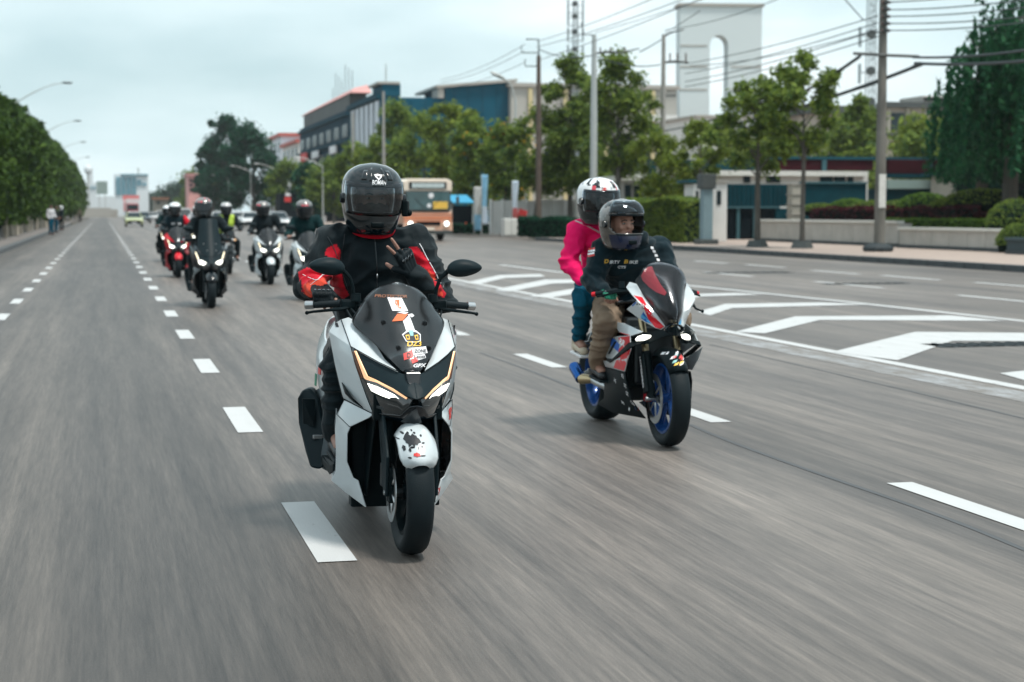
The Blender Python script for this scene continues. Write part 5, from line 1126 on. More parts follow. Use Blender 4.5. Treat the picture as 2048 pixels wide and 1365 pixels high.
# ---- clipped row of trees on the left
def clipped(X, Y, H, L_, W, label, seed, n, leaf, mt=LH):
    rn = np.random.default_rng(seed); t = thing('clipped_tree', label, 'tree', (X, Y, .15), 0, 'clipped trees along the left pavement')
    for k in range(5):
        x = rn.uniform(.45,1.15); y = rn.uniform(-L_*.45,L_*.45); lx = rn.uniform(-.35,.35); ly = rn.uniform(-.5,.5)
        MB().tube([(x,y,-.1),(x+lx*.3,y+ly*.5,1.1),(x+lx,y+ly,2.4),(x*.6,y*.8,3.4)], [.12,.10,.08,.06], 7).out('trunk', BARKP, t, smooth=True)
    d = RNG.uniform(-1, 1, size=(n,3)); face = RNG.integers(0, 6, n)
    d[face < 3, 0] = 1-abs(RNG.normal(0,.12,(face < 3).sum())); d[face == 3, 2] = 1-abs(RNG.normal(0,.10,(face == 3).sum())); d[face == 4, 1] = -1+abs(RNG.normal(0,.12,(face == 4).sum()))
    z0 = 2.1; P_ = np.stack([d[:,0]*W/2, d[:,1]*L_/2, z0+(H-z0)*(d[:,2]+1)/2], 1)
    s = np.array([noise.noise(Vector((p[0]*.5+seed, (p[1]+Y)*.42, p[2]*.55))) for p in P_]); s2 = np.array([noise.noise(Vector((seed*3.3, (p[1]+Y)*1.3, p[2]*1.5))) for p in P_])
    P_[:,0] += s*1.3+s2*.45; P_[:,2] += s*.9
    top = P_[:,2] > H*.62; P_[top,0] -= W*.42*((P_[top,2]-H*.62)/(H*.38))**1.5
    m_ = int(n*.16); cols = RNG.uniform(-.5,.5,(10,))*L_; ci = RNG.integers(0,10,m_); ln_ = RNG.uniform(.4,1.9,10)
    dr_ = np.stack([W/2*RNG.uniform(.3,1.0,m_), cols[ci]+RNG.normal(0,.16,m_), z0+.3-RNG.random(m_)*ln_[ci]], 1)
    P_ = np.concatenate([P_, dr_]); P_ = P_[P_[:,2] > .3]
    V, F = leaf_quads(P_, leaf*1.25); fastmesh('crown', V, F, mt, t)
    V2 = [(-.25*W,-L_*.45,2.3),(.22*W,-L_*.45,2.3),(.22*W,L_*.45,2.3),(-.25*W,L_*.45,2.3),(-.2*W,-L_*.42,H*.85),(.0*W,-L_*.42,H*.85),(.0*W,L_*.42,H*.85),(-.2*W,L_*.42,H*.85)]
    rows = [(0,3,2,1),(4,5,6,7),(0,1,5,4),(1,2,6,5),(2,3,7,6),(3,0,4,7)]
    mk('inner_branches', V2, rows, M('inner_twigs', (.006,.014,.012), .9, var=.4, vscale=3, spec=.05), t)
ys = [44,50,56,62.5,69,76,84,93,103,114,127,142,160,182,208,240,280,325,375]
labs = ['nearest clipped tree, outside the frame on the left','clipped tree mostly outside the left edge of the view','clipped tree touching the left edge of the view']
for i, y in enumerate(ys):
    L_ = (ys[i+1]-y if i+1 < len(ys) else 55)*1.05
    k = y/60; nm = ['first','second','third','fourth','fifth','sixth','seventh','eighth','ninth','tenth','eleventh','twelfth','thirteenth','fourteenth','fifteenth','sixteenth'][max(0,i-3)]
    if i in (0,): continue
    lab = labs[i] if i < 3 else f'{nm} clipped tree in from the left edge, above the low kerb' if i < 13 else f'{nm} clipped tree from the left, far down the road'
    clipped(-5.9, y+L_/2, 6.9+.35*min(i,8)*.5+(i-8)*.25*(i > 8)+.3*math.sin(i*2.3)-.5, L_, 3.0, lab, i, 5200 if i < 9 else 3600, .13*max(1,k**.75), LH)
t = thing('boundary_wall', 'dark wall seen between the trunks of the clipped trees', 'wall', (-8.2, 0, .15)); box('wall_face', (0,210,1.2), (.4,340,2.4), M('dark_wall', (.012,.028,.024), .9, var=.4, vscale=.6, spec=.1), t)  # plain dark wall closing the gaps between the trunks
# ---- hedges and clipped shrubs on the right
def hedge(a, b, w_, h, label, mt, leaf=.07, n=5000, name='hedge', zb=.15, fill=True, grp=None, cat='hedge'):
    a = Vector((a[0],a[1],0)); b = Vector((b[0],b[1],0)); L_ = (b-a).length; ang = math.atan2((b-a).y, (b-a).x); t = thing(name, label, cat, ((a+b)/2)+Vector((0,0,zb)), ang, grp)
    d = RNG.uniform(-1,1,size=(n,3)); f = RNG.integers(0,6,n)
    for ax, sg, ff in ((1,-1,(0,1)),(1,1,(2,)),(2,1,(3,4)),(0,1,(5,))):
        m_ = np.isin(f, ff); d[m_,ax] = sg*(1-abs(RNG.normal(0,.06,m_.sum())))*(np.where(RNG.random(m_.sum())<.5,-1,1) if ax == 0 else 1)
    P_ = np.stack([d[:,0]*L_/2, d[:,1]*w_/2, (d[:,2]+1)/2*h], 1); P_[:,2] += .06*h*np.sin(P_[:,0]*2.3); V, F = leaf_quads(P_, leaf); fastmesh('foliage', V, F, mt, t)
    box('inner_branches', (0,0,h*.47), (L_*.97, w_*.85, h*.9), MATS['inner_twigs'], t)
def mound(c, r_, h, label, mt, leaf=.06, n=1500):
    t = thing('shrub', label, 'shrub', (c[0],c[1],c[2] if len(c) > 2 else .15), 0, 'clipped shrubs in the planters'); d = RNG.normal(size=(n,3)); d /= np.linalg.norm(d,axis=1)[:,None]; d[:,2] = abs(d[:,2])
    P_ = d*np.array([r_,r_*.8,h])*(1-abs(RNG.normal(0,.06,n)))[:,None]; V, F = leaf_quads(P_, leaf); fastmesh('foliage', V, F, mt, t)
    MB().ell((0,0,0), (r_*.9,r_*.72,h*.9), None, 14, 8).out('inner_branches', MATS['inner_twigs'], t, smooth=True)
def onP(px, py): return onG(px, py, .15)
a = onP(1275,484); b = onP(1392,486); hedge(a, b, 1.6, atX(1330,400,(a.x+b.x)/2).z-.15, 'tall square-cut green hedge between the passenger and the gate pillars', LG, .10, 7000)
a = atX(1340,425,30.5); b = atX(1410,425,31.5); hedge(a, b, 1.4, 3.2, 'second hedge rising behind the square-cut one', LG, .10, 4500)
a = onP(1050,474); b = onP(1150,476); hedge(a, b, 1.0, 1.0, 'low dark hedge below the white wall', LD, .10, 3000)
a = onP(915,468); b = onP(1005,467); hedge(a, b, 1.2, .55, 'very low hedge behind the beige pavement corner', LD, .10, 2200)
PX, PB = 29.2, 29.8
def alongX(px, X): q = atX(px, 425, X); return (q.x, q.y)
a = alongX(1640,PX+1.6); b = alongX(1940,PX+1.6); hedge(a, b, 1.0, 1.05, 'dark purple-leaved hedge row behind the pale planter wall', M_leaf('leaf_purple', (.015,.004,.008), (.10,.020,.026), .2, .6), .07, 5000, zb=.6)
a = alongX(1790,PX+.9); b = alongX(2030,PX+.9); hedge(a, b, .9, .35, 'bright green low hedge on top of the near planter', M_leaf('leaf_bright', (.03,.09,.02), (.16,.26,.04), .3, 1), .06, 4200, zb=.85)
a = alongX(1830,PX+2.2); b = alongX(2040,PX+2.2); hedge(a, b, .8, .45, 'reddish brown hedge strip behind the bright green one', MATS['leaf_purple'] , .06, 3600, zb=1.0)
LBR = MATS['leaf_bright']
for (px, X_, r_, h, z, lab, mt) in ((1700,31.5,1.0,.5,1.55,'small green mound left of the big pole',LBR),(1740,31.6,.9,.45,1.5,'green mound hidden partly by the big pole',LG),(1800,31.6,1.1,.45,1.5,'dark green mound right of the big pole',LG),(1850,31.6,1.2,.62,1.6,'yellow-green mound with the brightest top',LBR),
        (1905,31.6,1.0,.5,1.55,'olive mound left of the steps',LY),(1965,32.2,1.6,.6,1.75,'yellow-green shrub beside the stone steps',LY),(2030,29.6,1.0,.9,1.0,'round green shrub at the right edge above the purple strip',LG),(2040,28.8,.8,.7,.4,'round green shrub in the dark planter at the right edge',LG),(1640,31.2,.9,.35,1.5,'low mound right of the white post',LG)):
    q = alongX(px, X_); mound((q[0],q[1],z), r_, h, lab, mt)
a = alongX(1925,47); b = alongX(2230,38); hedge(a, b, 2.5, 5.6, 'tall dark hedge added as a backdrop behind the drooping trees', LD, .14, 9000)  # added backdrop, closes the bright sky gap under the drooping crowns
# ---- planter walls
WALLM = M('planter_render', (.42,.41,.38), .8, var=.12, vscale=2, bump=.1, bscale=20); STONE = M('coping_stone', (.62,.62,.58), .7, var=.08)
def planter(px0, px1, X, h, depth, label, panels, mt=WALLM, cap=STONE):
    a = alongX(px0, X); b = alongX(px1, X); t = thing('planter_wall', label, 'planter', ((a[0]+b[0])/2, (a[1]+b[1])/2, .15), 0); L_ = abs(a[1]-b[1])
    box('bed', (depth/2,0,h/2), (depth-.1, L_-.1, h), mt, t)
    for i in range(panels): 
        y = -L_/2+L_*(i+.5)/panels; box('wall_panel', (.0,y,h/2), (.12, L_/panels-.03, h), mt, t, bevel=.01)
        box('coping', (.02,y,h+.05), (.34, L_/panels-.015, .10), cap, t, bevel=.01)
    box('footing', (-.03,0,.06), (.14, L_, .12), KERB, t)
    box('end_wall', (depth/2,-L_/2-.04,h/2), (depth, .08, h), mt, t)
    box('soil', (depth/2+.1,0,h+.02), (depth-.3, L_-.2, .05), M('soil', (.05,.035,.025), .9, var=.3), t)
planter(1520, 1800, 29.2, .88, 3.2, 'long pale planter wall with stone coping behind the big pole', 7)
planter(1802, 2015, 28.6, .66, 2.5, 'lower pale planter wall with light coping right of the big pole', 6)
planter(2018, 2110, 27.6, .42, 2.0, 'dark blue-grey planter base at the right edge', 2, M('dark_planter', (.02,.045,.055), .6, var=.2), M('dark_planter_cap', (.03,.06,.07), .6, var=.2))
t = thing('stone_steps', 'blue-grey steps rising behind the planters near the right edge', 'steps', (*alongX(1990,34.5), .15), 0)
for k in range(6): box('step', (k*.38,0,.35+k*.19), (.42,5.5-.2*k,.19+.0), M('step_slate', (.045,.075,.085), .6, var=.2), t, bevel=.01)
# ================================================================ poles, wires, lamps
PC = M('pole_concrete', (.30,.29,.27), .8, var=.15, vscale=3, bump=.15, bscale=20); PG = M('pole_galvanised', (.45,.47,.46), .5, metal=.4, var=.08); PD = M('pole_dark', (.05,.06,.06), .6, var=.2); WIRE = M('wire', (.02,.03,.035), .6, var=.1)
INS = M('insulator', (.10,.06,.05), .3, var=.2)
def pole_at(px, X, name, label, cat, grp=None):
    q = atX(px, 425, X); t = thing(name, label, cat, (q.x, q.y, .15), 0, grp); return t, q
def Z(px, py, X): return atX(px, py, X).z-.15
# D: big concrete pole
t, qD = pole_at(1760, 25.0, 'power_pole', 'thick concrete power pole with cross arms and a dark base, standing before the planter', 'power pole', 'power poles')
MB().tube([(0,0,0),(0,0,5),(0,0,11.5)], [.19,.155,.10], 10).out('post', M('pole_weathered', (.15,.145,.13), .85, var=.35, vscale=2, bump=.15, bscale=20, stretch=(1,1,.3), spec=.2), t, smooth=True)
b = MB(); b.ell((-.05,0,.10), (.55,.42,.20), None, 12, 8); b.box((0,0,.12), (.5,.5,.24)); b.out('base', M('pole_base', (.015,.025,.03), .7, var=.3), t, bevel=.03)
box('paint_patch', (-.02,-.19,2.0), (.24,.04,1.1), M('whitewash', (.55,.55,.52), .8, var=.1), t)
za = Z(1760,113,25); d = Vector((_r.x, _r.y, 0)).normalized()
ca = MB(); ca.tube([-d*1.05+Vector((0,-.2,za+.06)), Vector((0,-.2,za)), d*1.1+Vector((0,-.2,za-.04))], .055, 6); ca.out('cross_arm', PD, t, smooth=True)
for k in range(5):
    z = Z(1760, 8+k*14, 25); MB().tube([(-.16,-.18,z),(.16,-.18,z)], .05, 8).out('insulator', INS, t, smooth=True)
    MB().tube([(0,-.2,z-.06),(0,-.2,z+.06)], .09, 8).out('insulator', PD, t, smooth=True)
b = MB(); b.tube([(0,-.2,za+.75),(-.45,-.2,za+.72)], .025, 6); b.out('bracket', PD, t, smooth=True)
# A: pale lamp pole
t, qA = pole_at(1187, 23.4, 'lamp_pole', 'tall pale round pole rising behind the passenger\'s helmet', 'lamp pole')
MB().tube([(0,0,0),(0,0,6),(0,0,Z(1187,70,23.4))], [.19,.17,.11], 12).out('post', PG, t, smooth=True)
zt = Z(1187,108,23.4); MB().tube([(0,0,zt),d*.7+Vector((0,0,zt+.08)),d*1.4+Vector((0,0,zt+.05)),d*2.2+Vector((0,0,zt+.25))], [.05,.07,.05,.03], 6).out('cable_arm', PD, t, smooth=True)
for s in (.3,.8,1.5): MB().tube([d*s+Vector((0,0,zt+.05)), d*s+Vector((0,0,zt+.30))], .04, 6).out('insulator', INS, t, smooth=True)
MB().tube([(0,0,zt+.9),-d*.5+Vector((0,0,zt+.9)),-d*.62+Vector((0,0,zt+1.5))], .03, 6).out('bracket', PD, t, smooth=True)
# B: pole with square hooks
t, qB = pole_at(1077, 23.6, 'power_pole', 'dark power pole with square hook brackets left of the pale lamp pole', 'power pole', 'power poles')
MB().tube([(0,0,0),(0,0,6),(0,0,Z(1077,112,23.6))], [.17,.15,.11], 10).out('post', M('pole_brown', (.10,.075,.06), .85, var=.3, vscale=3), t, smooth=True)
for (za_, zb_, w_) in ((Z(1077,133,23.6), 14, .75), (Z(1077,106,23.6), 0, .95)):
    MB().tube([(0,0,za_), -d*w_+Vector((0,0,za_)), -d*w_+Vector((0,0,za_+.38))], .035, 6).out('bracket', PD, t, smooth=True)
zz = Z(1077,112,23.6); MB().tube([(0,0,zz),(0,0,zz+.9),-d*.7+Vector((0,0,zz+.9))], [.05,.04,.04], 6).out('top_hook', PD, t, smooth=True)
# C
t, qC = pole_at(1325, 29.5, 'power_pole', 'slim concrete power pole in front of the pale arch tower', 'power pole', 'power poles')
MB().tube([(0,0,0),(0,0,5),(0,0,Z(1325,70,29.5))], [.17,.15,.10], 10).out('post', PC, t, smooth=True)
zc_ = Z(1325,126,29.5); MB().tube([Vector((0,0,zc_)), d*.6+Vector((0,0,zc_+.05)), d*1.35+Vector((0,0,zc_))], [.06,.09,.05], 6).out('cross_arm', PD, t, smooth=True)
for s in (.35,.75,1.2): MB().tube([d*s+Vector((0,0,zc_)), d*s+Vector((0,0,zc_+.5))], .045, 6).out('insulator', INS, t, smooth=True)
zc2 = Z(1325,70,29.5); MB().tube([Vector((0,0,zc2-.1)), d*.4+Vector((0,0,zc2+.1)), d*1.1+Vector((0,0,zc2+.25))], [.07,.06,.03], 6).out('top_arm', PD, t, smooth=True)
zc3 = Z(1325,192,29.5); MB().tube([Vector((0,0,zc3)), d*.7+Vector((0,0,zc3+.0))], .05, 6).out('bracket', PD, t, smooth=True)
def wire(name_lab, P_, r=.018, sag=.0, name='cable', n=14):
    a, b = [Vector(p) for p in P_]; pts = [a.lerp(b,k/(n-1)) - Vector((0,0,sag*4*(k/(n-1))*(1-k/(n-1)))) for k in range(n)]
    o = MB().tube(pts, r, 5).out(name, WIRE, None, smooth=True); tag(o, name_lab, 'cable', 'overhead cables'); return o
def ax(px, py, X): return atX(px, py, X)
XD, XA, XB, XC = 25.0, 23.4, 23.6, 29.5
labs_ = ['topmost thin wire leaving the big pole to the right','second thin wire right of the big pole','third thin wire right of the big pole','fourth thin wire right of the big pole','lowest thin wire right of the big pole']
for k, (y1, y2) in enumerate(((5,-40),(20,-14),(33,2),(47,22),(61,33))): wire(labs_[k], (ax(1768,y1,XD), ax(2150,y2,21.8)), .019, .1)
labs_ = ['highest wire between the big pole and the arch tower','second wire between the big pole and the arch tower','third wire between the big pole and the arch tower','lowest wire between the big pole and the arch tower']
for k, (y1, y2) in enumerate(((38,150),(52,170),(66,186),(80,196))): wire(labs_[k], (ax(1755,y1-6,XD), ax(1370,y2-22,28.5)), .019, .15)
wire('thick bundled cable from the big pole across the slim street trees', (ax(1845,128,XD), ax(1400,262,28.0)), .065, .25); wire('second bundled cable just under the thick one', (ax(1720,113,XD), ax(1480,232,27.5)), .06, .3)
wire('heavy cable leaving the cross arm towards the right edge', (ax(1826,115,XD), ax(2150,85,23.0)), .04, .12); wire('lower heavy cable drooping behind the willow', (ax(1830,127,XD), ax(2150,112,23.0)), .05, .1)
wire('cable running down left through the yellow-green trees', (ax(1500,215,27.0), ax(1330,262,28.5)), .035, .1)
labs_ = ['upper wire of the pair rising from the hook pole','lower wire of the pair rising from the hook pole','wire from the hook pole to the frame top']
for k, (y1, y2, x2) in enumerate(((84,-30,1370),(95,-14,1400),(122,-22,1450))): wire(labs_[k], (ax(1072,y1,XB), ax(x2,y2,19.0)), .016, .12)
labs_ = ['faint far wire above the blue-green building','second faint wire above the blue-green building','third faint wire above the blue-green building']
for k, (y1, y2) in enumerate(((84,172),(97,178),(120,190))): wire(labs_[k], (ax(1050,y1+5,XB), ax(880,y2-12,26.5)), .016, .3)
wire('cable between the pale lamp pole and the slim pole', (ax(1280,104,XA), ax(1322,80,XC)), .03, .02); wire('wire crossing in front of the arch tower', (ax(1330,66,XC), ax(1400,22,26.0)), .018, .02); wire('wire above the pale lamp pole to the frame top', (ax(1190,66,XA), ax(1460,-20,20.0)), .014, .05)
wire('slanting stay wire at the left of the big pole', (ax(1728,42,26.5), ax(1680,-12,26.0)), .022, 0)
for k, (a_, b_, X0, X1, lab) in enumerate((((1840,125),(1620,195),25,26,'looped cable from the cross arm tip towards the slim trees'),((1190,110),(1080,100),23.4,23.6,'short cable between the pale pole and the hook pole'),((1320,130),(1190,112),29.5,23.6,'cable from the slim pole arm back to the pale pole'),((1380,132),(1755,60),29.5,25,'long wire from the slim pole arm up to the big pole'),((1330,60),(1600,-20),29.5,24,'wire climbing from the slim pole over the arch tower'))):
    wire(lab, (ax(*a_,X0), ax(*b_,X1)), .03 if k < 3 else .018, .25)
# telecom masts
for (px, X, y0, lab) in ((1150, 60, 2, 'lattice telecom mast with drum antennas behind the tall street tree'), (1737, 62, -60, 'thin telecom mast with box antennas just left of the big pole')):
    q = atX(px, 425, X); t = thing('telecom_mast', lab, 'mast', (q.x,q.y,0), 0, 'telecom masts'); H = atX(px, y0, X).z; g = M('mast_grey', (.33,.38,.40), .6, metal=.3, var=.1)
    c = MB()
    for (a, b) in ((-.35,-.35),(.35,-.35),(.35,.35),(-.35,.35)): c.tube([(a,b,0),(a*.7,b*.7,H)], .06, 5)
    k = 0; z = 2.0
    while z < H-1: c.tube([(-.33,-.33,z),(.33,-.33,z+1.2)], .035, 4); c.tube([(.33,-.33,z),(-.33,-.33,z+1.2)], .035, 4); z += 1.3
    c.out('lattice', g, t, smooth=True)
    rng = ((H-.6,'r'),(H-2.2,'r'),(H-4.2,'r'),(H-6.4,'r')) if px < 1500 else ((H-5.5,'b'),(H-8.5,'b'),(H-11,'b'))
    for z, kd in rng:
        for s in (-1,1):
            c = MB(); c.tube([(0,0,z),(s*1.0,0,z)], .05, 5); c.tube([(s*1.0,0,z-.9),(s*1.0,0,z+.7)], .14, 8); c.out('antenna', g, t, smooth=True)
        if kd == 'r': 
            c = MB(); c.tube([(1.1*math.cos(a_), 1.1*math.sin(a_), z-1.0) for a_ in [R(20*i) for i in range(19)]], .045, 5, False); c.out('ring_platform', g, t, smooth=True)
        c = MB(); c.tube([(-.3,-.5,z+.1),(-.3,-.8,z+.1)], .35, 12); c.out('dish', PD, t, smooth=True)
# double-armed street lamps on the left, single arms far off
def street_lamp(X, Y, H, arm, lab, both_=True, rise=1.1, grp='street lamps along the left', mat=PG, dirx=1):
    t = thing('street_lamp', lab, 'street lamp', (X, Y, .1), 0, grp)
    MB().tube([(0,0,0),(0,0,H*.5),(0,0,H-rise)], [.10,.075,.05], 8).out('post', mat, t, smooth=True)
    for s in ((-1,1) if both_ else (dirx,)):
        MB().tube(crom([(0,0,H-rise-.1),(s*arm*.35,0,H-rise*.55),(s*arm*.75,0,H-rise*.12),(s*arm,0,H)], 9), [.05]*4+[.035]*5, 6).out('arm', mat, t, smooth=True)
        c = MB(); c.ell((s*(arm+.35),0,H+.03), (.42,.15,.08), None, 12, 8); c.out('lamp_head', PD if both_ else mat, t, smooth=True)
for i, (py, pyp, lab) in enumerate(((185,0,'nearest double-armed street lamp over the clipped trees on the left'), (255,0,'second street lamp down the left row'), (294,0,'third street lamp down the left row'), (322,0,'fourth street lamp down the left row'))):
    Y = (10.9-CAM_H)/((425-py)/FPX)/1.029*1.0; street_lamp(-6.1, Y, 10.8, 3.4, lab, rise=1.45, mat=PG)
for (px, py, X, H_, lab, dr) in ((530,330,24,0,'street lamp with a raised arm left of the dark shop building',-1), (432,352,24,0,'street lamp just before the tallest dark tree',-1), (476,334,24,0,'street lamp against the tall dark tree mass',-1), (620,318,24.5,0,'street lamp with pale double head by the shop signs',-1)):
    Z_ = atX(px+25, py, X); street_lamp(X, Z_.y, Z_.z, 2.6, lab, False, .9, 'far street lamps on the right', PG, dr)
q = atX(1022, 172, 25); t = thing('street_lamp', 'street lamp arm reaching in front of the blue-green wall near the hook pole', 'street lamp', (q.x, q.y, 0), 0, 'far street lamps on the right')
MB().tube([(.3,0,0),(.3,0,q.z-.8)], .07, 6).out('post', PG, t, smooth=True); MB().tube([(.3,0,q.z-.9),(0,0,q.z+.1),(-.6,0,q.z+.55)], .05, 6).out('arm', PG, t, smooth=True); MB().ell((-.85,0,q.z+.62), (.55,.2,.12), Matrix.Rotation(R(25),3,'Y'), 12, 8).out('lamp_head', PG, t, smooth=True)
for (px, w_) in ((768,.22),(707,.22)):
    q = atX(px, 425, 24.3); t = thing('concrete_pole', 'grey concrete pole before the column-fronted building' if px > 750 else 'grey concrete pole rising just left of the leading rider\'s helmet', 'pole', (q.x,q.y,.1), 0, 'poles in front of the shop row')
    MB().tube([(0,0,0),(0,0,atX(px,185 if px > 750 else 228,24.3).z)], [.16,.11], 8).out('post', PC, t, smooth=True); MB().tube([(-.5,0,6.5),(.5,0,6.5)], .05, 5).out('cross_arm', PD, t, smooth=True)
q = onP(1412,489); t = thing('gate_post', 'slim blue-grey post with a dark block on top, beside the white pillars', 'post', (q.x,q.y,.15), 0)
MB().box((0,0,1.3), (.42,.42,2.6)).out('shaft', M('post_bluegrey', (.16,.24,.27), .7, var=.1), t, bevel=.02); MB().box((0,0,2.55), (.62,.62,.6)).out('cap', PD, t, bevel=.03); MB().box((0,0,.1), (.8,.8,.22)).out('base', PD, t, bevel=.03)
for (px, py, lab, k) in ((1515,493,'dark square tree guard at the foot of the mossy tree',.75), (1605,496,'dark square tree guard at the foot of the slim tree by the pole',.75)):
    q = onP(px,py); o = thing('tree_guard', lab, 'tree guard', (q.x if px < 1550 else 24.6, q.y, .15), 0); 
    for s in (0,1): MB().lathe([(0,.42),(.0,.46),(.26,.34),(.26,.28)], (0,0,0), (0,0,1), 4, close=True, arc=(0,2*math.pi)).out('guard', PD, o, bevel=.01) if s == 0 else None
    q = atX(px, 425, 23.8 if px < 1550 else 24.6); o.location = (q.x, q.y, .15)

# ================================================================ walls, gate, low buildings right
WHT = M('white_wall', (.64,.64,.62), .8, var=.06, vscale=1.5); TEALD = M('gate_teal', (.001,.038,.052), .7, spec=.12, var=.2, vscale=2); TEALP = M('gate_teal_pale', (.03,.10,.12), .7, var=.1); DARK = M('opening_dark', (.001,.006,.010), .8, spec=.1, var=.3)
CREAM = M('cream_render', (.36,.34,.29), .8, var=.08, vscale=1); GLS = M('window_glass', (.010,.025,.033), .25, var=.4, vscale=.8, spec=.3); MAROON = M('maroon_panel', (.035,.005,.009), .8, spec=.1, var=.2, vscale=2); SLATE = M('slate_blue', (.010,.065,.085), .7, spec=.15, var=.15)
def fr(px0, px1, Y):        # a wall facing the road junction: x extent at distance Y
    return atY(px0, 425, Y).x, atY(px1, 425, Y).x
def zy(py, px, Y): return atY(px, py, Y).z
def wallbox(par, name, px0, px1, py0, py1, Y, dep, mat, bevel=0, label=None, bottom=None):
    x0, x1 = fr(px0, px1, Y); z1 = zy(py0, (px0+px1)/2, Y); z0 = bottom if bottom is not None else zy(py1, (px0+px1)/2, Y)
    ox, oy = (par.location.x, par.location.y) if par else (0, 0)
    return MB().span((x0-ox, Y-oy, z0-.15), (x1-ox, Y-oy+dep, z1-.15)).out(name, mat, par, bevel=bevel, label=label)
def tb(name, label, cat, px, Y, grp=None): q = atY(px, 425, Y); return thing(name, label, cat, (q.x, Y, .15), 0, grp)
YG = 77.0
t = tb('gate_pillar', 'white gate pillar with a slit of dark glass, left of the dark gate', 'gate pillar', 1437, 71); wallbox(t, 'pillar', 1422, 1454, 366, 0, 71, 1.2, WHT, .02, bottom=.15); wallbox(t, 'cap', 1419, 1457, 362, 366, 70.9, 1.4, CONC, .01); wallbox(t, 'window', 1434, 1442, 382, 410, 70.96, .1, GLS)
t = tb('gate_pillar', 'narrower white gate pillar beside the square hedge', 'gate pillar', 1395, 71.5); wallbox(t, 'pillar', 1386, 1404, 368, 0, 71.5, 1.2, WHT, .02, bottom=.15); wallbox(t, 'cap', 1376, 1410, 360, 366, 71.4, 1.6, SLATE, .01)
wallbox(t, 'window', 1392, 1397, 382, 396, 71.45, .1, GLS); wallbox(t, 'lower_panel', 1392, 1408, 412, 480, 71.4, .1, SLATE)
t = tb('sliding_gate', 'dark teal metal gate wall with three dark openings behind the mossy tree', 'gate', 1518, YG)
wallbox(t, 'upper_panel', 1455, 1583, 369, 413, YG, .3, TEALD, .01); wallbox(t, 'rail', 1453, 1560, 413, 417, YG-.06, .4, TEALP)
wallbox(t, 'side_panel', 1551, 1583, 417, 478, YG, .3, TEALD, .01, bottom=.15)
for a, b in ((1456,1473),(1481,1506),(1521,1551)): wallbox(t, 'opening', a, b, 417, 0, YG+.1, .3, DARK, bottom=.15)
for a, b in ((1474,1480),(1507,1520)): wallbox(t, 'mullion', a, b, 417, 0, YG, .3, TEALP, bottom=.15)
for k in range(14): wallbox(t, 'batten', 1457+k*9, 1458.2+k*9, 372, 411, YG-.05, .06, TEALD)
t = tb('boundary_post', 'white masonry post between the gate and the long planter', 'post', 1595, 74); wallbox(t, 'shaft', 1584, 1606, 368, 0, 74, .6, CREAM, .02, bottom=.15)
for k in range(6): wallbox(t, 'course', 1583, 1607, 368+k*20, 370+k*20, 73.95, .7, CONC)
t = tb('garden_wall', 'dark teal wall behind the clipped mounds and the big pole', 'wall', 1670, 76); wallbox(t, 'panel', 1607, 1732, 368, 0, 76, .3, TEALD, bottom=.15); wallbox(t, 'coping', 1605, 1734, 364, 368, 75.9, .5, TEALP)
# long low building with a maroon fascia
YL = 88
t = tb('low_building', 'long low building with maroon roof fascia framed in teal', 'building', 1620, YL)
wallbox(t, 'wall', 1345, 1735, 352, 0, YL+.3, 6, WHT, bottom=.15); wallbox(t, 'roof_band', 1345, 1735, 342, 352, YL-.2, 7, STONE); wallbox(t, 'roof_step', 1430, 1600, 337, 342, YL+.6, 5, WHT)
for a, b, m_ in ((1340,1418,TEALD),(1424,1510,TEALD),(1530,1643,MAROON),(1652,1745,MAROON)): wallbox(t, 'fascia_panel', a, b, 320, 341, YL+.4, 1, m_, .02)
wallbox(t, 'fascia_frame', 1525, 1900, 314, 320, YL+.3, 1.4, SLATE)
for a in (1518,1644,1860): wallbox(t, 'fascia_post', a, a+8, 320, 342, YL+.25, 1.4, TEALP)
for a, b in ((1487,1500),(1533,1560),(1640,1665),(1668,1690),(1695,1706)): wallbox(t, 'window', a, b, 353, 366, YL+.2, .2, GLS)
wallbox(t, 'fascia_panel', 1776, 1858, 320, 348, YL, 1, MAROON, .02); wallbox(t, 'fascia_panel', 1869, 1895, 320, 348, YL, 1, MAROON, .02); wallbox(t, 'beam', 1772, 1905, 348, 356, YL-.1, 1.3, TEALD)
wallbox(t, 'sign_band', 1774, 1893, 360, 378, YL-.1, .8, M('sage_panel', (.22,.30,.28), .7, var=.06)); wallbox(t, 'wall', 1774, 1903, 378, 0, YL+.2, 4, TEALD, bottom=.15); wallbox(t, 'column', 1893, 1908, 350, 0, YL-.2, .8, SLATE, bottom=.15)
for k in range(7): wallbox(t, 'louvre', 1912, 1940, 318+k*7, 321+k*7, YL-.1, .5, TEALP)
t = tb('gate_lodge', 'small cream lodge half hidden by the willow', 'building', 1928, 84); wallbox(t, 'wall', 1913, 1945, 350, 0, 84, 3, CREAM, bottom=.15); wallbox(t, 'window', 1920, 1934, 362, 394, 83.9, .15, GLS); wallbox(t, 'roof', 1908, 1950, 344, 350, 83.6, 4, SLATE)
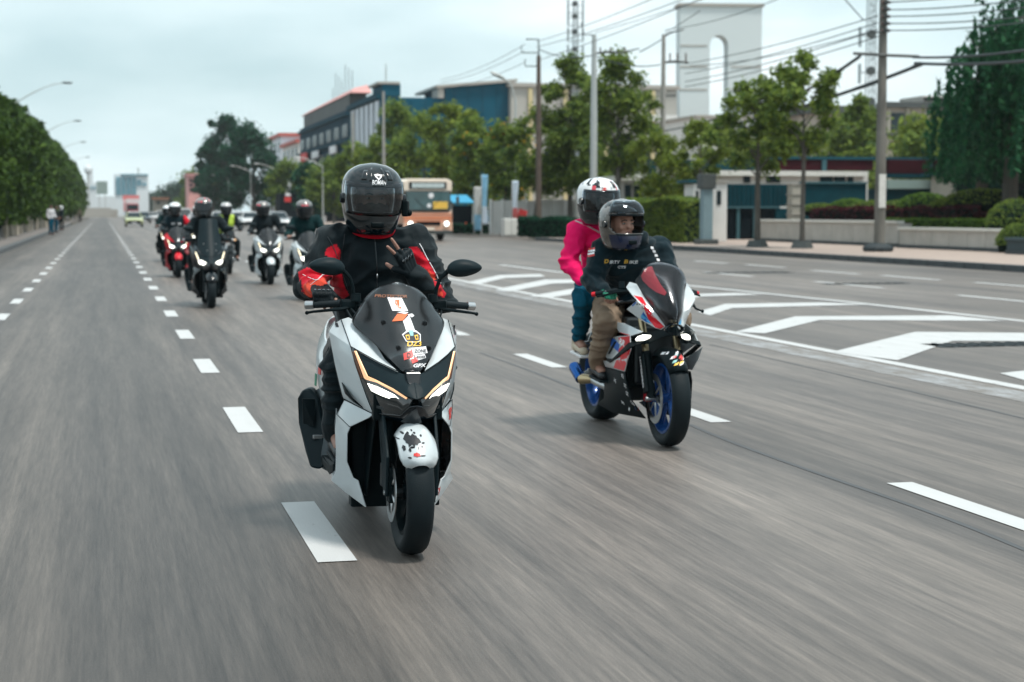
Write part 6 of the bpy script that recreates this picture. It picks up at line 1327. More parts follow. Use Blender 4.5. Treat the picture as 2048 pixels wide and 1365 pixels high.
# guard house and white wall behind the passenger
t = tb('guard_house', 'small white guard house with two windows behind the riders', 'building', 1275, 92); wallbox(t, 'wall', 1238, 1300, 362, 0, 92, 4, WHT, bottom=.15); wallbox(t, 'roof', 1228, 1304, 353, 362, 91.4, 5, STONE, .02); wallbox(t, 'window', 1250, 1262, 370, 396, 91.9, .2, GLS); wallbox(t, 'window', 1268, 1284, 372, 396, 91.9, .2, GLS)
t = tb('tall_post', 'dark teal post and pale column beside the guard house', 'post', 1312, 90); wallbox(t, 'dark_shaft', 1300, 1312, 320, 0, 90, .5, SLATE, bottom=.15); wallbox(t, 'pale_shaft', 1318, 1328, 322, 0, 90.4, .5, CREAM, bottom=.15)
t = tb('boundary_wall', 'long white boundary wall between the banners and the riders', 'wall', 1090, 100); 
for k in range(8): wallbox(t, 'panel', 985+k*24, 985+k*24+22.5, 402-(2 if k > 3 else 0), 0, 100, .3, WHT, bottom=.15)
for k in range(9): wallbox(t, 'pier', 983+k*24-1, 983+k*24+1.5, 399, 0, 99.9, .5, WHT, bottom=.15)
# kiosk with a blue awning, cone, banners, cabinets
t = tb('kiosk', 'dark roadside kiosk with a bright blue awning next to the bus', 'kiosk', 925, 104)
wallbox(t, 'back', 905, 944, 412, 0, 106, .3, DARK, bottom=.15); wallbox(t, 'counter', 908, 930, 446, 0, 104.5, .8, PD, bottom=.15)
x0, x1 = fr(903, 946, 103.5); ox = t.location.x; mk('awning', [(x0-ox,-1.0,1.9),(x1-ox,-1.0,1.9),(x1-ox,1.4,2.4),(x0-ox,1.4,2.4)], [(0,1,2,3)], M('awning_blue', (.03,.30,.50), .6, var=.1), t, solid=.05)
for s in (903, 945): wallbox(t, 'post', s, s+1.5, 410, 0, 103.6, .08, PG, bottom=.15)
q = onP(932, 467); t = thing('traffic_cone', 'orange traffic cone standing before the kiosk', 'traffic cone', (q.x,q.y,.15), 0); MB().lathe([(0,.19),(.65,.04),(.65,0)], (0,0,.03), (0,0,1), 12).out('cone', M('cone_orange', (.75,.10,.02), .6, var=.05), t, smooth=True); box('base', (0,0,.02), (.45,.45,.04), MATS['cone_orange'], t); MB().lathe([(0,.135),(.14,.10)], (0,0,.24), (0,0,1), 12).out('band', K['wprint'], t, smooth=True)
def banner(px, py0, py1, wpx, Y, lab, m1, m2=None):
    t = tb('banner_flag', lab, 'banner', px, Y, 'banner flags by the kiosk'); z1 = zy(py0, px, Y)-.15; w_ = wpx/FPX*Y
    MB().tube([(0,0,0),(0,0,z1)], .03, 6).out('pole', PG, t, smooth=True)
    z0 = zy(py1, px, Y)-.15; v, f = patch([[(0.02+w_*i/3, .12*math.sin(i*1.5+j), z1-(z1-z0)*j/6) for i in range(4)] for j in range(7)], 8, 20); n = len(f)
    mk('cloth', v, f, None, t, smooth=True, mats=[m1, m2 or m1], mi=[1 if (i % 19)/19 > .62 else 0 for i in range(n)], solid=.01)
banner(963, 350, 450, 12, 98, 'tall light blue banner with pale print', M('banner_blue', (.22,.45,.62), .7, var=.2, vscale=3), M('banner_pale', (.5,.58,.66), .7, var=.15, vscale=5)); banner(1024, 362, 448, 12, 96, 'pale blue and red banner right of the blue one', MATS['banner_pale'], M('banner_red', (.45,.10,.10), .7, var=.2)); banner(948, 374, 462, 14, 100, 'white patterned banner left of the blue one', M('banner_white', (.5,.5,.48), .7, var=.25, vscale=6), MATS['banner_blue'])
t = tb('utility_cabinet', 'white utility cabinet on the pavement corner', 'cabinet', 1022, 91); wallbox(t, 'body', 1008, 1036, 437, 0, 91, .7, WHT, .02, bottom=.15); wallbox(t, 'door', 1010, 1022, 441, 470, 90.96, .05, STONE); wallbox(t, 'door', 1023, 1034, 441, 470, 90.96, .05, STONE)
t = tb('notice_board', 'small tilted red sign beside the white cabinet', 'sign', 1044, 93); q = t.location; MB().tube([(0,0,0),(0,0,1.0)], .03, 6).out('post', PG, t, smooth=True); MB().box((0,0,1.15), (.5,.05,.6), rot=Matrix.Rotation(R(20),3,'Y')).out('board', M('sign_red', (.55,.03,.03), .5, var=.05), t, bevel=.01)
t = tb('flower_pot', 'dark plant pot under the red sign', 'plant pot', 1040, 92); MB().lathe([(0,.22),(.4,.32),(.4,.26)], (0,0,0), (0,0,1), 12).out('pot', PD, t, smooth=True); P_ = RNG.normal(size=(300,3))*.22+np.array([0,0,.6]); V, F = leaf_quads(P_, .07); fastmesh('foliage', V, F, LD, t)
# ================================================================ buildings
def facade(t, P0, P1, H, dep, mat, floors, bays, win, z0=0, winh=.55, winw=.6, frame=None, off=.08, skip=0, sill=True):
    """box building with window units set in its front; P0->P1 is the foot of the front"""
    a = Vector((P0[0],P0[1],0)); b = Vector((P1[0],P1[1],0)); u = (b-a).normalized(); n = Vector((u.y,-u.x,0)); L_ = (b-a).length
    lo = lambda p: Vector(p)-Vector((t.location.x,t.location.y,0))
    c = MB(); c.prism([lo(a), lo(b), lo(b-n*dep), lo(a-n*dep)], (0,0,H)); o = c.out('wall', mat, t); rot = Matrix((u, n, Vector((0,0,1)))).transposed()
    fh = (H-z0)/floors
    for i in range(floors):
        for j in range(bays):
            c0 = lo(a+u*L_*(j+.5)/bays + n*off*.3)+Vector((0,0,z0+fh*(i+.5)))
            w_ = MB(); w_.box(c0, (L_/bays*winw, .12, fh*winh), rot=rot); wo_ = w_.out('window', win, t)
            if frame:
                w_ = MB(); w_.box(c0+Vector((0,0,-fh*winh*.5-.06)), (L_/bays*winw+.2, .34, .12), rot=rot); w_.box(c0, (.08,.16,fh*winh), rot=rot); w_.out('frame', frame, wo_)
    return o, u, n, lo, rot
NAVY = M('navy_cladding', (.003,.035,.060), .8, spec=.1, var=.2, vscale=.3); TEALB = M('teal_cladding', (.001,.070,.115), .8, spec=.1, var=.12, vscale=.3); TEALB2 = M('teal_dark_frame', (.003,.045,.070), .8, spec=.1, var=.15, vscale=.5); LILAC = M('pale_panel', (.60,.64,.70), .6, var=.06, vscale=.5); PINKR = M('pink_roof', (.60,.30,.28), .8, var=.1, vscale=.3); BEIGEB = M('beige_cladding', (.38,.37,.34), .8, var=.05, vscale=.2)
FX = 35.0
pa = atX(766,425,FX); pb = atX(705,425,FX)
t = thing('office_building', 'blue-green office building with white column bays towards the road and a blank wall towards us', 'building', (pa.x, pa.y, 0)); HB = atX(766,182,FX).z; L_ = pb.y-pa.y
xr = atY(1020,425,pa.y).x
MB().span((0,.0,0),(xr-pa.x,L_,atY(850,196,pa.y).z)).out('wall', TEALB, t)
MB().span((-.3,.05,0),(2.0,L_,HB)).out('road_front', TEALB2, t)
x2 = atY(890,425,pa.y).x-pa.x; z2 = atY(950,158,pa.y).z; x3 = xr-pa.x
mk('raised_block', [(x2,-.2,0),(x3,-.2,0),(x3,14,0),(x2,14,0),(x2,-.2,z2-.9),(x3,-.2,z2),(x3,14,z2),(x2,14,z2-.9)], [(0,3,2,1),(4,5,6,7),(0,1,5,4),(1,2,6,5),(2,3,7,6),(3,0,4,7)], TEALB, t)
mk('roof_edge', [(x2-1.2,-.8,z2-.95),(x3+.8,-.8,z2+.05),(x3+.8,15,z2+.05),(x2-1.2,15,z2-.95)], [(0,1,2,3)], CONC, t, solid=.35)
z3 = atY(785,168,pa.y).z; x4 = atY(802,425,pa.y).x-pa.x
MB().span((0,-.1,HB-.6),(x4,8,z3)).out('roof_room', TEALB, t); MB().span((x4-.1,-.3,z3-.05),(-.6,8,z3+.25)).out('roof_edge', CONC, t)
MB().span((x2-.9,-.5,atY(850,193,pa.y).z-.2),(x2-.2,4,z2-1.1)).out('service_hatch', BEIGEB, t)
# blank cladding joints on the big wall
for k in range(1, 9): 
    x = x3*k/9; MB().span((x-.03,-.26 if x > x2 else -.06,.5),(x+.03,-.1 if x > x2 else .02,z2-1.0 if x > x2 else HB-1.2)).out('cladding_joint', TEALB2, t)
for fl, (a, b) in enumerate(((.60,.93),(.22,.54))):
    for k in range(6):
        y0 = L_*(.02+.155*k); MB().span((-.55,y0,HB*a),(-.3,y0+L_*.085,HB*b)).out('column_bay', LILAC, t); MB().span((-.38,y0+L_*.09,HB*a),(-.3,y0+L_*.15,HB*b)).out('window', GLS, t)
for z in (.56,.95): MB().span((-.8,0,HB*z-.1),(-.3,L_,HB*z+.45)).out('floor_band', TEALB2, t)
for k in range(4): MB().tube([(1+k*.8, 3+k*5, HB),(1+k*.8,3+k*5,HB+3.2+(k % 2))], .07, 5).out('aerial', PG, t)
# shop building
pa = atX(701,425,36); pb = atX(601,425,36)
t = thing('shop_building', 'dark navy shop building with lit signs and a pink rooftop storey', 'building', (pa.x, pa.y, 0)); HB2 = atX(701,217,36).z; L_ = pb.y-pa.y
MB().span((0,.2,0),(3.4,L_,HB2)).out('wall', NAVY, t)
for i in range(4):
    for k in range(7): 
        y0 = L_*(k+.2)/7; w_ = MB().span((-.12,y0,HB2*(.1+.22*i)),(.0,y0+L_*.09,HB2*(.1+.22*i)+1.9)).out('window', GLS, t)
    MB().span((-.5,.2,HB2*(.24+.235*i)),(0,L_,HB2*(.24+.235*i)+.35)).out('floor_band', TEALB2, t)
MB().span((.4,L_*.05,HB2),(3.0,L_*.95,HB2+2.4)).out('roof_storey', M('rooftop_grey', (.06,.065,.065), .7, var=.3, vscale=.4), t)
z_ = HB2+2.4; mk('pink_roof', [(.2,L_*.0,z_),(3.3,L_*.0,z_),(3.3,L_,z_),(.2,L_,z_),(1.0,L_*.03,z_+.8),(3.0,L_*.03,z_+1.3),(3.0,L_*.9,z_+.8),(1.0,L_*.9,z_+.6)], [(0,1,5,4),(1,2,6,5),(2,3,7,6),(3,0,4,7),(4,5,6,7),(3,2,1,0)], PINKR, t)
for k in range(7): MB().tube([(1+k*.3,4+k*6,z_+1),(1+k*.3,4+k*6,z_+3.5+(k%3))], .05, 5).out('aerial', PD, t)
for (px, py, w_, h_, m_) in ((610,322,26,14,'sign_red'),(622,334,22,10,None),(632,310,24,6,None),(668,300,20,6,None)):
    q = atX(px, py, 35.7); MB().span((q.x-pa.x-.3, q.y-pa.y-w_/2*.35, q.z-h_/10),(q.x-pa.x, q.y-pa.y+w_/2*.35, q.z+h_/10)).out('shop_sign', MATS[m_] if m_ else K['wprint'], t, bevel=.05)
# farther road-front buildings
for (p0, p1, X, yt, lab, mt, fl, by) in ((598,566,38,285,'narrow white building with a red roof edge next to the dark shop building',WHT,4,4),(564,540,38,272,'pale narrow building behind the right shoulder of the tall tree',LILAC,4,3)):
    a = atX(p0,425,X); b = atX(p1,425,X); t = thing('narrow_building', lab, 'building', (a.x,a.y,0)); H_ = atX(p0,yt,X).z
    MB().span((0,0,0),(12,b.y-a.y,H_)).out('wall', mt, t)
    for i in range(fl):
        for k in range(by): y0 = (b.y-a.y)*(k+.25)/by; MB().span((-.15,y0,H_*(i+.3)/fl),(0,y0+(b.y-a.y)*.5/by,H_*(i+.75)/fl)).out('window', GLS, t)
    MB().span((-.6,-.4,H_),(12.4,b.y-a.y,H_+.7)).out('roof_edge', M('roof_red', (.42,.10,.08), .7, var=.15), t)
# long beige building behind the trees, with buff pilasters
Y = 215
t = tb('beige_building', 'long low beige building with buff stripes behind the street trees', 'building', 1180, Y); t.location.z = 0
zt = zy(176,1150,Y); x0, x1 = fr(1022,1352,Y); ox = t.location.x; MB().span((x0-ox,0,0),(x1-ox,20,zt)).out('wall', BEIGEB, t); MB().span((x0-ox-.3,-.4,zt),(x1-ox+.3,20,zt+.5)).out('roof_edge', CONC, t)
for px in (1060,1130,1210,1304): a, b = fr(px-4,px+4,Y); MB().span((a-ox,-.3,0),(b-ox,0,zt-.2)).out('pilaster', M('buff_stripe', (.55,.46,.26), .8, var=.08), t)
for k in range(11): a, b = fr(1030+k*29, 1046+k*29, Y); MB().span((a-ox,-.12,zt*.25),(b-ox,0,zt*.55)).out('window', GLS, t)
a, b = fr(1268,1352,Y); MB().span((a-ox,-.5,zt-4.2),(b-ox,-.1,zt-3.4)).out('ledge', WHT, t)
# arch tower: a slab pierced by a tall round-headed opening, turned a little towards the junction
Y = 232; t = tb('arch_tower', 'tall pale slab tower pierced by a narrow round-headed opening', 'tower', 1440, Y); t.location.z = 0; ox = t.location.x; t.rotation_euler = (0,0,-R(9))
x0, x1 = fr(1361,1516,Y); a0, a1 = fr(1418,1453,Y); zt = zy(13,1440,Y); zs = zy(92,1436,Y); am = (a0+a1)/2; ar = (a1-a0)/2; TW = M('tower_render', (.56,.62,.63), .75, var=.03, vscale=.1)
arc_ = [(am+ar*math.cos(R(180-180*k/14)), zs+ar*1.15*math.sin(R(180-180*k/14))) for k in range(15)]
D_ = 3.2; c = MB(); c.span((x0-ox,0,0),(a0-ox,D_,zs)); c.span((a1-ox,0,0),(x1-ox,D_,zs))
up_ = [(x0,zs),(x0,zt),(x1,zt),(x1,zs)]; c.prism([(p[0]-ox,0,p[1]) for p in ((x0,zs),*arc_[:8],(am,zt),(x0,zt))], (0,D_,0)); c.prism([(p[0]-ox,0,p[1]) for p in ((am,zt),*arc_[7:],(x1,zs),(x1,zt))], (0,D_,0))
c.out('slab', TW, t)
for py in (92,134,180): 
    z = zy(py,1440,Y); MB().span((x0-ox-.05,-.08,z-.10),(a0-ox-.4,0,z+.10)).out('joint', CONC, t)
    if py > 100: MB().span((a1-ox+.4,-.08,z-.10),(x1-ox+.05,0,z+.10)).out('joint', CONC, t)
MB().span((x0-ox-.3,-.3,zt),(x1-ox+.3,D_+.3,zt+.4)).out('coping', CONC, t)
# side building under the tower and old building to its right
t = tb('white_block', 'plain white block at the foot of the arch tower', 'building', 1470, 190); wallbox(t, 'wall', 1395, 1545, 235, 0, 190, 14, WHT, bottom=.1); wallbox(t, 'roof_edge', 1390, 1550, 231, 235, 189.6, 15, CONC); 
for k in range(6): wallbox(t, 'window', 1405+k*23, 1420+k*23, 250, 262, 189.8, .3, GLS)
Y = 150; t = tb('old_building', 'weathered old building with a dark roof line left of the willow', 'building', 1800, Y)
wallbox(t, 'wall', 1630, 1770, 226, 0, Y+6, 14, M('old_render', (.40,.36,.31), .9, var=.3, vscale=.5), bottom=.1); wallbox(t, 'roof', 1625, 1772, 212, 226, Y+5, 16, PD); wallbox(t, 'wall', 1770, 1925, 214, 0, Y, 16, MATS['old_render'], bottom=.1)
wallbox(t, 'roof', 1768, 1930, 205, 216, Y-.6, 17, PD); wallbox(t, 'parapet', 1842, 1888, 192, 205, Y, 5, CONC, .05); wallbox(t, 'parapet', 1845, 1886, 196, 201, Y-.2, .3, DARK)
for a, b, c_, d_ in ((1780,1806,226,262),(1812,1838,232,262),(1868,1884,222,262),(1888,1896,226,262)): wallbox(t, 'window', a, b, c_, d_, Y-.15, .3, GLS)
for a, b in ((1645,1660),(1672,1688),(1700,1714),(1728,1745)): w_ = wallbox(t, 'window', a, b, 236, 252, Y+5.85, .3, GLS)
wallbox(t, 'whitewashed_wall', 1725, 1764, 226, 300, Y+5.7, .3, WHT); wallbox(t, 'pale_bay', 1808, 1835, 262, 290, Y-.3, .4, CREAM)
for k in range(5): wallbox(t, 'pilaster', 1774+k*36, 1778+k*36, 216, 300, Y-.3, .4, CREAM)
wallbox(t, 'balcony', 1780, 1850, 266, 271, Y-1.2, 1.3, PD)
for px, py, wd, X, lab, mt in ((1845,258,8,56,'loose green tree above the maroon fascia',LY),(1890,262,7,56,'loose green tree beside the willow',LG),(1690,266,8,56,'thin green tree behind the big pole',LG),(1720,195,4.2,57,'round-topped tree in front of the old building',LG),(1560,268,8,56,'pale green tree behind the slim street trees',LY),(1460,272,8,56,'yellow-green tree in front of the white block',LY)):
    tree(px, 420, lab, X=X, top=HT(py,px,X), crown_w=wd, mat=mt, n=4200, leaf=.26, trunk=.14, clear=.25, group='trees behind the low building')
# ---------------------------------------------------------------- far end of the road
HAZ = M('far_white_haze', (.62,.66,.68), .8, var=.05, vscale=.05); FB = M('far_blue', (.10,.26,.33), .6, var=.3, vscale=.12);  # distance haze is put into these pale colours
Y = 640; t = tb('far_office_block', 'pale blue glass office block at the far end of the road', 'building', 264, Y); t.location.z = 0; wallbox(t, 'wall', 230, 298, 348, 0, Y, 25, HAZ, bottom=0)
for i in range(6):
    for j in range(6):
        if (i, j) in ((0,4),(0,5),(1,5),(5,4),(5,5),(4,5),(4,4),(3,4),(3,5)): continue
        wallbox(t, 'window', 233+j*10.5, 241.5+j*10.5, 354+i*6, 358.5+i*6, Y-.5, .6, FB)
wallbox(t, 'sign_band', 243, 297, 347.5, 350.5, Y-1, 1, FB); wallbox(t, 'chimney', 276, 280, 335, 348, Y+5, 3, PG)
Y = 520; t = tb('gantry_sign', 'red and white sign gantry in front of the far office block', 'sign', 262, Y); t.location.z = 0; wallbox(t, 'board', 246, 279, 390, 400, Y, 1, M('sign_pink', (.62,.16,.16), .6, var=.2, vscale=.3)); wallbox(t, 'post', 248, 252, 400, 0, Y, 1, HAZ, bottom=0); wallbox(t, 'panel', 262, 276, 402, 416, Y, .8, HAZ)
for k in range(4): wallbox(t, 'small_board', 247, 254, 403+k*5, 406+k*5, Y-.5, .5, MATS['sign_pink'])
Y = 560; t = tb('billboard', 'grey billboard on white legs above the far bridge', 'billboard', 204, Y); t.location.z = 0; wallbox(t, 'board', 194, 216, 362, 388, Y, 1, M('board_grey', (.22,.28,.26), .7, var=.3, vscale=.1)); wallbox(t, 'leg', 198, 200, 388, 0, Y, .6, PG, bottom=0); wallbox(t, 'leg', 210, 212, 388, 0, Y, .6, PG, bottom=0)
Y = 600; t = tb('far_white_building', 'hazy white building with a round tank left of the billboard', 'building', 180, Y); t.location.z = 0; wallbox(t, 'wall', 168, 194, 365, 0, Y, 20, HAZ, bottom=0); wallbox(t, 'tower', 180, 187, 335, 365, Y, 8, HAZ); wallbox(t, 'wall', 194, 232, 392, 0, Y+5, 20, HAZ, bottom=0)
for k in range(4): wallbox(t, 'window', 171+k*6, 174+k*6, 372, 378, Y-.4, .5, FB)
q = atY(176,340,Y-10); MB().ell((q.x-t.location.x, -10, q.z), (1.3,1.3,1.6), None, 14, 10).out('tank', HAZ, t, smooth=True); MB().tube([(q.x-t.location.x,-10,0),(q.x-t.location.x,-10,q.z)], .5, 6).out('tank_leg', PG, t)
Y = 480; t = tb('bridge_wall', 'grey concrete bridge wall closing the far end of the road', 'wall', 190, Y); t.location.z = 0; wallbox(t, 'parapet', 160, 222, 415, 0, Y, 2, CONC, bottom=0); wallbox(t, 'parapet', 222, 236, 418, 0, Y+4, 2, CONC, bottom=0)
Y = 430; t = tb('pink_building', 'faded pink building above the distant trees left of the tallest tree', 'building', 398, Y); t.location.z = 0; wallbox(t, 'wall', 377, 420, 352, 0, Y, 14, PINKR, bottom=0); wallbox(t, 'roof_edge', 374, 423, 346, 352, Y-.8, 16, M('pink_dark', (.42,.20,.20), .8, var=.1))
for i in range(3):
    for k in range(4): wallbox(t, 'window', 380+k*10, 386+k*10, 358+i*9, 363+i*9, Y-.3, .4, GLS)
Y = 400; t = tb('far_house', 'small far house with a brown roof between the distant trees', 'house', 322, Y); t.location.z = 0; wallbox(t, 'wall', 308, 336, 398, 0, Y, 8, CREAM, bottom=0); wallbox(t, 'roof', 305, 339, 394, 398, Y-.8, 10, M('roof_brown', (.28,.13,.08), .8, var=.1)); wallbox(t, 'window', 314, 320, 402, 407, Y-.3, .4, GLS)
t = tb('shop_row', 'low dark shopfronts with red awnings under the roadside trees', 'shops', 600, 230); t.location.z = 0
wallbox(t, 'wall', 560, 690, 385, 0, 232, 6, DARK, bottom=0)
for (a, b, y0_, y1_, m_) in ((608,624,388,404,'sign_red'),(570,582,392,402,'sign_red'),(572,582,384,390,None),(640,646,396,404,None),(650,652,430,446,None)): wallbox(t, 'awning' if m_ else 'sign', a, b, y0_, y1_, 231, .8, MATS[m_] if m_ else K['wprint'])
# ================================================================ bus
BP = M('bus_peach', (.78,.46,.32), .35, coat=.3, var=.05, vscale=1.5); BC = M('bus_cream', (.82,.70,.58), .4, coat=.2, var=.04); BO = M('bus_orange', (.75,.24,.10), .4, coat=.2, var=.05)
q = onG(856, 483); t = thing('bus', 'peach and cream city bus with its headlights on coming round the corner', 'bus', (q.x, q.y, 0), R(2)); W, H_, LB = 2.5, 3.15, 10.5
c = MB(); c.span((-W/2,0,.85),(W/2,LB,1.45)); c.out('lower_body', BP, t, bevel=.06)
c = MB()
for s in (-1,1): c.span((s*(W/2-.12) if s > 0 else -W/2, .1, 1.45),(W/2 if s > 0 else -W/2+.12, LB, 1.60)); c.span((s*(W/2-.12) if s > 0 else -W/2,.1,2.45),(W/2 if s > 0 else -W/2+.12,LB,2.62))
c.out('side_rail', BC, t)
for s in (-1,1):
    for k in range(7): x = s*(W/2-.06); MB().span((x-.05,.3+k*1.45,1.60),(x+.05,.3+k*1.45+.16,2.45)).out('window_pillar', BC, t); MB().span((x-.03,.46+k*1.45,1.60),(x+.03,.46+k*1.45+1.29,2.45)).out('side_window', GLS, t)
c = MB(); c.prism([(-W/2,0,2.5),(W/2,0,2.5),(W/2,0,2.98),(W/2-.25,0,3.12),(-W/2+.25,0,3.12),(-W/2,0,2.98)], (0,LB,0)); c.out('roof', BC, t, bevel=.05)
MB().span((-W/2+.30,-.05,2.62),(W/2-.30,.02,2.95)).out('destination_box', DARK, t); MB().span((-W/2+.42,-.08,2.67),(W/2-.42,-.04,2.90)).out('destination_screen', M('route_panel', (.50,.58,.58), .4, var=.1), t)
MB().span((-W/2+.08,-.02,1.50),(W/2-.08,.04,2.52)).out('windscreen_frame', PD, t, bevel=.03); MB().span((-W/2+.16,-.06,1.58),(W/2-.16,-.01,2.46)).out('windscreen', M('bus_glass', (.03,.075,.08), .08, coat=.5, var=.6, vscale=1.2), t)
MB().span((.25,-.09,1.62),(1.0,-.055,1.98)).out('route_card', M('card_yellow', (.80,.50,.08), .6, var=.08), t); MB().lathe([(0,.14),(.01,.0)], (.15,-.075,2.28), (0,-1,0), 14).out('pennant', K['wprint'], t); MB().lathe([(0,.11),(.01,.0)], (.05,-.075,1.78), (0,-1,0), 14).out('pennant', K['wprint'], t)
MB().span((-W/2,-.06,.50),(W/2,.0,.95)).out('front_skirt', BP, t, bevel=.03); MB().span((-W/2,-.045,1.12),(W/2,-.005,1.22)).out('stripe', BO, t); MB().span((-W/2,-.045,.98),(W/2,-.005,1.02)).out('stripe', BO, t); MB().span((-W/2,-.045,1.34),(W/2,-.005,1.38)).out('stripe', BO, t)
MB().span((-.62,-.12,.80),(.62,-.05,.98)).out('grille', DARK, t, bevel=.01); MB().span((-W/2+.05,-.16,.36),(W/2-.05,.05,.55)).out('bumper', PD, t, bevel=.04); MB().span((-.3,-.19,.55),(.3,-.15,.70)).out('number_plate', BC, t)
for s in (-1,1):
    MB().lathe([(-.02,.17),(.04,.17),(.06,.13)], (s*.92,-.10,.88), (0,-1,0), 16).out('headlight_ring', DARK, t, smooth=True); MB().lathe([(0,.135),(.02,.09),(.03,0)], (s*.92,-.15,.88), (0,-1,0), 16).out('headlight', K['led'], t, smooth=True)
    MB().tube([(s*W/2,-.05,2.5),(s*(W/2+.22),-.25,2.5),(s*(W/2+.22),-.25,2.0)], .02, 6).out('mirror_arm', PD, t, smooth=True); MB().box((s*(W/2+.22),-.26,2.05),(.16,.06,.36)).out('mirror', PD, t, bevel=.02)
    MB().tube([(s*.15,-.09,1.6),(s*.65,-.09,2.15)], .012, 5).out('wiper', DARK, t)
    for y in (1.9,7.6): 
        wh = MB(); tyre(wh, (s*(W/2-.18),y,.48), .48, .28, .28); wo_ = wh.out('wheel', K['rubber'], t, smooth=True); MB().lathe([(-.05,.28),(.08,.22),(.10,0)], (s*(W/2-.14),y,.48), (s,0,0), 16).out('hub', K['metal'], wo_, smooth=True)
# ================================================================ cars far down the road
def make_car(px, py, label, paint, lights=True, van=False, rear=False, stripe=None):
    q = onG(px, py); t = thing('car', label, 'car', (q.x, q.y, 0), 0, 'cars far down the road'); W = .88
    prof = [(-2.15,.35,.62),(-2.1,.55,.80),(-1.3,.80,.86),(-.95,.90,.86)] 
    rows = []
    for (y, z0, z1, hw) in ((-2.15,.30,.60,.72),(-2.10,.25,.72,.82),(-1.6,.22,.84,.86),(-.9,.20,.94,.88),(0,.20,.96,.88),(1.0,.20,.98,.88),(1.7,.22,.98,.86),(2.1,.26,.90,.80),(2.15,.35,.70,.72)):
        rows.append([(-hw*.9,y,z0),(-hw,y,z0+.18),(-hw,y,(z0+z1)/2+.1),(-hw*.92,y,z1-.03),(-hw*.5,y,z1),(0,y,z1+.01),(hw*.5,y,z1),(hw*.92,y,z1-.03),(hw,y,(z0+z1)/2+.1),(hw,y,z0+.18),(hw*.9,y,z0)])
    v, f = patch(rows, 21, 22); v += [(0,-2.16,.45),(0,2.16,.5)]; body = mk('body', v, f, paint, t, smooth=True, solid=.04, sharp=80)
    MB().span((-.68,-2.12,.28),(.68,2.1,.60)).out('underbody', PD, t)
    hh = 1.46 if not van else 1.75
    c = MB(); A_ = [(-.76,-.95,.94),(.76,-.95,.94),(.80,1.25,.97),(-.80,1.25,.97)]; B_ = [(-.56,-.25,hh),(.56,-.25,hh),(.60,.75,hh),(-.60,.75,hh)]
    mk('cabin_glass', A_+B_, [(0,1,5,4),(1,2,6,5),(2,3,7,6),(3,0,4,7)], GLS, t, smooth=False, bevel=.02)
    mk('roof', [(-.60,-.30,hh-.02),(.60,-.30,hh-.02),(.64,.85,hh-.02),(-.64,.85,hh-.02),(-.50,-.1,hh+.05),(.50,-.1,hh+.05),(.52,.7,hh+.05),(-.52,.7,hh+.05)], [(0,1,5,4),(1,2,6,5),(2,3,7,6),(3,0,4,7),(4,5,6,7),(3,2,1,0)], stripe or paint, t, bevel=.02)
    for s in (-1,1):
        MB().tube([(s*.76,-.95,.94),(s*.57,-.25,hh)], .03, 6).out('pillar', paint, t); MB().tube([(s*.80,1.25,.97),(s*.60,.75,hh)], .04, 6).out('pillar', paint, t)
        MB().ell((s*.62,-2.08,.66), (.17,.07,.08), None, 12, 8).out('headlight', K['led'] if lights else K['metal'], t, smooth=True); MB().ell((s*.95,-.75,1.0), (.09,.06,.07), None, 10, 6).out('mirror', paint, t, smooth=True)
        for y in (-1.35,1.35): wh = MB(); tyre(wh, (s*.78,y,.31), .31, .20, .20); w_ = wh.out('wheel', K['rubber'], t, smooth=True); MB().lathe([(0,.20),(.03,.16),(.03,0)], (s*.86,y,.31), (s,0,0), 14).out('rim', K['metal'], w_, smooth=True)
    MB().span((-.45,-2.19,.42),(.45,-2.14,.60)).out('grille', DARK, t, bevel=.01); MB().span((-.24,-2.22,.36),(.24,-2.18,.47)).out('number_plate', K['wprint'], t)
    return t
CW = M('car_white', (.68,.69,.69), .25, coat=.8, var=.03); CS = M('car_silver', (.45,.46,.47), .25, coat=.8, metal=.3, var=.05); CD = M('car_dark', (.02,.035,.05), .25, coat=.8, var=.1); CG = M('taxi_lime', (.42,.46,.24), .25, coat=.8, var=.05); CP = M('taxi_pink', (.70,.12,.18), .3, coat=.8, var=.05)
make_car(556, 460, 'silver car with lit headlights between the two rear helmets', CS); make_car(500, 457, 'white car in front of the yellow-vest rider', CW); make_car(476, 453, 'pale car partly behind the yellow vest', CW); make_car(368, 458, 'white car right behind the red-sleeved rider', CW, van=True); make_car(392, 452, 'white car between the two leading rear riders', CW)
make_car(437, 452, 'white car peeping out beside the patterned helmet', CW); make_car(268, 454, 'lime and white taxi alone in the near lane', CG, False, stripe=CW); make_car(288, 447, 'dark car just behind the lime taxi', CD, False); make_car(308, 443, 'white car far off behind the dark one', CW); make_car(322, 441, 'farthest white car under the distant trees', CW, van=True)
q = onG(266, 441); t = thing('truck', 'small truck with a red and white cab behind the taxi', 'truck', (q.x,q.y,0)); MB().span((-1.1,0,.6),(1.1,6,1.4)).out('chassis', PD, t); MB().span((-1.05,-.2,1.2),(1.05,1.6,3.0)).out('cab', M('truck_red', (.38,.06,.08), .4, coat=.3, var=.05), t, bevel=.1); MB().span((-1.15,1.8,1.2),(1.15,6.4,3.9)).out('cargo_box', CW, t, bevel=.05); MB().span((-.9,-.28,2.0),(.9,-.2,2.8)).out('windscreen', GLS, t)
for s in (-1,1):
    for y in (.8,4.6): MB().tube([(s*.8,y,.5),(s*1.1,y,.5)], .5, 14).out('wheel', K['rubber'], t, smooth=True)
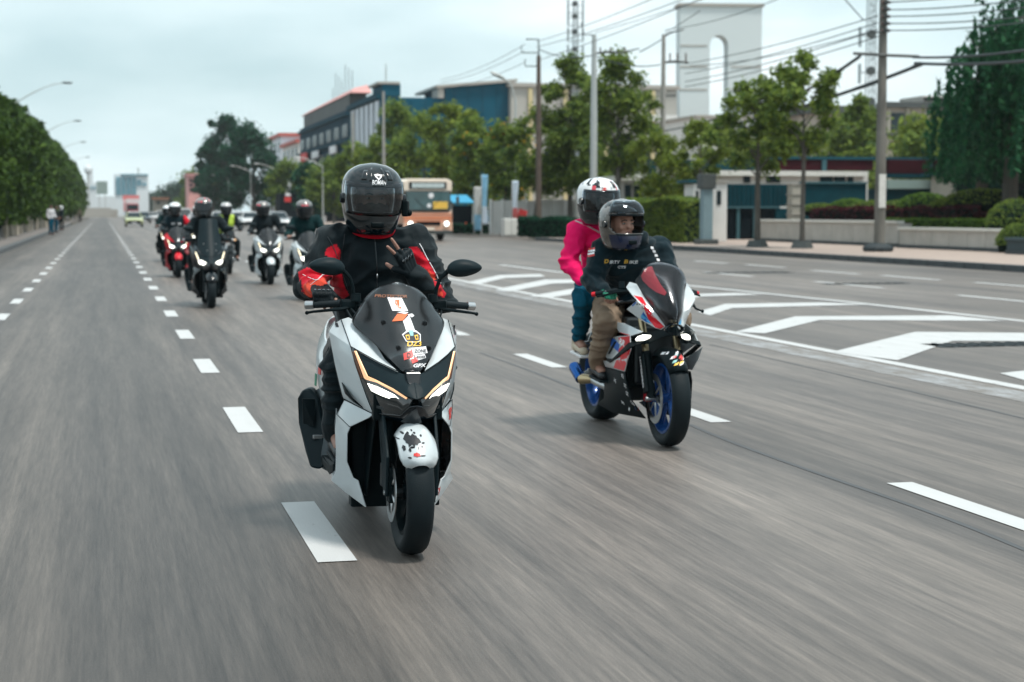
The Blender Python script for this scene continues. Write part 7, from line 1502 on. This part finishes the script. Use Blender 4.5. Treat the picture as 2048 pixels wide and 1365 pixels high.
# ================================================================ people on the left pavement
def stander(px, py, label, top, bottom, hat, Hs=1.0, dirx=0):
    q = onP(px, py); JJ = dict(pelvis=(0,0,.95), chest=(0,.01,1.24), neck=(0,.02,1.47), head=(0,-.01,1.62), shL=(-.18,.02,1.41), shR=(.18,.02,1.41), elL=(-.25,.04,1.14), elR=(.25,-.02,1.14), haL=(-.24,-.10,.93), haR=(.22,-.16,.98), hipL=(-.09,0,.90), hipR=(.09,0,.90), knL=(-.11,-.05,.50), knR=(.11,.04,.50), anL=(-.12,.02,.10), anR=(.12,.05,.10))
    r_ = make_person((q.x,q.y,.15), label, JJ, top, bottom, 'shoe', dict(mats=[K[hat]], visor=None) if hat else None, group='people on the left pavement', vox=.02, rz=dirx, hands=dict(L=dict(fwd=(0,-.3,-1), back=(-1,0,0), curl=(30,)*4), R=dict(fwd=(0,-.5,-1), back=(1,0,0), curl=(30,)*4)))
    if not hat: MB().ell((0,.01,1.66), (.085,.10,.10), None, 12, 8).out('hair', K['hair'], r_[0], smooth=True)
stander(103, 470, 'person in pale top standing on the left pavement by the kerb', 'shirt', 'jeans', None, dirx=R(40)); stander(123, 461, 'person in dark clothes with a white helmet on the left pavement', 'navy', 'jblack', 'hwhite', dirx=R(-50)); stander(113, 466, 'person in blue jeans between the two others on the pavement', 'jblack', 'jeans', None, dirx=R(90)); stander(160, 446, 'person in dark trousers far up the left pavement', 'khaki', 'jblack', None)
# ---------------------------------------------------------------- air
hz = MB().span((-420,-12,-1.03),(560,900,75)).out('haze', None, None); hz.data.materials.clear()
m = bpy.data.materials.new('haze_air'); m.use_nodes = True; nt_ = m.node_tree; nt_.nodes.clear(); vol = nt_.nodes.new('ShaderNodeVolumePrincipled'); om = nt_.nodes.new('ShaderNodeOutputMaterial'); vol.inputs['Color'].default_value = (.86,.93,.96,1); vol.inputs['Density'].default_value = .00014; vol.inputs['Anisotropy'].default_value = .2
nt_.links.new(vol.outputs[0], om.inputs['Volume']); hz.data.materials.append(m); hz['kind'] = 'stuff'
sc.cycles.volume_bounces = 1
# ================================================================ the riders in front
make_scooter(O1, 'white maxi scooter with sticker-covered smoked windshield and ink splash on its fender', main=True)
J = dict(pelvis=(-.01,1.02,.88), chest=(-.035,.95,1.16), neck=(-.045,.90,1.345), head=(-.052,.86,1.515), shL=(-.225,.93,1.31), shR=(.165,.92,1.31),
         elL=(-.345,.84,1.10), elR=(.275,.78,1.04), haL=(-.318,.672,1.100), haR=(.105,.665,1.175), hipL=(-.10,1.02,.84), hipR=(.10,1.02,.84), knL=(-.225,.64,.76), knR=(.225,.64,.76), anL=(-.225,.70,.42), anR=(.225,.70,.42))
def Q(px, py, y=.84):
    p = S(px, py, y); return (p[0], p[2])
redz = [[Q(*a) for a in poly] for poly in (
  [(652,500),(672,490),(682,505),(680,528),(662,522),(650,512)], [(596,548),(612,538),(650,545),(668,548),(655,566),(640,568),(622,580),(614,594),(600,586)],
  [(664,545),(684,552),(690,575),(700,592),(690,602),(672,585),(664,566)], [(818,494),(832,492),(846,508),(858,528),(866,548),(858,552),(842,532),(822,520)], [(854,556),(866,560),(882,582),(878,590),(862,586)])]
orz = [[Q(*a) for a in poly] for poly in ([(600,572),(616,562),(640,556),(655,558),(640,568),(624,580),(615,596),(604,590)], [(850,536),(862,548),(866,556),(856,556)], [(862,574),(876,580),(876,588),(862,584)])]
def mz(c):
    if c.y > .98: return 0
    for z in orz:
        if inpoly(c.x, c.z, z): return 2
    for z in redz:
        if inpoly(c.x, c.z, z): return 1
    return 0
r1, jk1, hp1, bd1 = make_person(O1, 'rider in black and red jacket and glossy black helmet giving a two-finger sign', J, 'jblack', 'jblack', 'shoe',
    dict(mats=[K['hblack']], visor='clear', detail=True, word='BOMAN', scale=1.06), vox=.0062, gloves='glove', mask=True, bulk=1.05, tops=[M_dye('jacket_dyed')], headrot=(4,0,2), fold=.013,
    hands=dict(L=dict(fwd=(.10,-1,-.30), back=(.05,-.45,1), thumb=(1,0,0), curl=(78,76,72,50), k=1.1),
               R=dict(fwd=(-.42,-.25,.88), back=(.55,-.83,.05), thumb=(-.9,0,-.4), curl=(85,85,4,4), spread=14, tcurl=50, k=1.12)))
ca_ = jk1.data.color_attributes.new('dye', 'FLOAT_COLOR', 'POINT')
for v_, d_ in zip(jk1.data.vertices, ca_.data): d_.color = ((.004,.010,.013,1), (.50,.008,.022,1), (.72,.075,.04,1))[mz(v_.co)]
tj = bvh_of(jk1)
def seam(pts, r=.0022, mat='wprint', y=.3, name='piping'):
    line_on(name, tj, [(*Q(a,b)[:1], y, Q(a,b)[1]) for a, b in pts], (0,1,0), r, K[mat], jk1)
seam([(655,476),(668,500),(684,545),(696,580)], .0018, 'dmetal'); seam([(838,486),(850,512),(866,545),(876,570)], .002); seam([(604,552),(622,560),(640,552),(660,546)], .0015)
seam([(748,478),(750,520),(752,560),(753,600)], .003, 'dmetal', name='zip')
seam([(612,570),(630,556),(652,550)], .0012); seam([(690,470),(684,520),(690,570)], .002, 'kprint')
c = MB(); p = Vector((Q(750,552)[0], .775, Q(750,552)[1])); c.ell(p, (.004,.006,.012), n=8, h=6); c.out('zip_pull', K['metal'], jk1, smooth=True)
# red collar
c = MB(); pts = [(-.045+.088*math.sin(q), .885-.098*math.cos(q), 1.375-.030*math.cos(q)) for q in [R(-112+224*k/20) for k in range(21)]]; c.tube(pts, .021, 8); c.out('collar', K['jred'], jk1, smooth=True)
# intercom on the side of the helmet
c = MB(); c.box((.102,.83,1.47), (.030,.05,.075), rz=R(-20)); c.ell((.118,.82,1.45), (.014,.016,.016)); c.out('intercom', K['black'], hp1, bevel=.008)
lt = math.atan(LEAN); r1.rotation_euler = (0, lt, 0)

make_sportbike(O2)
def hoodie_zone(c): return 0
h2 = lambda ph, z: (1 if (noise.noise(Vector((math.sin(ph)*2.3+3, z*15, math.cos(ph)*2.0))) > .05 and z > -.02) else (2 if z < -.06 and abs(ph) < 1.2 else (3 if z > .04 and noise.noise(Vector((ph*2, z*22, 1))) > .18 else 0)))
def P2(px, py, y): return S2(px, py, y)
hd = P2(1243,448,.52)
J2 = dict(pelvis=(0,.93,.90), chest=(-.005,.72,1.10), neck=(-.01,.60,1.255), head=hd, shL=(-.215,.66,1.205), shR=(.155,.66,1.20), elL=(-.315,.61,1.01), elR=(.20,.55,1.0), haL=(-.275,.475,.945), haR=(.262,.475,.945),
          hipL=(-.10,.93,.86), hipR=(.10,.93,.86), knL=(-.235,.52,.76), knR=(.235,.52,.76), anL=(-.205,.86,.44), anR=(.205,.86,.44))
r2, jk2, hp2, bd2 = make_person(O2, 'rider in dark printed hoodie and beige trousers steering the sports motorcycle', J2, 'navy', 'beige', 'shoe',
    dict(mats=[K['hcar'], K['hpale'], M('helmet_navy', (.004,.010,.035), .2, coat=.6, var=.3), K['hblack']], zone=h2, visor=None, visor_up=True, detail=True), vox=.0078, skin='skind', gloves='ggreen', headrot=(2,0,14), fold=.012, bulk=1.10,
    hands=dict(L=dict(fwd=(.25,-1,-.2), back=(.1,-.3,1), thumb=(1,0,0)), R=dict(fwd=(-.25,-1,-.2), back=(-.1,-.3,1), thumb=(-1,0,0))))
tj2 = bvh_of(jk2)
def chest(s, px, py, h, mat, w_, lift=.003):
    p = S2(px, py, .2); text('lettering', s, h, p, (1,0,0), (0,0,1), K[mat], jk2, tj2, ray(px,py), lift, .03, .15, width=w_)
chest('D', 1212.5, 523.5, .034, 'yellow', .030); chest('IRTY', 1229, 525, .027, 'wprint', .072); chest('B', 1251.5, 524, .034, 'yellow', .028); chest('IKE', 1266.5, 525, .027, 'wprint', .060); chest('CTS', 1243, 535, .022, 'wprint', .055)
def patch_on(pts, mat, tree, par, name='print', lab=None, y=.2):
    px0 = sum(a for a, b in pts)/len(pts); py0 = sum(b for a, b in pts)/len(pts)
    vs = [Vector(S2(a, b, y)) for a, b in pts]; bm = bmesh.new(); bm.faces.new([bm.verts.new(q) for q in vs]); bmesh.ops.triangulate(bm, faces=bm.faces[:])
    bmesh.ops.subdivide_edges(bm, edges=bm.edges[:], cuts=3, use_grid_fill=True); bmesh.ops.triangulate(bm, faces=bm.faces[:]); bm.verts.index_update()
    V_ = [q.co.copy() for q in bm.verts]; F_ = [tuple(q.index for q in g.verts) for g in bm.faces]; bm.free()
    mk(name, snap_mesh(V_, tree, ray(px0, py0), .003, 3.0), F_, K[mat], par, label=lab)
patch_on([(1177,497),(1190,495),(1190,499),(1177,501)], 'rprint', tj2, jk2, 'sleeve_stripe'); patch_on([(1176,501),(1190,499),(1190,503),(1176,505)], 'wprint', tj2, jk2, 'sleeve_stripe')
patch_on([(1175,507),(1189,504),(1189,508),(1175,511)], 'wprint', tj2, jk2, 'sleeve_stripe'); patch_on([(1175,511),(1189,508),(1189,512),(1175,515)], 'rprint', tj2, jk2, 'sleeve_stripe')
for (a, b) in ((1304,496),(1308,503),(1312,511),(1316,520)): patch_on([(a-3,b-3),(a+3,b-2),(a+4,b+3),(a-2,b+3)], 'wprint', tj2, jk2, 'sleeve_print')
# hood lying round the neck
c = MB(); pts = [(-.01+.115*math.sin(q), .66-.10*math.cos(q), 1.245-.02*math.cos(q)+.02*abs(math.sin(q))) for q in [R(-150+300*k/20) for k in range(21)]]; c.tube(pts, [.03]*21, 10); blob('hood', c, .012, K['navy'], jk2, 2, disp=folds(.006,12,(),.1,5))
c = MB(); c.tube([(-.275,.50,.96),(-.27,.53,.967)], .036, 14); c.out('cuff', K['gprint'], jk2, smooth=True)

h3 = lambda ph, z: (1 if (-1.3 < ph < -.75 and -.02 < z < .07 and noise.noise(Vector((ph*6, z*30, 2))) > -.3) else 2 if (-.8 < ph < -.52 and .0 < z < .10) else 3 if (z < -.02 or (ph < -.5 and z > .10 and noise.noise(Vector((ph*5, z*25, 7))) > 0)) else (2 if (.55 < ph < .62 or .75 < ph < .80) and z > .04 else 0))
hd3 = S2(1197,403,1.0)
J3 = dict(pelvis=(-.03,1.30,1.03), chest=(-.07,1.20,1.24), neck=(hd3[0]*.95,1.07,1.405), head=hd3, shL=(-.25,1.16,1.335), shR=(.10,1.14,1.335), elL=(-.345,1.08,1.12), elR=(.20,.98,1.10), haL=(-.285,.90,.985), haR=(.12,.84,.98),
          hipL=(-.12,1.30,1.0), hipR=(.10,1.30,1.0), knL=(-.285,.87,.90), knR=(.27,.87,.90), anL=(-.255,1.15,.58), anR=(.245,1.15,.58))
r3, jk3, hp3, bd3 = make_person(O2, 'passenger in bright pink top and blue jeans on the sports motorcycle', J3, 'pink', 'jeans', 'shoeb',
    dict(mats=[K['hwhite'], K['hblue'], K['hred'], K['hblack']], zone=h3, visor='smoke', detail=True), vox=.0078, skin='skind', headrot=(0,0,10), female=True, fold=.013, bulk=.94,
    hands=dict(L=dict(fwd=(.35,-.45,-.85), back=(-.7,-.7,.3), thumb=(1,0,0), curl=(22,18,16,14), spread=6), R=dict(fwd=(-.2,-.8,-.5), back=(.4,-.5,.7), curl=(30,30,30,30))))
tj3 = bvh_of(jk3); line_on('bag_strap', tj3, [S2(1150,442,.9), S2(1175,452,.9), S2(1200,466,.9)], ray(1170,455), .006, K['strap'], jk3)
t3 = bvh_of(hp3); 
for o in (-1,1): decal('helmet_emblem', [(-.02,0),(0,.006),(.022,.003),(.004,-.006)], Vector(hd3)+Vector((.0,-.3,.078+.006*o)), (1,-.15,0), (0,0,1), K['rprint'], hp3, t3, (0,1,0), .003, 1)
# spoiler at the back of the passenger's helmet
c = MB(); q = Vector(hd3); c.prism([q+Vector((.07,.06,.135)), q+Vector((.105,.03,.12)), q+Vector((.125,.06,.05)), q+Vector((.10,.12,.04)), q+Vector((.06,.12,.12))], (.012,.0,.02)); c.out('spoiler', K['hwhite'], hp3, bevel=.006)

# ---------------------------------------------------------------- the riders behind
def scale_person(J, dx=0): return J
def back_rider(px, py, slab, plab, sk, pk, zone=None, hx=0, hz=0, rz=0, hands=None, kind='scooter', grp='scooters riding behind', J_=None):
    o = onG(px, py)
    if kind == 'scooter': make_scooter(o, slab, grp, rz=rz, **sk)
    else: make_roadster(o, slab, grp)
    jj = J_ or scooter_pose(hx, 0, hz); rn = random.Random(px)
    for k_ in ('elL','elR','shL','shR','chest','neck','knL','knR'):
        a = jj[k_]; jj[k_] = (a[0]*rn.uniform(.90,1.10), a[1]+rn.uniform(-.03,.03), a[2]+rn.uniform(-.025,.025))
    return make_person(o, plab, jj, group='riders behind', rz=rz, vox=.013, zone=zone, gloves='glove' if px % 2 else None, headrot=(rn.uniform(-4,8), 0, rn.uniform(-16,12)), **pk)
ptn = lambda s, a=.05: (lambda ph, z: 1 if noise.noise(Vector((math.sin(ph)*2.5+s, z*14, math.cos(ph)*2))) > a else 0)
a_, jk, hp, _b = back_rider(423, 617, 'black maxi scooter with a tall dark screen at the head of the rear group', 'rider in black with patterned black helmet, highlights painted on its top, behind a tall dark screen',
    dict(body='gloss', shield='tall', drl='cream'), dict(top='jblack', bottom='jblack', shoes='shoe', helmet=dict(mats=[K['hpale'], K['hred'], K['hblack']], zone=lambda ph, z: 2 if z < .03 else (1 if noise.noise(Vector((ph*3, z*18, 5))) > .32 else 0), visor='dark')), hx=-.05, hz=.02)  # highlights on the black shell are painted as pale and red zones
a_, jk, hp, _b = back_rider(541, 570, 'white maxi scooter with two round-cornered lamps in the middle of the group', 'rider in black top with black helmet with painted pale and red highlights on the middle white scooter',
    dict(body='white', shield='short', drl='cream'), dict(top='jblack', bottom='jblack', shoes='shoe', helmet=dict(mats=[K['hpale'], K['hred'], K['hblack']], zone=lambda ph, z: 2 if z < .05 else (1 if ph < -.5 and z < .1 else 0), visor='dark')), hx=-.06, hz=.02)  # pale and red top zones stand for highlights on a black helmet
a_, jk, hp, _b = back_rider(357, 556, 'red maxi scooter with a tinted screen and red front fender', 'rider in dark jacket with one red sleeve on the red scooter',
    dict(body='red', shield='short', drl='cream', lower='redk'), dict(top='navy', bottom='jblack', shoes='shoe', tops=[K['navy'], K['jred']], helmet=dict(mats=[K['hwhite'], K['hblack']], zone=lambda ph, z: 1 if z < .05 and abs(ph) < 1.2 else 0, visor='dark')), zone=lambda c: 1 if c.x > .17 and c.z > 1.12 else 0, hx=-.02, hz=.02)
tj = bvh_of(jk)
for (dx, dz, s_) in ((-.07,1.19,.05),(.07,1.19,.05),(0,1.09,.04)): text('lettering', 'OK' if dz > 1.1 else 'VWW', s_, (dx,.2,dz), (1,0,0), (0,0,1), K['wprint'], jk, tj, (0,1,0), .006, .05, width=.09)
a_, jk, hp, _b = back_rider(626, 603, 'white scooter half hidden behind the leading rider', 'rider in dark green jacket and black helmet with painted pale highlights half hidden behind the leading rider',
    dict(body='white', shield='short', drl='cream'), dict(top='dgreen', bottom='jblack', shoes='shoe', helmet=dict(mats=[K['hpale'], K['hred'], K['hblack']], zone=lambda ph, z: 2 if z < .06 else (1 if abs(ph) < .5 and z < .085 else 0), visor='dark')), hx=-.03, hz=.0)  # black helmet, its highlights put into the pale and red zone colours
a_, jk, hp, _b = back_rider(459, 549, 'black motorcycle with a single round headlamp behind the tall-screen scooter', 'rider in bright yellow vest and grey helmet on the round-lamp motorcycle',
    {}, dict(top='jblack', bottom='jblack', shoes='shoe', tops=[K['jblack'], K['vest'], K['shirt']], helmet=dict(mats=[K['silver'], K['hblack']], zone=lambda ph, z: 1 if z < .03 else 0, visor='dark')), kind='road', hz=.03,
    zone=lambda c: (1 if abs(c.x) < .19 and c.z > .96 and c.y < .97 and abs(c.x) > .02+(c.z-1.0)*.16 else 0))
a_, jk, hp, _b = back_rider(338, 524, 'dark scooter directly behind the red scooter', 'rider in dark jacket and white helmet peeping out behind the red scooter',
    dict(body='black', shield='short', drl='cream'), dict(top='dgreen', bottom='jblack', shoes='shoe', helmet=dict(mats=[K['hwhite'], K['hblack']], zone=lambda ph, z: 1 if z < .04 and abs(ph) < 1.2 else 0, visor='dark')))
a_, jk, hp, _b = back_rider(398, 520, 'grey scooter far back between the red and black scooters', 'rider in pale shirt and white helmet far back in the group',
    dict(body='grey', shield='short', drl='cream'), dict(top='shirt', bottom='jblack', shoes='shoe', helmet=dict(mats=[K['hwhite'], K['hblack']], zone=lambda ph, z: 1 if z < .04 and abs(ph) < 1.2 else 0, visor='dark')))
